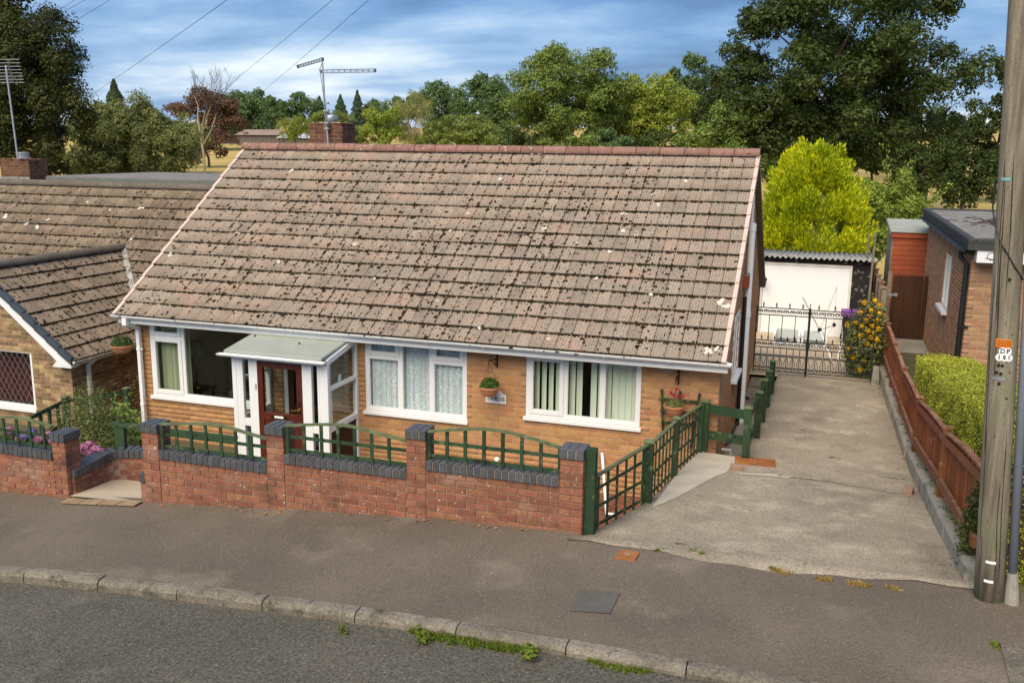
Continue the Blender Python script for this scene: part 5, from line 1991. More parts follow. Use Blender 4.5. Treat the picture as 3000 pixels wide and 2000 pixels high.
def finial(mb, x, z, s=1.0):
    mb.add([(x, GY - 0.004, z + 0.115 * s), (x + 0.020 * s, GY, z + 0.055 * s), (x, GY + 0.004, z + 0.03 * s), (x - 0.020 * s, GY, z + 0.055 * s)], [(0, 1, 2, 3)])
    mb.add([(x - 0.032 * s, GY, z + 0.035 * s), (x, GY - 0.006, z + 0.02 * s), (x + 0.032 * s, GY, z + 0.035 * s), (x, GY + 0.006, z)], [(0, 1, 2, 3)])
    mb.tube([(x, GY, z), (x, GY, z + 0.06 * s)], 0.008, 5)


def iron_gate(label, x0, x1):
    zb_, z1_, z2_ = 1.02, 1.66, 2.33
    t = thing('iron_gate', label, 'gate', ((x0 + x1) / 2, GY, zb_), 'pair of iron gates across the drive')
    mb = MB()
    for x in (x0, x1):
        mb.beam((x, GY, zb_ - 0.02), (x, GY, z2_ + 0.03), 0.022, 0.022, (0, 1, 0))
    for z in (zb_ + 0.02, z1_ - 0.14, z1_, z2_ - 0.14, z2_):
        mb.beam((x0, GY, z), (x1, GY, z), 0.012, 0.020)
    mb.build('frame', M['iron'], t)
    n = 8
    w = (x1 - x0) / n
    for k in range(1, n):
        x = x0 + k * w
        MB().tube([(x, GY, zb_ + 0.02), (x, GY, z1_ - 0.14)], 0.0085, 6).build('bar', M['iron'], t)
        if k % 2 == 0:
            MB().tube([(x, GY, z1_), (x, GY, z2_ - 0.14)], 0.0085, 6).build('bar', M['iron'], t)
    mb = MB()
    for k in range(n):
        x = x0 + (k + 0.5) * w
        for z in (z1_ - 0.07, z2_ - 0.07):
            scroll(mb, x - w * 0.22, z, w * 0.26, 1)
            scroll(mb, x + w * 0.22, z, w * 0.26, -1)
        scroll(mb, x - w * 0.2, zb_ + 0.33, w * 0.22, 1)
        scroll(mb, x + w * 0.2, zb_ + 0.33, w * 0.22, -1)
        scroll(mb, x - w * 0.2, zb_ + 0.09, w * 0.18, 1, flip=-1)
        scroll(mb, x + w * 0.2, zb_ + 0.09, w * 0.18, -1, flip=-1)
        mb.tube([(x - w * 0.38, GY, zb_ + 0.30), (x - w * 0.1, GY, zb_ + 0.14)], 0.005, 4)
        mb.tube([(x + w * 0.38, GY, zb_ + 0.30), (x + w * 0.1, GY, zb_ + 0.14)], 0.005, 4)
    mb.build('scrollwork', M['iron'], t)['kind'] = 'stuff'
    mb = MB()
    for k in range(0, n, 2):
        x = x0 + (k + 1) * w
        finial(mb, x, z2_ + 0.01)
        finial(mb, x + (w if k < n - 2 else -w * 0.9), z1_ + 0.01)
    for k in range(1, n, 2):
        finial(mb, x0 + k * w, z1_ + 0.01, 0.9)
    mb.build('finials', M['iron'], t)['kind'] = 'stuff'
    return t


g1 = iron_gate('left leaf of the black iron scrollwork gates, next to the bungalow', -1.24, -0.225)
g2 = iron_gate('right leaf of the black iron scrollwork gates, next to the yellow shrub', -0.20, 1.02)
mb = MB().tube([(-0.215, GY - 0.02, 0.93), (-0.215, GY - 0.02, 2.46)], 0.010, 6).box((-0.25, GY - 0.04, 1.55), (-0.17, GY - 0.01, 1.67))
mb.build('drop_bolt', M['iron'], g1)

# ------------------------------------------------------------------ garage
t = thing('garage', 'black boarded garage with white door and corrugated roof behind the iron gates', 'garage', (-0.4, 11.6, 0.77))
gy = 11.6
dl, dr = FA(1757, 607, 1, gy), FA(1956, 607, 1, gy)
GX0, GX1 = -1.9, 1.12
DX0_, DX1_, DZ1 = -1.52, 0.64, 2.60
mb = MB()
mb.box((GX0 + 0.03, gy + 0.02, 0.7), (DX0_, gy + 0.07, 2.68)).box((DX1_, gy + 0.02, 0.7), (GX1 - 0.03, gy + 0.07, 2.68)).box((DX0_, gy + 0.02, DZ1), (DX1_, gy + 0.07, 2.68))
for xx in (GX1 - 0.07, GX0):
    mb.prism([(xx, gy + 0.07, 0.7), (xx, gy + 0.07, 2.70), (xx, gy + 5.0, 2.36), (xx, gy + 5.0, 0.7)], (0.04, 0, 0))
mb.box((GX0 + 0.04, gy + 4.95, 0.7), (GX1 - 0.07, gy + 5.0, 2.34))
mb.build('frame', M['blackboard'], t)
k = 0
z = 0.78
while z < 2.66:
    for (a, b) in ((GX0, DX0_ - 0.005), (DX1_ + 0.005, GX1)):
        if b - a > 0.05:
            MB().add([(a, gy + 0.018, z), (b, gy + 0.018, z), (b, gy + 0.006, z), (a, gy + 0.006, z), (a, gy + 0.018, z + 0.118), (b, gy + 0.018, z + 0.118), (b, gy + 0.012, z + 0.118), (a, gy + 0.012, z + 0.118)],
                     [(0, 1, 2, 3), (7, 6, 5, 4), (3, 2, 6, 7), (1, 5, 6, 2), (0, 3, 7, 4), (0, 4, 5, 1)]).build('board', M['blackboard'], t)
    z += 0.12
MB().box((GX0, gy - 0.01, 2.64), (GX1 + 0.02, gy + 0.016, 2.74)).build('fascia', M['blackboard'], t)
mb = MB()
bar_frame(mb, DX0_ - 0.02, DX1_ + 0.02, 0.74, DZ1 + 0.02, 0.055, gy - 0.02, gy + 0.018)
mb.build('door_frame', M['white_old'], t)
mb = MB()
x = DX0_ + 0.04
while x < DX1_ - 0.045:
    b = min(x + 0.082, DX1_ - 0.036)
    mb.add([(x, gy + 0.006, 0.80), (x + 0.008, gy + 0.000, 0.80), (b - 0.006, gy + 0.000, 0.80), (b, gy + 0.006, 0.80), (x, gy + 0.006, DZ1 - 0.036), (x + 0.008, gy + 0.000, DZ1 - 0.036), (b - 0.006, gy + 0.000, DZ1 - 0.036), (b, gy + 0.006, DZ1 - 0.036)],
           [(0, 1, 5, 4), (1, 2, 6, 5), (2, 3, 7, 6)])
    x = b
mb.build('up_and_over_door', M['signwhite'], t)
hp = FA(1846, 927, 1, gy)
MB().tube([(hp.x, gy, hp.z), (hp.x, gy - 0.04, hp.z), (hp.x, gy - 0.045, hp.z - 0.05)], 0.02, 8).build('door_handle', M['black'], t)
sp_ = FA(1826, 938, 1, gy)
mb = MB().box((sp_.x - 0.15, gy - 0.006, sp_.z - 0.035), (sp_.x + 0.15, gy - 0.001, sp_.z + 0.035))
sg = mb.build('red_notice', M['signred'], t)
mb = MB()
for (dz, w_) in ((0.014, 0.16), (-0.006, 0.18)):
    for k in range(7):
        mb.box((sp_.x - 0.05 + k * w_ / 7, gy - 0.0075, sp_.z + dz - 0.005), (sp_.x - 0.05 + k * w_ / 7 + w_ / 7 * 0.7, gy - 0.006, sp_.z + dz + 0.005))
mb.prism([(sp_.x - 0.125, gy - 0.0075, sp_.z), (sp_.x - 0.095, gy - 0.0075, sp_.z + 0.02), (sp_.x - 0.095, gy - 0.0075, sp_.z - 0.02)], (0, 0.001, 0))
mb.build('notice_print', M['signwhite'], sg)
V, Fq = [], []
nc = 24
nxx = nc * 8 + 1
for j, (y, z) in enumerate(((gy - 0.18, 2.785), (gy + 2.0, 2.65), (gy + 5.1, 2.43))):
    for i in range(nxx):
        u = i / (nxx - 1)
        V.append((GX0 - 0.05 + (GX1 - GX0 + 0.16) * u, y + (0.02 * math.sin(i * 0.21) if j == 0 else 0), z + 0.028 * math.cos(u * nc * 2 * math.pi)))
for j in range(2):
    for i in range(nxx - 1):
        Fq.append((j * nxx + i, j * nxx + i + 1, (j + 1) * nxx + i + 1, (j + 1) * nxx + i))
o = np_mesh('corrugated_roof', V, Fq, M['sheet'], t)
md = o.modifiers.new('thick', 'SOLIDIFY')
md.thickness = 0.008
lq = FA(1745, 675, 1, gy - 0.25)
t = thing('wall_lantern', 'small black lantern on a scroll bracket at the garage corner', 'lantern', (-1.42, gy - 0.2, 2.2))
mb = MB().tube([(-1.62, gy, 2.33), (-1.5, gy - 0.15, 2.36), (-1.44, gy - 0.22, 2.28)], 0.012, 6)
mb.build('bracket', M['iron'], t)
mb = MB().lathe((-1.44, gy - 0.22, 2.0), [(0.03, 0), (0.035, 0.02), (0.065, 0.2), (0.08, 0.205), (0.02, 0.27), (0.0, 0.29)], 6)
mb.build('lantern_body', M['iron'], t)

# wheelie bin
bp = FA(1958, 730, 1, 10.9)
t = thing('wheelie_bin', 'black wheelie bin with a purple lid behind the yellow shrub', 'bin', (bp.x + 0.1, 10.9, 0.8))
bx = bp.x + 0.04
V = []
for (z, w_, d) in ((0.83, 0.22, 0.25), (1.50, 0.27, 0.32)):
    V += [(bx - w_, 10.9 - d, z), (bx + w_, 10.9 - d, z), (bx + w_, 10.9 + d, z), (bx - w_, 10.9 + d, z)]
MB().add(V, [(0, 3, 2, 1), (4, 5, 6, 7), (0, 1, 5, 4), (1, 2, 6, 5), (2, 3, 7, 6), (3, 0, 4, 7)]).build('body', M['binblack'], t, bevel=0.02)
MB().prism([(bx - 0.31, 10.9 - 0.38, 1.505), (bx - 0.31, 10.9 - 0.36, 1.57), (bx - 0.31, 10.9, 1.62), (bx - 0.31, 10.9 + 0.36, 1.59), (bx - 0.31, 10.9 + 0.36, 1.505)], (0.62, 0, 0)).build('lid', M['purple'], t, bevel=0.012)
for s in (-1, 1):
    MB().tube([(bx + s * 0.25, 11.12, 0.88), (bx + s * 0.29, 11.12, 0.88)], 0.10, 14).build('wheel', M['black'], t)

# rotary clothes line folded over, white tub frames behind the gate
t = thing('rotary_clothes_line', 'folded rotary clothes line leaning behind the iron gates', 'clothes line', (0.1, 8.4, 0.87))
hub = FA(1910, 830, 1, 8.4)
c = A(2190 + 440 / 2.083, 700 + 555 / 2.083, 1, 8.4)
for i, (px, py) in enumerate(((337, 355), (545, 288), (165, 660), (528, 525))):
    e = A(2190 + px / 2.083, 700 + py / 2.083, 1, 8.4 + (0.5 if i in (1,) else (-0.3 if i == 2 else 0.1)))
    MB().tube([c, e], 0.016, 8).build('arm', M['clothesline'], t)
MB().lathe(c - Vector((0, 0, 0.05)), [(0.03, 0), (0.045, 0.03), (0.045, 0.08), (0.02, 0.10)], 10).build('hub', M['black'], t)
e = A(2190 + 520 / 2.083, 700 + 775 / 2.083, 1, 7.9)
mb = MB().tube([c, (e.x, 7.9, float(np.interp(7.9, [6, 11.6], [0.957, 0.785])) + 0.012)], 0.02, 8)
mb.build('pole', M['white'], t)
mb = MB()
e2 = A(2190 + 528 / 2.083, 700 + 525 / 2.083, 1, 8.5)
for (px, py) in ((545, 300), (395, 460), (440, 670)):
    mb.tube([e2, A(2190 + px / 2.083, 700 + py / 2.083, 1, 8.6)], 0.0035, 4)
MB().lathe(e2 - Vector((0, 0, 0.04)), [(0.02, 0), (0.04, 0.03), (0.04, 0.06), (0.02, 0.09)], 8).build('hub_end', M['black'], t)
mb.build('line', M['clothesline'], t)
e3, e4 = A(2190 + 570 / 2.083, 700 + 615 / 2.083, 1, 8.9), A(2190 + 548 / 2.083, 700 + 765 / 2.083, 1, 8.3)
MB().tube([(e3.x, 8.9, e3.z), (e4.x, 8.3, float(np.interp(8.3, [6, 11.6], [0.957, 0.785])) + 0.010)], 0.02, 8).build('brace', M['white'], t)
for k, (xa, xb) in enumerate(((150, 315), (320, 480))):
    a = A(2190 + xa / 2.083, 700 + 662 / 2.083, 1, 9.6)
    b = A(2190 + xb / 2.083, 700 + 675 / 2.083, 1, 9.6)
    z0_ = float(np.interp(9.6, [6, 11.6], [0.957, 0.785])) + 0.012
    t = thing('cold_frame', ('low white cold frame in the yard, next to the bungalow', 'low white cold frame in the yard, below the folded clothes line')[k], 'cold frame', ((a.x + b.x) / 2, 9.6, z0_), 'cold frames in the yard')
    mb = MB().box((a.x, 9.6, z0_), (a.x + 0.06, 10.5, z0_ + 0.28)).box((b.x - 0.06, 9.6, z0_), (b.x, 10.5, z0_ + 0.28)).box((a.x + 0.06, 9.6, z0_), (b.x - 0.06, 9.65, z0_ + 0.08)).box((a.x + 0.06, 10.45, z0_), (b.x - 0.06, 10.5, z0_ + 0.28))
    mb.build('frame', M['white'], t)
    MB().prism([(a.x + 0.06, 9.62, z0_ + 0.09), (a.x + 0.06, 10.47, z0_ + 0.26), (a.x + 0.06, 10.47, z0_ + 0.266), (a.x + 0.06, 9.62, z0_ + 0.096)], (b.x - a.x - 0.12, 0, 0)).build('pane', M['glass'], t)
    MB().box((a.x + 0.06, 9.66, z0_), (b.x - 0.06, 10.44, z0_ + 0.03)).build('soil', M['soil'], t)

# ------------------------------------------------------------------ retaining wall and red-brown fence on the right


def onW(px, py, off=0.0):
    """point under a 3000 px pixel on the upright plane of the retaining wall"""
    d = fw + r2 * ((px - 1500) / F_PX) - u2 * ((py - 1000) / F_PX)
    t_ = (1.29 + off - CAM.x - 0.016 * CAM.y) / (d.x + 0.016 * d.y)
    return CAM + d * t_


def rr(x, y):
    return (2350 + x / 3.1354, 1000 + y / 3.136)


wt_pts = [onW(2818, 1690), onW(*rr(1180, 1420)), onW(*rr(860, 775)), onW(*rr(740, 110))]
WTY = [-4.75, -2.2, 0.5, 2.9, 4.8, 8.3]
WTZ = [1.93, 1.66, 1.33, 1.28, 1.24, 1.22]


def wtop(y):
    return float(np.interp(y, WTY, WTZ))


t = thing('retaining_wall', 'low grey concrete retaining wall along the right edge of the driveway', 'wall', (1.3, 1.0, 1.2))
yy = -4.72
k = 0
while yy < 8.2:
    y2 = min(yy + 1.35, 8.2)
    a, b = yy + 0.006, y2 - 0.006
    j = random.uniform(-0.012, 0.012)
    vs = []
    for y in (a, b):
        x = xwall(y) + j
        zt = wtop(y) + random.uniform(-0.01, 0.01)
        zb_ = zd(x, y) - 0.25
        vs += [(x, y, zb_), (x + 0.24, y, zb_), (x + 0.24, y, zt), (x + 0.03, y, zt), (x + 0.004, y, zt - 0.03)]
    MB().add(vs, [(0, 1, 2, 3, 4), (9, 8, 7, 6, 5), (0, 5, 6, 1), (1, 6, 7, 2), (2, 7, 8, 3), (3, 8, 9, 4), (4, 9, 5, 0)]).build('concrete_section', M['retain'], t)
    yy = y2
    k += 1
FO = 0.10
FPY = [-4.62, -2.25, 0.45, 2.75, 4.7, 6.6, 8.2]
FPZ = [2.80, 2.46, 2.13, 2.03, 2.06, 2.08, 2.10]
t = thing('picket_fence', 'red brown stained picket fence with worn top rail on the retaining wall', 'fence', (1.4, 0.5, 1.4))
for y, z in zip(FPY[1:], FPZ[1:]):
    x = xwall(y) + FO
    MB().box((x - 0.04, y - 0.04, wtop(y) - 0.02), (x + 0.04, y + 0.04, z)).build('post', M['redwood'], t)
    MB().box((x - 0.052, y - 0.052, z + 0.001), (x + 0.052, y + 0.052, z + 0.022)).build('post_cap', M['redwood_worn'], t)
for i in range(len(FPY) - 1):
    ya, yb, za, zb_ = FPY[i] + (0.05 if i else 0), FPY[i + 1] - 0.05, FPZ[i] - 0.05, FPZ[i + 1] - 0.05
    L = yb - ya
    sag = 0.03 if i < 2 else 0.02

    def ft(y):
        u = (y - ya) / L
        return za + (zb_ - za) * u + sag * math.sin(u * math.pi)
    xa, xb = xwall(ya) + FO, xwall(yb) + FO
    mb = MB()
    nseg = 8
    for k in range(nseg):
        p, q = ya + L * k / nseg, ya + L * (k + 1) / nseg
        mb.beam((xwall(p) + FO, p, ft(p) + 0.01), (xwall(q) + FO, q, ft(q) + 0.01), 0.06, 0.024)
    mb.build('top_rail', M['redwood_worn'], t)
    lo_a, lo_b = wtop(ya) + 0.17, wtop(yb) + 0.17
    MB().beam((xa - 0.025, ya, lo_a), (xb - 0.025, yb, lo_b), 0.04, 0.085).build('rail', M['redwood'], t)
    MB().beam((xa - 0.025, ya, lo_a + 0.055), (xb - 0.025, yb, lo_b + 0.055), 0.038, 0.010).build('rail_top_edge', M['redwood_worn'], t)
    MB().beam((xa - 0.02, ya, ft(ya) - 0.07), (xb - 0.02, yb, ft(yb) - 0.07), 0.03, 0.07).build('rail', M['redwood'], t)
    n = int(L / 0.092)
    for k in range(n):
        y = ya + 0.04 + (L - 0.08) * k / max(1, n - 1)
        x = xwall(y) + FO + 0.022
        MB().box((x, y - 0.017, wtop(y) + 0.03), (x + 0.014, y + 0.017, ft(y) - 0.004)).build('picket', M['redwood'], t)

ob = MB().add([(1.02, 5.9, 0.9), (1.19, 5.9, 0.9), (1.19, 6.05, 0.9), (1.02, 6.05, 0.9), (1.05, 5.9, 1.32), (1.15, 5.91, 1.33), (1.15, 6.04, 1.33), (1.05, 6.04, 1.32)],
              [(0, 3, 2, 1), (4, 5, 6, 7), (0, 1, 5, 4), (1, 2, 6, 5), (2, 3, 7, 6), (3, 0, 4, 7)]).build('concrete_stub', M['retain'], None, bevel=0.015)
tag(ob, 'short grey concrete post at the foot of the yellow flowering shrub', 'post')

# ------------------------------------------------------------------ hedges


def hedge(name, label, core, top_n, leaf, mat, coremat, parent=None, lumps=0.05, seed=1):
    """core: list of cross-sections (y, x0, x1, z0, z1); leaves over all faces"""
    rg = np.random.default_rng(seed)
    t = thing(name, label, 'hedge', (core[0][1], core[0][0], core[0][3]))
    mb = MB()
    vs = []
    s = 0.05
    for (y, x0, x1, z0, z1) in core:
        vs += [(x0 + s, y, z0), (x1 - s, y, z0), (x1 - s, y, z1 - s - 0.08), (x1 - s - 0.12, y, z1 - s), (x0 + s + 0.12, y, z1 - s), (x0 + s, y, z1 - s - 0.08)]
    fs = [(0, 1, 2, 3, 4, 5), tuple(6 * (len(core) - 1) + k for k in (5, 4, 3, 2, 1, 0))]
    for i in range(len(core) - 1):
        for k in range(6):
            j = (k + 1) % 6
            fs.append((6 * i + k, 6 * (i + 1) + k, 6 * (i + 1) + j, 6 * i + j))
    mb.add(vs, fs).build('inner_branches', coremat, t)
    cy = np.array([c[0] for c in core])
    n = top_n
    u = rg.uniform(cy.min(), cy.max(), n)
    o = np.argsort(cy)
    f = lambda k: np.interp(u, cy[o], np.array([c[k] for c in core])[o])
    x0, x1, z0, z1 = f(1), f(2), f(3), f(4)
    face = rg.random(n)
    a = rg.random(n)
    hw = (x1 - x0)
    hh = (z1 - z0)
    # perimeter parameter: left side, top, right side, ends
    per = np.where(face < 0.42, 0, np.where(face < 0.80, 1, np.where(face < 0.88, 2, 3)))
    X = np.where(per == 0, x0, np.where(per == 1, x0 + hw * a, np.where(per == 2, x1, x0 + hw * a)))
    Z = np.where(per == 0, z0 + hh * a, np.where(per == 1, z1, np.where(per == 2, z0 + hh * a, z0 + hh * rg.random(n))))
    end = rg.random(n) < 0.7
    Y = np.where(per == 3, np.where(end, cy.min(), cy.max()), u)
    e0, e1 = core[int(np.argmin(cy))], core[int(np.argmax(cy))]
    k3 = per == 3
    X = np.where(k3, np.where(end, e0[1] + (e0[2] - e0[1]) * a, e1[1] + (e1[2] - e1[1]) * a), X)
    b3 = rg.random(n)
    Z = np.where(k3, np.where(end, e0[3] + (e0[4] - e0[3]) * b3, e1[3] + (e1[4] - e1[3]) * b3), Z)
    Nn = np.zeros((n, 3))
    Nn[per == 0] = (-1, 0, 0.35)
    Nn[per == 1] = (0, 0, 1)
    Nn[per == 2] = (1, 0, 0.3)
    Nn[per == 3] = (0, -1, 0.3)
    # round the shoulders
    edge = np.clip((0.16 - np.minimum(np.abs(X - x0), np.abs(X - x1))) / 0.16, 0, 1)
    Z = np.where(per == 1, Z - 0.10 * edge ** 2, Z)
    P = np.stack([X, Y, Z], 1)
    P += Nn * (lumps * np.sin(P[:, 0] * 9 + P[:, 1] * 7 + 2 * np.sin(P[:, 2] * 8)) + rg.normal(-0.01, 0.022, n))[:, None]
    leafobj('leaves', leaves(n, P, leaf, 0.55, Nn, rg, 0.9), mat, t, 'stuff')
    return t


hcore = [(2.6, 1.50, 2.35, 1.2, 2.30), (0.5, 1.53, 2.4, 1.35, 2.52), (-2.2, 1.57, 2.45, 1.5, 2.86), (-3.9, 1.62, 2.4, 1.6, 3.05), (-4.35, 1.66, 2.3, 1.65, 2.95)]
hedge('clipped_hedge', 'clipped yellow green hedge behind the red brown picket fence', hcore, 120000, 0.0125, M['hedge'], M['soil'], seed=3, lumps=0.02)
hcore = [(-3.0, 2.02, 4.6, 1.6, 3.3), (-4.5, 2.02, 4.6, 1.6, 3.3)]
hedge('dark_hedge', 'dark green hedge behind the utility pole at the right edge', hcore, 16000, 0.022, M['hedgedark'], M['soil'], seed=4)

# ------------------------------------------------------------------ utility pole
pb = Vector((1.535, -5.02, 1.70))
lean = Vector((-0.055, 0, 1))
t = thing('utility_pole', 'tall weathered wooden utility pole with number plates at the right', 'utility pole', pb)
pts, rs = [], []
for k in range(13):
    z = 8.9 * k / 12
    pts.append(pb + lean * z)
    rs.append(0.118 - 0.0042 * z)
MB().tube(pts, rs, 28).build('shaft', M['polewood'], t, smooth=True)


def on_pole(px, py):
    """height on the pole under a 2352 px pixel"""
    p = FA(px, py, 1, pb.y - 0.11)
    return p.z


CD = Vector((CAM.x - pb.x, CAM.y - pb.y, 0)).normalized()      # towards the street
SD = Vector((-CD.y, CD.x, 0))


def pole_pt(z, ang, out=0.0):
    c = pb + lean * (z - pb.z)
    r_ = 0.118 - 0.0042 * (z - pb.z) + out
    d = CD * math.cos(ang) + SD * math.sin(ang)
    return c + d * r_


def plate(name, z0, z1, a0, a1, mat, out=0.004, n=8):
    V = []
    for i in range(n + 1):
        a = a0 + (a1 - a0) * i / n
        V += [tuple(pole_pt(z0, a, out)), tuple(pole_pt(z1, a, out))]
    return np_mesh(name, V, [(2 * i, 2 * i + 2, 2 * i + 3, 2 * i + 1) for i in range(n)], mat, t)


zo = on_pole(2312, 789)
op_ = plate('orange_warning_plate', zo - 0.035, zo + 0.032, -0.45, 0.62, M['orange'])
mb = MB()
for k in range(3):
    for i in range(9):
        a = -0.36 + i * 0.105
        p, q = pole_pt(zo + 0.018 - k * 0.018, a, 0.0055), pole_pt(zo + 0.018 - k * 0.018, a + 0.07, 0.0055)
        mb.beam(p, q, 0.002, 0.006)
mb.build('warning_print', M['ink'], op_)


def disc(ch, z, a):
    c = pole_pt(z, a, 0.006)
    d = (CD * math.cos(a) + SD * math.sin(a))
    s = Vector((-d.y, d.x, 0))
    MB().prism([c + s * (0.028 * math.cos(q)) + Vector((0, 0, 0.030 * math.sin(q))) for q in np.linspace(0, 2 * math.pi, 17)[:-1]], -d * 0.006).build('number_disc', M['signwhite'], t)
    rz = math.atan2(s.y, s.x)
    text(ch, c + d * 0.0016, 0.052, M['ink'], t, (math.pi / 2, 0, rz), 'character', 0.0006, 0.95, 0.0012)


zd1, zd2 = on_pole(2312, 807), on_pole(2312, 822)
for ch, a in (('D', 0.02), ('P', 0.36)):
    disc(ch, zd1, a)
for ch, a in (('1', -0.18), ('9', 0.14), ('6', 0.45)):
    disc(ch, zd2, a)
for (py, a0, a1, m) in ((868, -0.65, 0.28, 'metal'), (1290, -0.3, 0.35, 'signwhite'), (1334, -0.35, 0.25, 'signwhite'), (411, -0.8, -0.1, 'tealplate')):
    z = on_pole(2270, py)
    plate('metal_strap', z - 0.012, z + 0.012, a0, a1, M[m])
mb = MB()
for (py, a) in ((838, -0.2), (838, 0.05), (855, -0.3), (857, -0.02), (880, -0.1), (640, 0.2)):
    z = on_pole(2300, py)
    c = pole_pt(z, a, 0.002)
    mb.lathe(c, [(0.012, -0.012), (0.014, 0), (0.0, 0.012)], 7)
mb.build('nail_stub', M['black'], t)
# dark drying cracks running up the shaft
mb = MB()
for k in range(9):
    a = random.uniform(-1.2, 1.1) if k > 3 else random.uniform(-0.95, -0.6)
    z0_ = random.uniform(1.8, 4.5)
    ln = random.uniform(0.5, 1.8)
    P = [pole_pt(z0_ + ln * q / 8, a + 0.03 * math.sin(q + k), -0.001) for q in range(9)]
    mb.tube(P, [0.001] + [random.uniform(0.003, 0.006) for _ in range(7)] + [0.001], 5)
mb.build('crack', M['soil'], t)
# grey cable conduit on the far side
cpts = [pole_pt(1.72, 1.45, 0.05), pole_pt(4.5, 1.45, 0.05), pole_pt(7.5, 1.45, 0.05)]
MB().tube(cpts, 0.036, 14).build('conduit', M['conduit'], t, smooth=True)
MB().tube([pole_pt(1.70, 1.45, 0.055), pole_pt(1.78, 1.45, 0.055), pole_pt(2.05, 1.45, 0.052)], [0.062, 0.06, 0.04], 12).build('conduit_foot', M['retain'], t)
cb = [pole_pt(5.25, -1.2, 0.015), pole_pt(5.05, -1.25, 0.03), pole_pt(4.9, -1.0, 0.012), pole_pt(4.75, -0.3, 0.008), pole_pt(4.6, 0.5, 0.008), pole_pt(4.5, 1.3, 0.01)]
MB().tube(cb, 0.007, 6).build('cable', M['black'], t)
ptop = pb + lean * 8.75
mb = MB()
for k in range(6):
    a = k * 1.05
    mb.lathe(ptop + Vector((0.13 * math.cos(a), 0.13 * math.sin(a), -0.02)), [(0.03, 0), (0.035, 0.05), (0.02, 0.09)], 8)
mb.box(ptop + Vector((-0.16, -0.03, -0.08)), ptop + Vector((0.16, 0.03, -0.03)))
mb.build('insulator', M['signwhite'], t)
WIRES = [((105, 48), 26), ((130, 70), 30), ((210, 215), 34), ((510, 205), 46), ((595, 215), 44), ((60, 62), 24)]
for k, ((px, py), depth) in enumerate(WIRES):
    d1 = FA(px, py, 1, depth)
    # continue the straight span past the visible point to a far eave
    tip = ptop + Vector((0.08 * math.cos(k * 1.05), 0.08 * math.sin(k * 1.05), 0.0))
    e = tip + (d1 - tip) * 1.45
    n = 24
    sagm = 0.10
    P = [tip.lerp(e, i / n) - Vector((0, 0, sagm * 4 * (i / n) * (1 - i / n))) for i in range(n + 1)]
    ob = MB().tube(P, 0.0085 if k != 5 else 0.007, 5).build('overhead_wire', M['black'], None)
    tag(ob, ('overhead wire crossing the dark tree at the far left, second from the edge', 'overhead wire just right of the dark left tree, third from the left', 'overhead wire reaching the spruce top', 'overhead wire second from the right, ending over the far trees',
             'overhead wire passing across the television aerial on the chimney', 'leftmost overhead wire, crossing the dark left tree')[k], 'wire', 'overhead wires fanning out from the pole')

# ------------------------------------------------------------------ right-hand neighbour: brick garage with flat roof
NX, NY0, NY1, NZ0, NZ1 = 2.3, 3.85, 11.5, 1.0, 3.86
t = thing('flat_roofed_building', 'brown brick outbuilding with flat chipping roof and black downpipe on the right', 'building', (2.3, 4, 1.1))
wn_ = (6.42, 7.52, 2.42, 3.46)
mb = MB()
holed(mb, NY0 + 0.008, NY1, NZ0, NZ1, [wn_], lambda a, b, c, d: mb.box((NX + 0.008, a, c), (NX + 0.22, b, d)))
mb.box((NX + 0.22, NY0 + 0.008, NZ0), (6.0, NY0 + 0.2, NZ1))
mb.box((NX + 0.22, NY1 - 0.2, NZ0), (6.0, NY1, NZ1)).box((5.8, NY0 + 0.2, NZ0), (6.0, NY1 - 0.2, NZ1))
wall = mb.build('wall', M['mortar'], t)
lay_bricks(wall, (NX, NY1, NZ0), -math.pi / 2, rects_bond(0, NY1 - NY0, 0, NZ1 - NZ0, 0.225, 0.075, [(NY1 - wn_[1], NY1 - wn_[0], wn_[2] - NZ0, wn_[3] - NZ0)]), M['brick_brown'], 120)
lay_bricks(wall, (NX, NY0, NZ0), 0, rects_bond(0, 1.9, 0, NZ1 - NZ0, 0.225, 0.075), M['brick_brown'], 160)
x = NX + 0.02
mb = MB()
for (a, b) in ((wn_[0], wn_[0] + 0.06), (wn_[1] - 0.06, wn_[1]), (6.94, 7.0)):
    mb.box((x, a, wn_[2]), (x + 0.06, b, wn_[3]))
mb.box((x + .001, wn_[0] + 0.06, wn_[2]), (x + 0.06, wn_[1] - 0.06, wn_[2] + 0.06)).box((x + .001, wn_[0] + 0.06, wn_[3] - 0.06), (x + 0.06, wn_[1] - 0.06, wn_[3]))
w = mb.build('window', M['white'], t)
MB().box((x + 0.03, wn_[0] + 0.06, wn_[2] + 0.06), (x + 0.036, wn_[1] - 0.06, wn_[3] - 0.06)).build('pane', M['glass'], w)
MB().box((NX - 0.10, wn_[0] - 0.06, wn_[2] - 0.07), (NX + 0.05, wn_[1] + 0.06, wn_[2] - 0.004)).build('sill', M['white'], w, bevel=0.006)
MB().box((NX + 0.2, wn_[0] - .1, wn_[2] - .1), (NX + 0.23, wn_[1] + .1, wn_[3] + .1)).build('window_backing', M['inkgrey'], w)
mb = MB().box((NX - 0.12, NY0 - 0.32, 3.90), (6.2, 12.0, 4.04))
rf = mb.build('roof', M['felt_black'], t)
V = [(NX - 0.02, NY0 - 0.22, 4.044), (6.1, NY0 - 0.22, 4.044), (6.1, 11.9, 4.044), (NX - 0.02, 11.9, 4.044)]
np_mesh('chippings', V, [(0, 1, 2, 3)], M['chippings'], rf)
mb = MB().box((NX - 0.125, NY0 - 0.325, 4.0), (NX - 0.0, 12.0, 4.085)).box((NX, NY0 - 0.325, 4.0), (6.2, NY0 - 0.2, 4.085)).box((NX, 11.88, 4.0), (6.2, 12.0, 4.085))
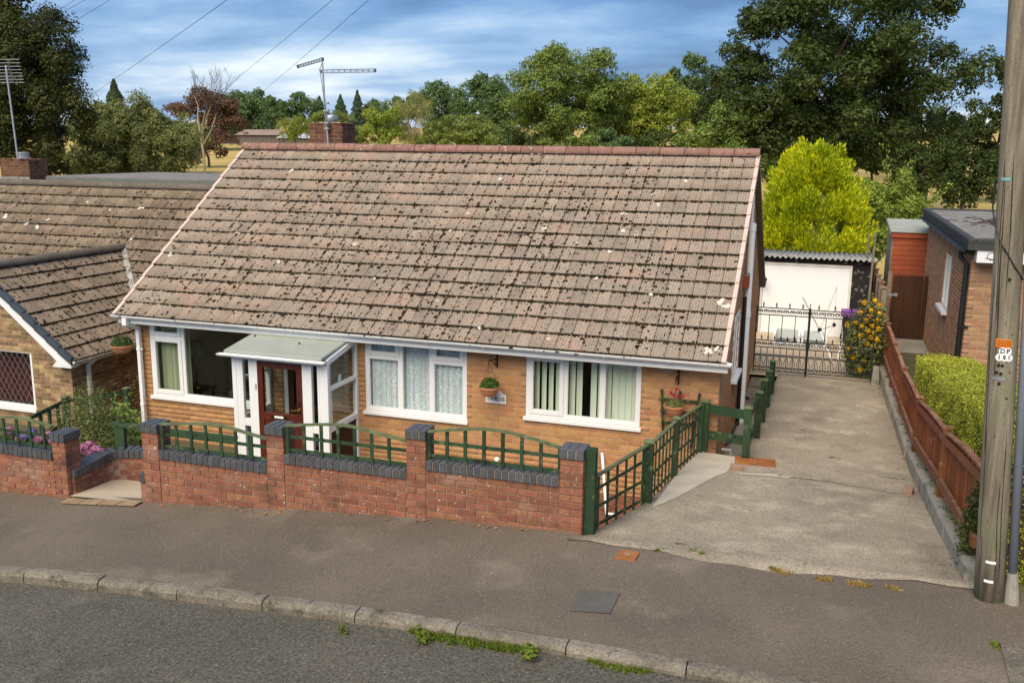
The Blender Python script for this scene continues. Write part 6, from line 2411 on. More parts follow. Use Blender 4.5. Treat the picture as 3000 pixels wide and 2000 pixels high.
mb.build('roof_kerb', M['felt_black'], rf, bevel=0.02)
n = 260
P = np.stack([RNG.normal(3.55, 0.4, n), RNG.normal(8.2, 0.55, n), np.full(n, 4.046)], 1)
blobs('dark_moss_patch', P, RNG.uniform(0.03, 0.09, n), np.eye(3), M['brownwood'], rf, 0.25)
gutter('gutter', (NX - 0.17, NY0 - 0.15, 3.90), (NX - 0.17, 11.6, 3.90), 0.06, t, M['black'])
mb = MB().box((NX - 0.115, NY0 - 0.05, 3.80), (NX - 0.002, 11.6, 3.90))
mb.build('fascia', M['felt_black'], t)
mb = MB().tube([(NX - 0.17, NY0 + 0.10, 3.86), (NX - 0.16, NY0 + 0.10, 3.74), (NX - 0.06, NY0 + 0.08, 3.62), (NX - 0.055, NY0 + 0.08, 1.1)], 0.042, 12)
mb.tube([(NX - 0.055, NY0 + 0.08, 2.55), (NX - 0.055, NY0 + 0.08, 2.62)], 0.05, 12).box((NX - 0.05, NY0 - 0.03, 2.56), (NX + 0.05, NY0 + 0.02, 2.60))
mb.build('downpipe', M['black'], t)
fb = FA(2272, 572, 1, NY0 - 0.3)
MB().box((NX + 0.03, NY0 - 0.30, 3.70), (3.3, NY0 - 0.02, 3.895)).build('white_fascia', M['rubber'], t)
mb = MB().tube([(2.55 + 0.07 * math.cos(a), NY0 - 0.306, 3.81 + 0.06 * math.sin(a)) for a in np.linspace(0, 6.28, 16)], 0.004, 4)
mb.tube([(2.45, NY0 - 0.306, 3.78), (2.7, NY0 - 0.306, 3.74)], 0.004, 4).box((2.69, NY0 - 0.32, 3.78), (2.74, NY0 - 0.301, 3.87))
mb.build('cable_loop', M['black'], t)

t = thing('side_gate', 'dark brown boarded side gate with a bolt beside the brick outbuilding', 'gate', (1.9, 10.25, 1.05))
gx0, gx1 = 1.53, 2.20
for k in range(6):
    a = gx0 + (gx1 - gx0) * k / 6
    MB().box((a + 0.003, 10.24, 1.10), (a + (gx1 - gx0) / 6 - 0.003, 10.262, 2.61 + random.uniform(-0.004, 0.004))).build('board', M['brownwood'], t)
MB().box((2.215, 10.22, 1.08), (2.285, 10.30, 2.62)).build('gate_post', M['brownwood'], t)
MB().box((1.42, 10.22, 1.05), (1.505, 10.30, 2.70)).build('gate_post', M['graywood'], t)
for z in (1.3, 2.4):
    MB().box((gx0, 10.264, z), (gx1, 10.29, z + 0.09)).build('ledge', M['brownwood'], t)
mb = MB().box((1.44, 10.215, 2.13), (1.64, 10.236, 2.17)).box((1.58, 10.21, 2.115), (1.66, 10.232, 2.19)).tube([(1.52, 10.2, 2.14), (1.52, 10.19, 2.08)], 0.012, 6)
mb.build('bolt', M['metal'], t)
sh0 = A(2250 + 1145 / 3.136, 500 + 560 / 3.136, 1, 11.6)
SX0, SX1, SY0, SY1, SZ = 1.52, 2.6, 11.6, 13.6, 3.50
t = thing('garden_shed', 'red stained shiplap shed with pale felt roof behind the brown gate', 'shed', (2.0, 12.4, 0.95))
z = 1.0
while z < SZ - 0.12:
    MB().prism([(SX0 + 0.02, SY0, z), (SX0 + 0.02, SY0 - 0.012, z + 0.004), (SX0 + 0.02, SY0 - 0.012, z + 0.085), (SX0 + 0.02, SY0 - 0.002, z + 0.118), (SX0 + 0.02, SY0 + 0.02, z + 0.118), (SX0 + 0.02, SY0 + 0.02, z)], (SX1 - SX0 - 0.04, 0, 0)).build('board', M['shedred'], t)
    MB().prism([(SX0, SY0, z), (SX0 - 0.012, SY0, z + 0.004), (SX0 - 0.012, SY0, z + 0.085), (SX0 - 0.002, SY0, z + 0.118), (SX0 + 0.018, SY0, z + 0.118), (SX0 + 0.018, SY0, z)], (0, SY1 - SY0, 0)).build('board', M['graywood'], t)
    z += 0.12
MB().box((SX0 + 0.03, SY0 + 0.03, 0.95), (SX1 - 0.02, SY1, SZ - 0.05)).build('inner_frame', M['graywood'], t)
MB().box((SX0 - 0.03, SY0 - 0.05, SZ - 0.13), (SX1 + 0.03, SY0 - 0.022, SZ - 0.005)).build('fascia', M['shedred'], t)
rp_ = [(SX0 - 0.05, SY0 - 0.08, SZ), (SX0 - 0.05, SY1 + 0.08, SZ + 0.16), (SX0 - 0.05, SY1 + 0.08, SZ + 0.185), (SX0 - 0.05, SY0 - 0.08, SZ + 0.025)]
MB().prism(rp_, (SX1 - SX0 + 0.1, 0, 0)).build('roof', M['felt'], t)
MB().prism([(SX0 - 0.075, SY0 - 0.08, SZ - 0.06), (SX0 - 0.075, SY1 + 0.08, SZ + 0.10), (SX0 - 0.075, SY1 + 0.08, SZ + 0.19), (SX0 - 0.075, SY0 - 0.08, SZ + 0.03)], (0.022, 0, 0)).build('barge_board', M['graywood'], t)
t = thing('boundary_fence', 'grey weathered board fence running back beside the red shed', 'fence', (1.35, 12, 1))
for k, y in enumerate((8.3, 9.4, 10.9, 12.3, 13.7)):
    MB().box((1.20, y - 0.05, 0.8), (1.30, y + 0.05, 2.55 - 0.03 * k)).build('post', M['graywood'], t)
    MB().box((1.18, y - 0.07, 2.552 - 0.03 * k), (1.32, y + 0.07, 2.59 - 0.03 * k)).build('post_cap', M['redwood_worn'], t)
y = 8.38
while y < 13.6:
    MB().box((1.24, y, 0.85), (1.258, y + 0.12, 2.40 + random.uniform(-0.015, 0.015))).build('board', M['redwood'] if y < 10.6 else M['graywood'], t)
    y += 0.128
for (x, y, z1_) in ((1.05, 10.6, 3.55), (1.0, 12.8, 3.3)):
    ob = MB().tube([(x, y, 0.7), (x + 0.03, y, z1_)], 0.028, 8).build('garden_pole', M['graywood'], None)
    tag(ob, 'thin grey upright pole beside the boundary fence, ' + ('nearest the gate' if y < 11 else 'behind the other'), 'pole')
MB().box((1.55, 2.9, 0.9), (2.30, 10.2, 1.125)).build('neighbour_path', M['retain'], None)['kind'] = 'structure'

# ------------------------------------------------------------------ left-hand neighbour's house
t = thing('neighbour_house', 'multi coloured brick bungalow with brown mossy roofs at the left', 'house', (-14.7, 0, 0.2))
LX0, LX1 = -16.45, -12.9
LZ0, LE, LAP, LRX = 0.15, 1.62, 3.12, -14.68
nw = (-15.6, -13.80, 0.56, 1.66)
mb = MB()
holed(mb, LX0, LX1 - 0.008, LZ0, LE, [nw], lambda a, b, c, d: mb.box((a, 0.008, c), (b, 0.22, d)))
mb.prism([(LX0, 0.008, LE), (LX1 - 0.008, 0.008, LE), (LRX, 0.008, LAP)], (0, 0.2, 0))
mb.box((LX1 - 0.22, 0.22, LZ0), (LX1 - 0.008, 3.0, LE + 0.02))
wall = mb.build('wall', M['mortar'], t)


def in_gab(q):
    x, z = LX0 + (q[0] + q[1]) / 2, LZ0 + q[3]
    if z < LE:
        return True
    return abs(x - LRX) < (LAP - z) / (LAP - LE) * (LX1 - LRX) - 0.06


rc = rects_bond(0, LX1 - LX0, 0, LAP - LZ0, 0.225, 0.075, [(nw[0] - LX0, nw[1] - LX0, nw[2] - LZ0 - 0.06, nw[3] - LZ0)], clip=in_gab)
lay_bricks(wall, (LX0, 0, LZ0), 0, rc, M['brick_multi'], 230, lambda q: -(q[0] + 0.3 * q[2]))
lay_bricks(wall, (LX1, 0, LZ0), math.pi / 2, rects_bond(0, 3.0, 0, LE - LZ0, 0.225, 0.075), M['brick_multi'], 90, lambda q: q[0])
mb = MB()
bar_frame(mb, nw[0], nw[1], nw[2], nw[3], 0.055, 0.02, 0.08)
w = mb.build('window', M['white'], t)
MB().box((nw[0] - 0.04, -0.05, nw[2] - 0.065), (nw[1] + 0.04, 0.04, nw[2] - 0.004)).build('sill', M['white'], w)
MB().box((nw[0] + 0.05, 0.045, nw[2] + 0.05), (nw[1] - 0.05, 0.05, nw[3] - 0.05)).build('pane', M['glass'], w)
mb = MB()
sx_, sz_ = 0.13, 0.21
x0_, x1_, z0_, z1_ = nw[0] + 0.06, nw[1] - 0.06, nw[2] + 0.06, nw[3] - 0.06
k = -20
while k < 40:
    for sgn in (1, -1):
        # diagonal lead strips clipped to the pane
        xa = x0_ + k * sx_
        za, zb_ = z0_, z1_
        dx = (z1_ - z0_) / sz_ * sx_ * sgn
        pa, pb_ = Vector((xa, 0.043, z0_)), Vector((xa + dx, 0.043, z1_))
        ts = [0, 1]
        if abs(dx) > 1e-6:
            t0, t1 = sorted(((x0_ - pa.x) / dx, (x1_ - pa.x) / dx))
            t0, t1 = max(0, t0), min(1, t1)
            if t1 - t0 > 0.02:
                mb.beam(pa.lerp(pb_, t0), pa.lerp(pb_, t1), 0.004, 0.007, (0, 1, 0))
    k += 1
mb.build('lead_lattice', M['metal'], w)
drape('curtain', nw[0], nw[1], nw[2], nw[3], 0.30, M['darkred'], w, 0.03, 10, 9)
# roofs
wa = math.atan2(3.17 - 1.60, 14.68 - 12.70)
wl = math.hypot(3.17 - 1.60, 14.68 - 12.70)
mb = MB()
mb.prism([(-12.72, -0.16, 1.60), (LRX, -0.16, 3.17), (LRX, -0.16, 3.09), (-12.74, -0.16, 1.54)], (0, 4.2, 0))
mb.prism([(-16.65, -0.16, 1.60), (LRX, -0.16, 3.17), (LRX, -0.16, 3.09), (-16.65, -0.16, 1.52)], (0, 4.2, 0))
roofw = mb.build('wing_roof', M['tile_dark'], t)
org = Vector((-12.70, -0.14, 1.585))
g2_ = wl / 8
RmW = lay_tiles(roofw, org, wa, math.pi / 2, 19, 8, 0.2, g2_, M['tile_dark'], 150)
moss_and_shade(roofw, org, RmW, 19, 8, 0.2, g2_, M['moss'], 330, 14, lambda u, v: 0.55 + 0 * u)
MY, MZ, EY, EZ = 5.10, 4.42, 1.85, 1.70
ma_ = math.atan2(MZ - EZ, MY - EY)
ml = math.hypot(MZ - EZ, MY - EY)
mb = MB()
mb.prism([(-21.5, EY, EZ), (-21.5, MY, MZ), (-21.5, MY, MZ - 0.1), (-21.5, EY, EZ - 0.1)], (9.15, 0, 0))
mb.prism([(-21.5, 2 * MY - EY, EZ), (-21.5, MY, MZ + 0.03), (-21.5, MY, MZ - 0.1), (-21.5, 2 * MY - EY, EZ - 0.1)], (9.15, 0, 0))
roofm = mb.build('main_roof', M['tile_dark'], t)
org = Vector((-21.45, EY - 0.02, EZ - 0.012))
RmM = lay_tiles(roofm, org, ma_, 0, 45, 13, 0.2, (ml - 0.02) / 13, M['tile_dark'], 150, skip=lambda p: p.x < -20.2)
moss_and_shade(roofm, org, RmM, 45, 13, 0.2, (ml - 0.02) / 13, M['moss'], 260, 15, lambda u, v: 0.42 + 0.3 * (0.6 - v))
for (parent, a, b, n) in ((roofw, (LRX, -0.16, 3.185), (LRX, 3.75, 3.185), 10), (roofm, (-20.5, MY, MZ + 0.02), (-12.4, MY, MZ + 0.02), 18)):
    a, b = Vector(a), Vector(b)
    d = (b - a) / n
    s = d.normalized().cross(Vector((0, 0, 1)))
    for k in range(n):
        p = a + d * k
        prof = [s * (math.cos(q) * 0.12) + Vector((0, 0, math.sin(q) * 0.095)) for q in np.linspace(math.pi + 0.3, -0.3, 11)]
        MB().prism([p + q for q in prof], d * 0.985).build('ridge_tile', M['ridge_dark'], parent)
P, S = [], []
for (px, py, rd_) in ((12, 498, 9), (62, 513, 8), (87, 520, 9), (108, 505, 6), (305, 547, 8), (322, 478, 7), (200, 464, 5), (253, 482, 4), (50, 463, 5)):
    d = fw + r2 * ((px * 1.27551 - 1500) / F_PX) - u2 * ((py * 1.27551 - 1000) / F_PX)
    nn = RmM @ Vector((0, 0, 1))
    c = CAM + d * ((org + nn * 0.04 - CAM).dot(nn) / d.dot(nn))
    for q in range(4):
        P.append(tuple(c + RmM @ Vector((random.gauss(0, rd_ * 0.004), random.gauss(0, rd_ * 0.004), 0))))
        S.append(rd_ * 0.005)
blobs('lichen', np.array(P), np.array(S), np.array(RmM), M['lichen'], roofm, 0.18)
# dark dry verge and white barge board on the wing gable
for sgn in (1, -1):
    for k in range(8):
        u0, u1 = k / 8, (k + 1) / 8 + 0.012
        xa, xb = LRX + sgn * (1.99 * (1 - u0)), LRX + sgn * (1.99 * (1 - u1))
        za, zb_ = 1.60 + 1.57 * u0, 1.60 + 1.57 * u1
        mb = MB()
        off = 0.052 - 0.0
        mb.prism([(xa, -0.215, za - 0.06), (xb, -0.215, zb_ - 0.085), (xb, -0.215, zb_ + 0.035), (xa, -0.215, za + 0.062)], (0, 0.11, 0))
        mb.build('verge_unit', M['dryverge'], roofw, bevel=0.006)
    mb = MB().prism([(LRX + sgn * 1.98, -0.185, 1.50), (LRX, -0.185, 3.10), (LRX, -0.185, 2.92), (LRX + sgn * 1.75, -0.185, 1.50)], (0, 0.03, 0))
    mb.build('barge_board', M['white'], t)
MB().prism([(-12.72, -0.18, 1.47), (-13.15, -0.18, 1.47), (-12.95, -0.18, 1.66), (-12.72, -0.18, 1.60)], (0, 0.2, 0)).build('box_end', M['white'], t)
gutter('gutter', (-12.68, -0.17, 1.60), (-12.68, 2.6, 1.60), 0.055, t, M['white_old'])
MB().box((-12.78, -0.15, 1.48), (-12.755, 2.6, 1.60)).build('fascia', M['white_old'], t)
mb = MB().beam((-12.68, 0.40, 1.54), (-12.84, 0.36, 1.40), 0.062, 0.062).box((-12.872, 0.33, 0.2), (-12.81, 0.39, 1.42)).box((-12.88, 0.325, 0.75), (-12.80, 0.395, 0.80))
mb.build('downpipe', M['white'], t)
# valley flashing
v0, v1 = FA(287, 573, 1, 3.45), FA(300, 645, 1, 2.2)
mb = MB()
pz = lambda y: MZ - (MY - y) * (MZ - EZ) / (MY - EY)
for k in range(6):
    ya, yb = 3.62 - 0.30 * k, 3.62 - 0.30 * (k + 1)
    xa, xb = LRX + (3.17 - pz(ya)) * 1.26, LRX + (3.17 - pz(yb)) * 1.26
    mb.add([(xa - 0.05, ya - 0.02, pz(ya) + 0.055), (xa + 0.09, ya, pz(ya) + 0.06), (xb + 0.09, yb, pz(yb) + 0.06), (xb - 0.05, yb - 0.02, pz(yb) + 0.055)], [(0, 1, 2, 3)])
mb.build('valley_flashing', M['lead'], roofw)
# rear dormer
mb = MB().box((-18.6, 5.9, 3.6), (-13.15, 9.6, 4.50))
do = mb.build('rear_dormer', M['white_old'], t)
MB().box((-18.7, 5.75, 4.50), (-13.05, 9.8, 4.60)).build('dormer_roof', M['chippings'], do)
MB().box((-13.045, 5.75, 4.40), (-13.015, 9.8, 4.62)).build('dormer_fascia', M['white'], do)
MB().box((-18.7, 5.72, 4.42), (-13.05, 5.745, 4.58)).build('dormer_edge', M['felt_edge'], do)
# chimney
c0, c1_ = FA(2, 400, 1, 5.6), FA(68, 400, 1, 5.6)
ct = FA(35, 364, 1, 5.6).z
ch = MB().box((c0.x + 0.008, 5.608, 3.9), (c1_.x - 0.008, 6.2, ct - 0.02)).build('chimney', M['mortar_red'], t)
lay_bricks(ch, (c0.x, 5.6, 4.2), 0, rects_bond(0, c1_.x - c0.x, 0, ct - 4.22, 0.225, 0.075), M['chimbrick'], 60)
lay_bricks(ch, (c1_.x, 5.6, 4.2), math.pi / 2, rects_bond(0, 0.6, 0, ct - 4.22, 0.225, 0.075), M['chimbrick'], 40)
P = np.array([(random.uniform(c0.x, c1_.x), random.uniform(5.6, 6.2), ct - 0.02) for _ in range(60)])
blobs('flaunching', P, RNG.uniform(0.03, 0.08, 60), np.eye(3), M['chimbrick'], ch)
MB().lathe(((c0.x + c1_.x) / 2, 5.9, ct - 0.02), [(0.14, 0), (0.14, 0.12), (0.16, 0.13), (0.16, 0.17), (0.0, 0.18)], 12).build('cowl', M['metal'], ch)
MB().box((c0.x - 0.01, 5.585, 4.42), (c1_.x + 0.01, 5.6, 4.56)).build('flashing', M['lead'], ch)
# its aerial
m0, m1 = FA(40, 352, 1, 5.75), FA(13, 150, 1, 5.75)
t = thing('television_aerial', 'multi element television aerial on the far left chimney', 'aerial', m0)
MB().tube([Vector((m0.x, 5.75, ct - 0.1)), m1], 0.022, 8).build('mast', M['metal'], t)
b0, b1 = FA(16, 137, 1, 5.6), FA(30, 190, 1, 5.9)
MB().tube([FA(16, 137, 1, 5.0), FA(30, 190, 1, 6.4)], 0.012, 6).build('boom', M['metal'], t)
for k in range(8):
    c = FA(16, 137, 1, 5.0).lerp(FA(30, 190, 1, 6.4), k / 7)
    MB().tube([c - Vector((0.42, 0.05, 0)), c + Vector((0.32, 0.05, 0))], 0.007, 5).build('element', M['metal'], t)

# neighbour's rail fence and post on the curved wall
t = thing('garden_rail_fence', 'dark green post and rail fence between the two front gardens', 'fence', (-10.5, -2, 0.5))
a, b, c = FA(150, 912, 1, -1.6), FA(291, 892, 1, -0.9), FA(70, 950, 1, -2.6)
for p in (a, b):
    post(t, p.x, p.y, 0.25, p.z, 0.09)
for (p, q) in ((a, b), (c, a)):
    MB().beam(p - Vector((0, 0, 0.06)), q - Vector((0, 0, 0.06)), 0.03, 0.06).build('rail', M['green'], t)
    MB().beam(p - Vector((0, 0, 0.42)), q - Vector((0, 0, 0.42)), 0.03, 0.06).build('rail', M['green'], t)
for k in range(1, 4):
    q = c.lerp(a, k / 4)
    MB().box((q.x - 0.02, q.y - 0.02, 0.3), (q.x + 0.02, q.y + 0.02, q.z - 0.03)).build('spindle', M['green'], t)
    q = a.lerp(b, k / 4)
    MB().box((q.x - 0.02, q.y - 0.02, 0.3), (q.x + 0.02, q.y + 0.02, q.z - 0.03)).build('spindle', M['green'], t)
t = thing('path_handrail', 'dark green post with a short flat rail on the curved path wall', 'handrail', (-8.2, -3.62, 1.5))
p = FA(277, 980, 1, -3.62)
p2 = FA(262, 985, 1, -3.62)
MB().box((p.x - 0.075, -3.66, 1.30), (p.x + 0.075, -3.60, p.z)).build('post', M['green'], t)
e1, e2 = FA(252, 972, 1, -3.62), FA(330, 981, 1, -3.62)
MB().beam(e1, (-6.9, -3.60, e1.z), 0.10, 0.035).build('rail', M['green'], t)

# ------------------------------------------------------------------ shrubs and flowers


def shrub(name, label, c, rx, ry, rz, n, leaf, mat, seed, cat='shrub', asp=0.5, stems=10, group=None, lump=9):
    """c: foot of the plant; lumpy crown of leaves over stems"""
    rg = np.random.default_rng(seed)
    c = Vector(c)
    t = thing(name, label, cat, c, group)
    d = rg.normal(0, 1, (lump, 3))
    d /= np.linalg.norm(d, axis=1)[:, None]
    d[:, 2] = np.abs(d[:, 2]) * 0.9
    L = np.array(c) + np.array([0, 0, rz * 0.35]) + d * np.array([rx, ry, rz]) * 0.55
    k = rg.integers(0, lump, n)
    e = rg.normal(0, 1, (n, 3))
    e /= np.linalg.norm(e, axis=1)[:, None]
    P = L[k] + e * (np.array([rx, ry, rz]) * 0.48) * (rg.random(n)[:, None] ** 0.4)
    P[:, 2] = np.maximum(P[:, 2], c.z + 0.02)
    leafobj('crown', leaves(n, P, leaf, asp, e + np.array([0, 0, 0.6]), rg, 0.8), mat, t)
    mb = MB()
    for i in range(stems):
        q = L[i % lump]
        mb.tube([c + Vector((rg.normal(0, rx * 0.15), rg.normal(0, ry * 0.15), -0.02)), (c + Vector(q)) / 2 + Vector((rg.normal(0, 0.03), 0, 0.03)), q], [0.012, 0.009, 0.004], 5)
    mb.build('trunk', M['bark'], t)
    return t


def ground_at(x, y):
    return gz(x, y)


def shrub_px(name, label, px, top, bot, w, y, n, leaf, mat, seed, base=None, **k):
    a, b = FA(px - w / 2, (top + bot) / 2, 1, y), FA(px + w / 2, (top + bot) / 2, 1, y)
    zt = FA(px, top, 1, y).z
    x = (a.x + b.x) / 2
    z0 = base if base is not None else gz(x, y)
    return shrub(name, label, (x, y, z0), (b.x - a.x) / 2, (b.x - a.x) / 2 * 0.8, (zt - z0) / 1.15, n, leaf, mat, seed, **k)


shrub_px('arching_shrub', 'straggly grey green arching shrub in the left front garden', 215, 902, 1030, 190, -2.7, 15000, 0.024, M['shrub'], 21, asp=0.45, lump=22)
shrub_px('leafy_shrub', 'bright green broad leaved shrub under the left downpipe', 292, 938, 1000, 104, -2.0, 2600, 0.046, M['brightshrub'], 22, asp=0.55)
shrub_px('low_shrub', 'dark low shrub behind the curved path wall', 265, 985, 1045, 110, -3.3, 3200, 0.024, M['hedgedark'], 23)
shrub_px('weedy_shrub', 'small pale green weed clump beside the dark green handrail post', 300, 995, 1035, 45, -3.35, 500, 0.024, M['shrub'], 24)
for i in range(14):
    pass
# long loose shoots of the arching shrub
c = FA(215, 950, 1, -2.6)
t = thing('loose_shoots', 'long pale shoots rising out of the arching shrub', 'shrub', (c.x, -2.6, 0.7))
mb = MB()
Q = []
for (px, py) in ((318 * 0.99, 868), (225, 895), (268, 905), (180, 898), (300, 895), (205, 900)):
    e = FA(px, py, 1, -2.6)
    s = Vector((c.x + random.uniform(-0.2, 0.2), -2.6, 0.75))
    m = s.lerp(e, 0.6) + Vector((0.0, 0, 0.08))
    mb.tube([s, m, e], [0.006, 0.005, 0.002], 4)
    for k in range(16):
        p = m.lerp(e, k / 15)
        Q.append((p.x + random.gauss(0, 0.012), p.y + random.gauss(0, 0.012), p.z + random.gauss(0, 0.012)))
mb.build('trunk', M['bark'], t)
leafobj('crown', leaves(len(Q), np.array(Q), 0.02, 0.5), M['brightshrub'], t)


def hydrangea(label, heads, y, mat, base, blue=()):
    c = FA(heads[0][0], heads[0][1], 1, y)
    t = thing('hydrangea', label, 'flowers', (c.x, y, base))
    Q, S, B = [], [], []
    for i, (px, py, r_) in enumerate(heads):
        p = FA(px, py, 1, y + random.uniform(-0.12, 0.12))
        P, d = dome_pts(p, r_, r_, r_ * 0.8, 170, full=True, inner=0.85)
        (B if i in blue else Q).append(leaves(170, P, 0.016, 0.9, d, spread=0.35, pointed=False))
        P, d = dome_pts(p - Vector((0, 0, r_ * 1.3)), r_ * 1.5, r_ * 1.5, r_, 34, full=True)
        S.append(leaves(34, P, 0.045, 0.6, d + np.array([0, 0, 1]), spread=0.5))
    leafobj('flower_heads', np.concatenate(Q), mat, t)
    if B:
        leafobj('blue_flower_heads', np.concatenate(B), M['blueflower'], t)
    leafobj('crown', np.concatenate(S), M['potplant'], t)
    mb = MB()
    for (px, py, r_) in heads:
        p = FA(px, py, 1, y)
        mb.tube([(p.x + random.uniform(-0.05, 0.05), y, base - 0.02), (p.x, y, p.z - r_)], 0.006, 4)
    mb.build('stem', M['bark'], t)


H1 = [(20, 990, 0.07), (38, 998, 0.07), (60, 1000, 0.07), (72, 992, 0.065), (95, 1008, 0.075), (110, 1000, 0.07), (125, 1012, 0.07), (45, 1008, 0.06), (140, 1010, 0.07), (150, 1020, 0.06), (80, 1010, 0.06)]
hydrangea("pink and blue hydrangea heads behind the far left neighbour's trellis", H1, -4.3, M['pinkflower'], 1.1, blue=(3, 2))
H2 = [(192, 1028, 0.075), (206, 1022, 0.07), (220, 1032, 0.07), (205, 1042, 0.07), (194, 1050, 0.065), (232, 1036, 0.055), (186, 1038, 0.06)]
hydrangea('pink hydrangea heads between the left pier and the curved path wall', H2, -3.84, M['pinkflower'], 0.98)

# yellow flowering shrub by the gate
a = FA(1985, 780, 1, 6.9)
t = shrub('yellow_shrub', 'tall shrub with clusters of yellow flowers at the right of the gates', (0.93, 6.75, 0.90), 0.50, 0.45, 1.32, 7500, 0.042, M['olive'], 31, lump=18)
Q = []
for (px, py) in ((1985, 695), (2010, 690), (2000, 712), (1975, 718), (2020, 700), (1990, 735), (2005, 748), (2018, 755), (1995, 760), (1980, 750), (2012, 735), (2000, 775), (2015, 780), (1990, 790), (2005, 795), (1975, 770), (1965, 740), (1945, 745), (1985, 830), (1975, 850), (1960, 820), (2020, 718), (1998, 725), (2008, 765), (1948, 800)):
    p = FA(px, py, 1, 6.38)
    P, d = dome_pts(p, 0.05, 0.05, 0.05, 34, full=True)
    Q.append(leaves(34, P, 0.026, 0.7, d, spread=0.5))
leafobj('flowers', np.concatenate(Q), M['yellowflower'], t)

# golden conifer


def conifer_golden():
    rg = np.random.default_rng(41)
    y = 17.5
    a, b = FA(1738, 520, 1, y), FA(1985, 520, 1, y)
    zt = FA(1850, 314, 1, y).z
    x = (a.x + b.x) / 2
    R0 = (b.x - a.x) / 2
    z0 = gz(x, y)
    H = zt - z0
    t = thing('golden_conifer', 'bright golden yellow conifer behind the garage roof', 'tree', (x, y, z0))
    m = 150
    hp = rg.random(m) ** 0.8 * 0.93
    tp = rg.uniform(0, 2 * math.pi, m)
    prof = np.clip(np.where(hp < 0.35, 0.95, 1.0 - 0.90 * ((hp - 0.35) / 0.60) ** 1.9), 0.03, 1)
    TR = R0 * prof * rg.uniform(0.74, 1.08, m)
    TIP = np.stack([x + TR * np.cos(tp), y + TR * np.sin(tp), z0 + 0.45 + hp * (H - 0.75)], 1)
    DIR = np.stack([np.cos(tp) * 0.55, np.sin(tp) * 0.55, np.full(m, 0.8)], 1)
    DIR /= np.linalg.norm(DIR, axis=1)[:, None]
    n = 85000
    k = rg.integers(0, m, n)
    s_ = rg.random(n) ** 0.7
    LN = rg.uniform(0.6, 1.35, m) * R0 * 0.75
    wid = R0 * 0.17 * np.sin(np.clip(s_ * 1.15, 0, 1) * math.pi) ** 0.7 + 0.02
    off = rg.normal(0, 1, (n, 3))
    off /= np.linalg.norm(off, axis=1)[:, None]
    P = TIP[k] + DIR[k] * (0.42 - s_[:, None]) * LN[k][:, None] + off * wid[:, None]
    P[:, 2] += 0.12 * (1 - s_)
    out = DIR[k] * 0.7 + off * 0.5
    # upswept feathery sprays
    D = out + np.array([0, 0, 0.45]) + rg.normal(0, 0.22, (n, 3))
    D /= np.linalg.norm(D, axis=1)[:, None]
    S = np.cross(D, rg.normal(0, 1, (n, 3)))
    S /= np.linalg.norm(S, axis=1)[:, None]
    L = rg.uniform(0.05, 0.125, n)[:, None]
    Wd = L * 0.26
    Q = np.stack([P - D * L * 0.3, P + S * Wd + D * L * 0.15, P + D * L, P - S * Wd + D * L * 0.15], 1).reshape(-1, 3)
    leafobj('crown', Q, M['golden'], t)
    MB().tube([(x, y, z0 - 0.1), (x, y, zt - 0.6)], [0.16, 0.03], 8).build('trunk', M['bark'], t)
    # dense inner mass
    MB().lathe((x, y, z0 + 0.2), [(R0 * 0.6, 0), (R0 * 0.62, H * 0.3), (R0 * 0.5, H * 0.55), (R0 * 0.2, H * 0.75), (0.02, H * 0.82)], 14).build('inner_branches', M['hawthorn'], t)


conifer_golden()

# ------------------------------------------------------------------ trees


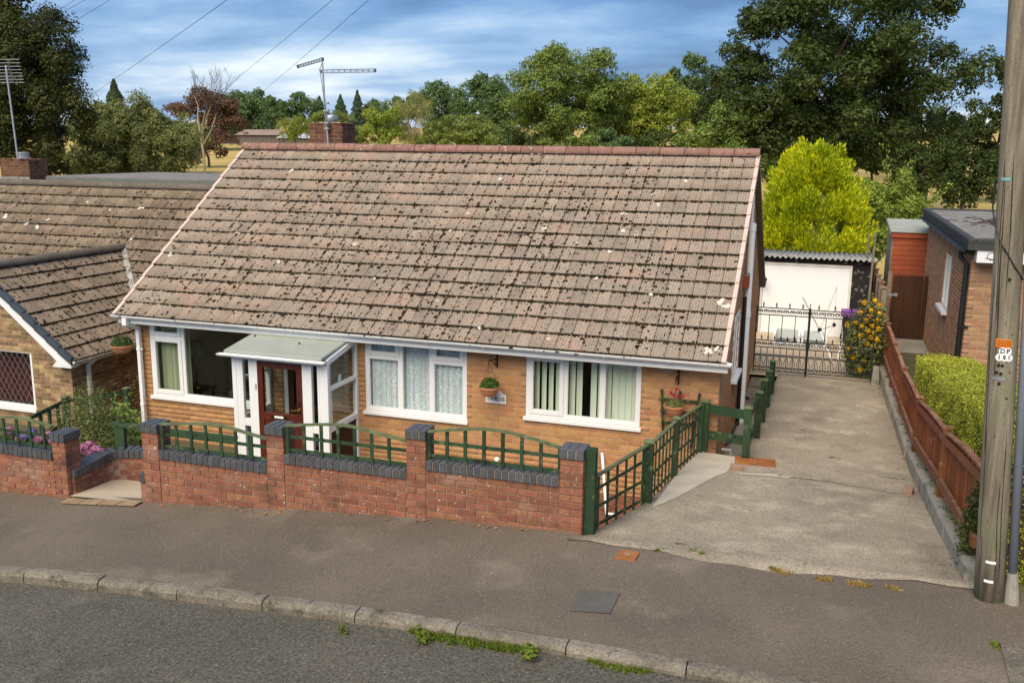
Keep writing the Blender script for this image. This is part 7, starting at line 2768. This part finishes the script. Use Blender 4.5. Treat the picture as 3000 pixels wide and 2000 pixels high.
def tree(name, label, px, top, bot, w, y, mat, leaf, cover=4.0, seed=0, style='oak', bark='bark', nclump=46, gaps=0.30, group='trees behind the houses', ry=0.8, clump=0.27):
    """px, top, bot, w: crown centre, top, bottom and width in 2352 px pixels; y: distance line it stands on"""
    rg = np.random.default_rng(seed + 100)
    a, b = FA(px - w / 2, (top + bot) / 2, 1, y), FA(px + w / 2, (top + bot) / 2, 1, y)
    zt, zb = FA(px, top, 1, y).z, FA(px, bot, 1, y).z
    x, rx = (a.x + b.x) / 2, (b.x - a.x) / 2
    z0 = gz(x, y)
    zb = max(zb, z0 + 0.3)
    zc, rz = (zt + zb) / 2, (zt - zb) / 2
    t = thing(name, label, 'tree', (x, y, z0), group)
    C = np.array([x, y, zc])
    RAD = np.array([rx, rx * ry, rz]) * 1.08
    leaf *= 0.62
    cover *= 1.8
    nclump = int(nclump * 1.5)
    area = math.pi * rx * rz
    n = int(cover * area / (leaf * leaf))
    if style == 'cone':
        h = rg.random(n) ** 1.25
        th = rg.uniform(0, 6.283, n)
        lay = 0.75 + 0.35 * np.abs(np.sin(h * 24))
        r = rx * (1 - h) ** 0.85 * lay * rg.random(n) ** 0.35
        P = np.stack([x + r * np.cos(th), y + r * np.sin(th), zb + h * (zt - zb) - 0.12 * r], 1)
        Nn = np.stack([np.cos(th), np.sin(th), np.full(n, 0.5)], 1)
        V = leaves(n, P, leaf, 0.4, Nn, rg, 0.8)
        L = np.zeros((0, 3))
    else:
        d = rg.normal(0, 1, (nclump, 3))
        d /= np.linalg.norm(d, axis=1)[:, None]
        rad = 0.22 + 0.66 * rg.random(nclump) ** 0.6
        if style == 'column':
            pass
        L = C + d * rad[:, None] * RAD
        if style == 'dome':
            hh = (L[:, 2] - zb) / (zt - zb)
            sc = np.clip(1.25 - 0.85 * hh, 0.3, 1)
            L[:, 0] = x + (L[:, 0] - x) * sc * 1.2
            L[:, 1] = y + (L[:, 1] - y) * sc * 1.2
        cr = clump * rg.uniform(0.7, 1.25, nclump)
        k = rg.integers(0, nclump, n)
        e = rg.normal(0, 1, (n, 3))
        e /= np.linalg.norm(e, axis=1)[:, None]
        e[:, 2] = np.where(rg.random(n) < 0.55, np.abs(e[:, 2]), e[:, 2])
        rr_ = cr[k] * (0.55 + 0.45 * rg.random(n)) * (1 + 0.25 * np.sin(e[:, 0] * 7 + k) * np.sin(e[:, 2] * 6))
        sz = np.array([rx, rx * ry, min(rz, rx)])
        P = L[k] + e * rr_[:, None] * sz * 0.95
        if style == 'willow':
            P[:, 2] -= rg.random(n) ** 2 * rz * 0.5
        P[:, 2] = np.maximum(P[:, 2], z0 + 0.05)
        Nn = e + np.array([0, 0, 0.45])
        if style in ('willow', 'birch'):
            Nn = np.stack([e[:, 0], e[:, 1], np.zeros(n)], 1)
            D = np.array([0, 0, -1.0]) + rg.normal(0, 0.35, (n, 3))
            D /= np.linalg.norm(D, axis=1)[:, None]
            S = np.cross(D, Nn + 0.01)
            S /= np.linalg.norm(S, axis=1)[:, None] + 1e-9
            LL = leaf * rg.uniform(0.8, 1.9, n)[:, None]
            Wd = leaf * 0.42
            V = np.stack([P, P + D * LL * 0.5 + S * Wd, P + D * LL, P + D * LL * 0.5 - S * Wd], 1).reshape(-1, 3)
        else:
            V = leaves(n, P, leaf, 0.62, Nn, rg, 0.75)
    leafobj('crown', V, M[mat], t)
    tr = max(0.07, rx * 0.036)
    fork = Vector((x + rg.normal(0, rx * 0.05), y, z0 + (zc - z0) * 0.72))
    mb = MB()
    if style == 'cone':
        mb.tube([(x, y, z0 - 0.2), (x, y, zt)], [tr * 1.3, 0.02], 7)
    else:
        mb.tube([(x, y, z0 - 0.2), (x + rg.normal(0, tr), y, z0 + (fork.z - z0) * 0.5), fork], [tr * 1.35, tr * 1.05, tr * 0.9], 8)
        for i in range(min(nclump, 20)):
            q = Vector(L[i])
            m = fork.lerp(q, 0.5) + Vector((rg.normal(0, rx * 0.06), rg.normal(0, rx * 0.06), rx * 0.05))
            mb.tube([fork, m, q], [tr * 0.55, tr * 0.32, tr * 0.08], 5)
    mb.build('trunk', M[bark], t)
    return t


# nearest: big oak at the right, dark tree at the left
tree('oak_tree', 'huge dark oak filling the sky at the upper right', 1960, -70, 450, 680, 47, 'oakdark', 0.17, 4.6, 1, nclump=95, clump=0.165, group=None)
tree('oak_tree', 'mid green oak in front of the huge dark oak, left of the golden conifer', 1700, 215, 430, 200, 44, 'oak', 0.15, 4.6, 2, nclump=34, clump=0.26)
tree('lime_tree', 'tall dark tree with a sloping outline at the left edge', 40, -40, 425, 350, 34, 'lime', 0.15, 4.6, 3, style='dome', nclump=70, clump=0.22, group=None)
tree('spruce_tree', 'pointed dark spruce right of the tall left tree', 270, 183, 420, 130, 52, 'pine', 0.20, 5, 4, style='cone', group=None)
tree('willow_tree', 'grey green bushy willow below the spruce', 320, 222, 440, 170, 46, 'olive', 0.16, 4.4, 5, nclump=34)
tree('willow_tree', 'olive green bushy willow between the spruce and the bare birch', 385, 262, 440, 140, 44, 'olive', 0.15, 4.4, 6, nclump=26)
tree('willow_tree', 'grey green bushy tree against the tall dark left tree', 225, 212, 450, 150, 44, 'olive', 0.16, 4.4, 7, nclump=26)
tree('copper_tree', 'brown copper leaved tree behind the bare birch', 480, 205, 322, 165, 120, 'copper', 0.34, 3.6, 8, nclump=36)
tree('copper_tree', 'small rust brown thicket below the bare birch', 478, 285, 362, 120, 80, 'copper', 0.24, 2.2, 9, nclump=22)
tree('field_tree', 'rounded dark green tree just right of the copper tree', 560, 198, 325, 130, 150, 'far', 0.42, 4, 10)
far = [(625, 212, 95, 'far', 'leftmost of the far dark trees above the ridge'), (690, 214, 90, 'far', 'far dark tree directly left of the chimney aerial mast'), (735, 222, 70, 'pine', 'far dark conifer right behind the aerial mast'),
       (783, 218, 60, 'pine', 'far pointed conifer right of the aerial mast'), (822, 208, 55, 'pine', 'tallest far conifer right of the aerial mast'), (862, 216, 80, 'far', 'far dark tree left of the pale birch'), (912, 214, 80, 'far', 'far dark tree behind the pale birch top'), (590, 216, 70, 'far', 'far dark tree peeping between the copper tree and the far wood')]
for i, (px, tp, w, m, lab) in enumerate(far):
    tree('far_tree', lab, px, tp, 325, w, 215 + 6 * (i % 3), m, 0.5, 4, 20 + i, nclump=24, style='cone' if m == 'pine' else 'oak', group='far trees above the ridge')
tree('golden_willow', 'bright yellow green weeping willow left of the chimney', 675, 262, 315, 72, 105, 'willow', 0.26, 5, 30, style='willow', nclump=24, group=None)
tree('hawthorn_tree', 'low round hawthorn immediately right of the chimney', 808, 275, 345, 84, 66, 'hawthorn', 0.15, 4.8, 31, nclump=26)
tree('hawthorn_tree', 'bright green sapling tree left of the pale birch', 878, 240, 350, 90, 56, 'sapling', 0.13, 3.4, 32, nclump=30)
tree('birch_tree', 'pale yellowing birch with a white forked trunk above the ridge', 945, 205, 338, 105, 58, 'birch', 0.12, 2.3, 33, style='birch', bark='birchbark', nclump=30, group=None)
tree('hawthorn_tree', 'broad rounded hawthorn right of the pale birch', 1072, 262, 352, 160, 60, 'hawthorn', 0.15, 5, 34, nclump=36)
tree('hawthorn_tree', 'small hawthorn under the big round oak', 1000, 285, 352, 70, 57, 'hawthorn', 0.14, 4.6, 35, nclump=20)
tree('ash_tree', 'dark green tree right behind the pale birch', 1010, 175, 330, 140, 130, 'far', 0.32, 3.4, 36, nclump=34)
tree('ash_tree', 'dark green tree between the birch and the big round oak', 1105, 163, 330, 130, 125, 'far', 0.30, 3.6, 37, nclump=34)
tree('oak_tree', 'big round mid green oak above the middle of the ridge', 1300, 98, 352, 320, 78, 'oak', 0.20, 4.2, 38, nclump=58, clump=0.20)
tree('maple_tree', 'yellow green tree right of the big round oak', 1500, 150, 355, 190, 82, 'yellowgreen', 0.21, 3.4, 39, nclump=40, clump=0.22)
tree('oak_tree', 'green oak filling the gap below the yellow green tree', 1440, 190, 355, 190, 84, 'oak', 0.21, 4.0, 40, nclump=36)
tree('ash_tree', 'dark rounded tree behind the yellow green tree', 1575, 118, 330, 150, 135, 'far', 0.32, 4, 41, nclump=32)
tree('ash_tree', 'dark tree between the yellow green tree and the huge oak', 1640, 150, 400, 120, 100, 'oakdark', 0.26, 4, 42, nclump=28)
tree('oak_tree', 'dark oak beside the utility pole at the right', 2300, 125, 430, 170, 60, 'oakdark', 0.19, 4.2, 43, nclump=34)
tree('hazel_bush', 'dark bushy tree behind the flat roofed building', 2225, 300, 480, 190, 36, 'oakdark', 0.13, 4.6, 44, nclump=34)
tree('hazel_bush', 'dark shaded bush under the huge oak', 2095, 330, 470, 150, 40, 'oakdark', 0.14, 4.4, 45, nclump=28)
tree('hazel_bush', 'shaded green bush behind the golden conifer', 1840, 330, 470, 180, 42, 'oakdark', 0.14, 4.6, 46, nclump=30)
tree('plum_tree', 'fresh light green plum tree behind the red shed', 2055, 385, 590, 200, 21, 'sapling', 0.065, 4.4, 47, nclump=42, clump=0.20, group=None)
tree('plum_tree', 'light green bush between the golden conifer and the red shed', 1998, 430, 610, 120, 19, 'sapling', 0.06, 4.4, 48, nclump=28, group=None)
HB = [(985, 300, 120, 74), (1135, 295, 130, 92), (1215, 290, 120, 74), (1310, 300, 140, 70), (1400, 290, 130, 72), (1500, 300, 150, 72), (1600, 290, 140, 70), (1665, 330, 130, 60), (1790, 340, 150, 54), (1900, 335, 160, 52), (2010, 330, 160, 56), (2130, 345, 150, 52), (2330, 330, 150, 46)]
WHERE = ['beneath the broad hawthorn', 'left of the big round oak trunk', 'at the left foot of the big round oak', 'under the middle of the big round oak', 'at the right foot of the big round oak', 'under the yellow green tree', 'between the yellow green tree and the mid green oak',
         'under the mid green oak', 'left behind the golden conifer', 'right behind the golden conifer', 'behind the plum tree', 'left of the dark bushy tree', 'behind the utility pole']
for i, (px, tp, w, yy_) in enumerate(HB):
    tree('hedgerow_bush', 'hedgerow bush ' + WHERE[i], px, tp, 400, w, yy_, ('oak', 'far', 'oakdark')[i % 3] if px < 1650 else 'oakdark', 0.2, 3.4, 60 + i, nclump=22, group='hedgerow bushes at the field edge')
BACK = [(1170, 170, 150, 120, 'far', 'behind the left side of the big round oak'), (1390, 175, 150, 118, 'far', 'behind the right side of the big round oak'), (1475, 205, 130, 112, 'oak', 'in the gap left of the yellow green tree'), (1700, 190, 170, 95, 'oakdark', 'behind the mid green oak'),
        (1830, 210, 170, 84, 'oakdark', 'behind the left half of the huge dark oak'), (1960, 230, 170, 80, 'oakdark', 'behind the middle of the huge dark oak'), (2090, 220, 170, 84, 'oakdark', 'behind the right half of the huge dark oak'), (2190, 235, 120, 74, 'oakdark', 'at the right edge of the huge dark oak'), (760, 250, 110, 150, 'hawthorn', 'directly behind the chimney'), (420, 262, 110, 70, 'olive', 'left of the barn')]
for i, (px, tp, w, yy_, m_, lab) in enumerate(BACK):
    tree('backing_tree', 'wooded backdrop tree ' + lab, px, tp, 385, w, yy_, m_, 0.28, 3.2, 90 + i, nclump=26, group='backdrop trees')
# upright shoots of the plum tree
c = FA(2050, 460, 1, 20.5)
t = thing('plum_shoots', 'long upright leafy shoots rising above the plum tree', 'shrub', (c.x, 20.5, c.z))
mb = MB()
Q = []
for (px, py) in ((2035, 330), (2090, 362), (2120, 440), (2180, 425), (2065, 400), (2150, 455)):
    e = FA(px, py, 1, 20.5)
    s = FA(px - (px - 2050) * 0.5, 480, 1, 20.5)
    mb.tube([s, s.lerp(e, 0.5), e], [0.02, 0.014, 0.005], 4)
    for k in range(110):
        q = s.lerp(e, random.random())
        Q.append((q.x + random.gauss(0, 0.09), q.y + random.gauss(0, 0.09), q.z + random.gauss(0, 0.05)))
mb.build('trunk', M['bark'], t)
leafobj('crown', leaves(len(Q), np.array(Q), 0.055, 0.55), M['sapling'], t)

# bare birch


def bare_tree(label, px, top, y, seed):
    rg = random.Random(seed)
    b = FA(px, 405, 1, y)
    z0 = gz(b.x, y)
    zt = FA(px, top, 1, y).z
    t = thing('bare_birch', label, 'tree', (b.x, y, z0))
    H = zt - z0
    trunk, twigs, fine = MB(), MB(), []

    def grow(p, d, ln, r_, depth):
        q = p + d * ln
        mid = p.lerp(q, 0.5) + Vector((rg.gauss(0, ln * 0.05), rg.gauss(0, ln * 0.05), 0))
        (trunk if depth < 2 else twigs).tube([p, mid, q], [r_, r_ * 0.8, r_ * 0.6], 6 if depth < 2 else 4, caps=False)
        if depth >= 5 or ln < 0.25:
            return
        for k in range(3 if depth else 4):
            f = rg.uniform(0.45, 1.0) if k else 1.0
            s = p.lerp(q, f)
            nd = (d + Vector((rg.gauss(0, 0.5), rg.gauss(0, 0.5), rg.uniform(-0.05, 0.5)))).normalized()
            grow(s, nd, ln * rg.uniform(0.5, 0.72), r_ * 0.55, depth + 1)
    p0 = Vector((b.x, y, z0 - 0.1))
    for k in range(3):
        a = rg.uniform(0.25, 0.5)
        grow(p0 + Vector((0, 0, H * a)), Vector((rg.uniform(-0.7, 0.7), rg.uniform(-0.4, 0.4), 0.9)).normalized(), H * 0.26, 0.05, 1)
    trunk.tube([p0, p0 + Vector((-0.06, 0, H * 0.33)), p0 + Vector((-0.45, 0, H * 0.62))], [0.13, 0.10, 0.06], 8)
    grow(p0 + Vector((-0.45, 0, H * 0.60)), Vector((-0.12, 0, 1)).normalized(), H * 0.20, 0.05, 1)
    grow(p0 + Vector((-0.25, 0, H * 0.48)), Vector((0.35, 0, 1)).normalized(), H * 0.24, 0.05, 1)
    trunk.build('trunk', M['birchbark'], t)
    twigs.build('crown', M['twig'], t)


bare_tree('bare dead birch with a pale trunk standing right of the spruce', 472, 150, 52, 5)
# pale forked trunk of the living birch stands in front of its leaves
# ------------------------------------------------------------------ barn and sheds in the field
t = thing('barn', 'low farm barn with a pale metal roof beyond the field at the left', 'barn', (-52, 150, 5))
by = 150
a, b = FA(400, 325, 1, by), FA(560, 325, 1, by)
zr, ze = FA(470, 276, 1, by).z, FA(470, 300, 1, by).z
zg = min(gz(a.x, by), gz(b.x, by)) - 0.5
MB().box((a.x, by, zg), (b.x, by + 10, ze)).build('wall', M['barnwall'], t)
x0_, xm, x1_ = a.x - 0.5, FA(500, 276, 1, by).x, FA(575, 300, 1, by).x
MB().prism([(a.x - 0.6, by - 0.5, ze - 0.3), (FA(405, 277, 1, by).x, by + 5, zr), (FA(405, 277, 1, by).x, by + 5, zr + 0.2), (a.x - 0.6, by - 0.5, ze - 0.1)], (FA(560, 300, 1, by).x - a.x, 0, 0)).build('roof', M['barnroof'], t)
MB().prism([(a.x - 0.6, by + 10.5, ze - 0.3), (a.x - 0.6, by + 5, zr), (a.x - 0.6, by + 5, zr + 0.2), (a.x - 0.6, by + 10.5, ze - 0.1)], (b.x - a.x, 0, 0)).build('rear_roof', M['barnroof'], t)
MB().prism([(a.x - 0.3, by + 0.02, ze), (a.x - 0.3, by + 5, zr - 0.1), (a.x - 0.3, by + 10, ze)], (0.3, 0, 0)).build('gable', M['barnwall'], t)
for (i, (xa, xb, zt_, yb, lab)) in enumerate(((545, 640, 297, 140, 'low brown roofed farm shed right of the barn'), (640, 770, 304, 135, 'long low farm shed behind the weeping willow'))):
    p, q = FA(xa, 330, 1, yb), FA(xb, 330, 1, yb)
    zr = FA(xa, zt_, 1, yb).z
    ze = FA(xa, zt_ + 13, 1, yb).z
    zg = min(gz(p.x, yb), gz(q.x, yb)) - 0.3
    t = thing('farm_shed', lab, 'shed', (p.x, yb, zg))
    MB().box((p.x, yb, zg), (q.x, yb + 6, ze)).build('wall', M['barnwall'], t)
    MB().prism([(p.x - 0.3, yb - 0.4, ze), (p.x - 0.3, yb + 3, zr), (p.x - 0.3, yb + 6.4, ze)], (q.x - p.x + 0.6, 0, 0)).build('roof', M['barnroof2'] if i == 0 else M['barnroof'], t)

# ------------------------------------------------------------------ weeds, grass tufts, dead leaves


def tuft(name, label, cat, P0, n, h, mat, kind=None, group=None, wide=0.35):
    """blades rising from scattered points"""
    n0 = len(P0)
    k = RNG.integers(0, n0, n)
    B = np.array(P0)[k]
    D = RNG.normal(0, wide, (n, 3)) + np.array([0, 0, 1.0])
    D /= np.linalg.norm(D, axis=1)[:, None]
    S = np.cross(D, RNG.normal(0, 1, (n, 3)))
    S /= np.linalg.norm(S, axis=1)[:, None]
    L = (h * RNG.uniform(0.4, 1.2, n))[:, None]
    Wd = 0.007 + 0 * L
    V = np.stack([B - S * Wd, B + S * Wd, B + D * L * 0.6 + S * Wd * 0.8, B + D * L], 1).reshape(-1, 3)
    o = leafobj(name, V, mat, None)
    tag(o, label, cat, group, kind)
    return o


def gutter_pts(xa, xb, n, spread):
    out = []
    for i in range(n):
        x = random.uniform(xa, xb)
        env = math.sin((x - xa) / (xb - xa) * math.pi) ** 0.5
        y = ykerb(x) - 0.03 - abs(random.gauss(0, spread * env))
        out.append((x + random.gauss(0, 0.01), y, zroad(x, y) - 0.004))
    return out


pa, pb_ = FA(950, 1475, 1, -6.8).x, FA(1235, 1520, 1, -6.85).x
tuft('kerb_grass', 'long strip of bright green grass growing in the gutter along the kerb', 'grass', gutter_pts(pa, pb_, 260, 0.05), 2600, 0.055, M['weed'], 'stuff', wide=0.7)
pa2, pb2 = FA(1350, 1535, 1, -6.85).x, FA(1495, 1560, 1, -6.9).x
tuft('kerb_grass', 'short patch of bright moss and grass further right along the kerb', 'grass', gutter_pts(pa2, pb2, 160, 0.04), 1300, 0.035, M['weed'], 'stuff', wide=0.8)
for (px, py, lab) in ((968, 1475, 'taller leafy weed at the left end of the kerb grass'), (790, 1455, 'tiny leafy weed growing at the foot of the kerb'), (932, 1183, 'small leafy weed at the foot of the garden wall'), (1220, 1518, 'leafy weed at the right end of the long kerb grass strip')):
    if py < 1300:
        p = on_pave(px, py)
        p.z = zp(p.x, p.y)
        p.y = max(p.y, -4.8)
    else:
        p = FA(px, py, 2, 1.35)
        x = p.x
        for _ in range(6):
            p = FA(px, py, 2, zroad(p.x, p.y))
        p.y = min(p.y, ykerb(p.x) - 0.04)
        p.z = zroad(p.x, p.y)
    s = 1.0 if px in (968, 1220) else 0.6
    shrub('weed', lab, (p.x, p.y, p.z), 0.09 * s, 0.07 * s, 0.12 * s, int(170 * s), 0.020 * s + 0.006, M['weed'], px, cat='weed', stems=4, lump=5)
P0 = []
for (px, py) in ((1900, 1334), (1890, 1332), (1975, 1344), (1985, 1346), (1960, 1342), (1800, 1318), (1780, 1312), (2050, 1352)):
    p = on_pave(px, py)
    for _ in range(14):
        P0.append((p.x + random.gauss(0, 0.03), p.y + random.gauss(0, 0.015), zp(p.x, p.y) + 0.004))
tuft('dry_grass', 'tufts of dry straw coloured grass along the driveway edge', 'grass', P0, 700, 0.045, M['drygrass'], 'stuff', wide=0.8)
P0 = []
for (px, py) in ((1590, 1265), (1610, 1272), (1512, 1264), (2285, 1482), (2288, 1490), (1775, 1306)):
    p = on_pave(px, py)
    for _ in range(10):
        P0.append((p.x + random.gauss(0, 0.02), p.y + random.gauss(0, 0.015), zp(p.x, p.y) + 0.004))
tuft('edge_weeds', 'sparse green and brown weeds along the joint of drive and pavement', 'weeds', P0, 260, 0.03, M['weed'], 'stuff', wide=0.9)
n = 90
P = []
for i in range(n):
    x = random.uniform(-7.2, -2.3) if i < 50 else random.uniform(1.0, 1.3)
    if i < 50:
        y = -4.76 - abs(random.gauss(0, 0.09))
        P.append((x, y, zp(x, y) + 0.016))
    else:
        y = random.uniform(-2.5, 5.8)
        P.append((xwall(y) - abs(random.gauss(0.02, 0.05)), y, zd(1.2, y) + 0.014))
P = np.array(P)
V = leaves(n, P, 0.022, 0.6, np.tile(np.array([0, 0, 1.0]), (n, 1)), RNG, 0.35)
o = leafobj('fallen_leaves', V, M['deadleaf'], None)
tag(o, 'small orange fallen leaves scattered at the foot of the walls', 'leaves', None, 'stuff')
P0 = []
for _ in range(120):
    y = random.uniform(-4.3, 5.5)
    P0.append((xwall(y) + 0.12 + random.gauss(0, 0.05), y, wtop(y)))
tuft('wall_weeds', 'sparse weeds growing on top of the concrete retaining wall', 'weeds', P0, 420, 0.06, M['weed'], 'stuff', wide=0.6)
# loose ivy and dry twigs at the hedge foot by the pole
shrub('hedge_foot', 'shaggy dark green growth between the fence end and the utility pole', (1.50, -4.42, 1.7), 0.20, 0.22, 0.75, 1700, 0.022, M['hedgedark'], 77, cat='shrub', lump=10)
# spare white pieces in the sunken garden
t = thing('white_pipe', 'white plastic pipe end standing against the house wall behind the trellis', 'pipe', (-3.3, -0.3, 0.35))
p = A(1160 + 1165 / 3.92, 1220 + 490 / 3.92, 1, -0.06)
MB().tube([(p.x, -0.04, 0.35), (p.x, -0.05, p.z - 0.02), (p.x, -0.10, p.z + 0.02)], 0.035, 10).build('pipe', M['white'], t)
e1, e2 = FA(1383, 1040, 1, -0.3), FA(1395, 1130, 1, -0.9)
t = thing('white_bracket', 'white painted bracket leaning behind the lattice fence', 'bracket', (e1.x, -0.4, 0.35))
MB().tube([e1, (e2.x, -0.9, 0.36)], 0.022, 6).tube([(e2.x, -0.9, 0.375), (e2.x + 0.12, -0.9, 0.375)], 0.02, 6).build('strut', M['white'], t)
p = A(1400 + 1420 / 3.92, 950 + 1480 / 3.92, 1, -0.05)
ob = MB().tube([(p.x - 0.02, 0.0, p.z + 0.01), (p.x, -0.09, p.z), (p.x + 0.01, -0.10, p.z - 0.16)], 0.022, 10).build('waste_outlet', M['loosebrick'], None)
tag(ob, 'short stained waste pipe outlet on the brick wall under the right window', 'pipe')
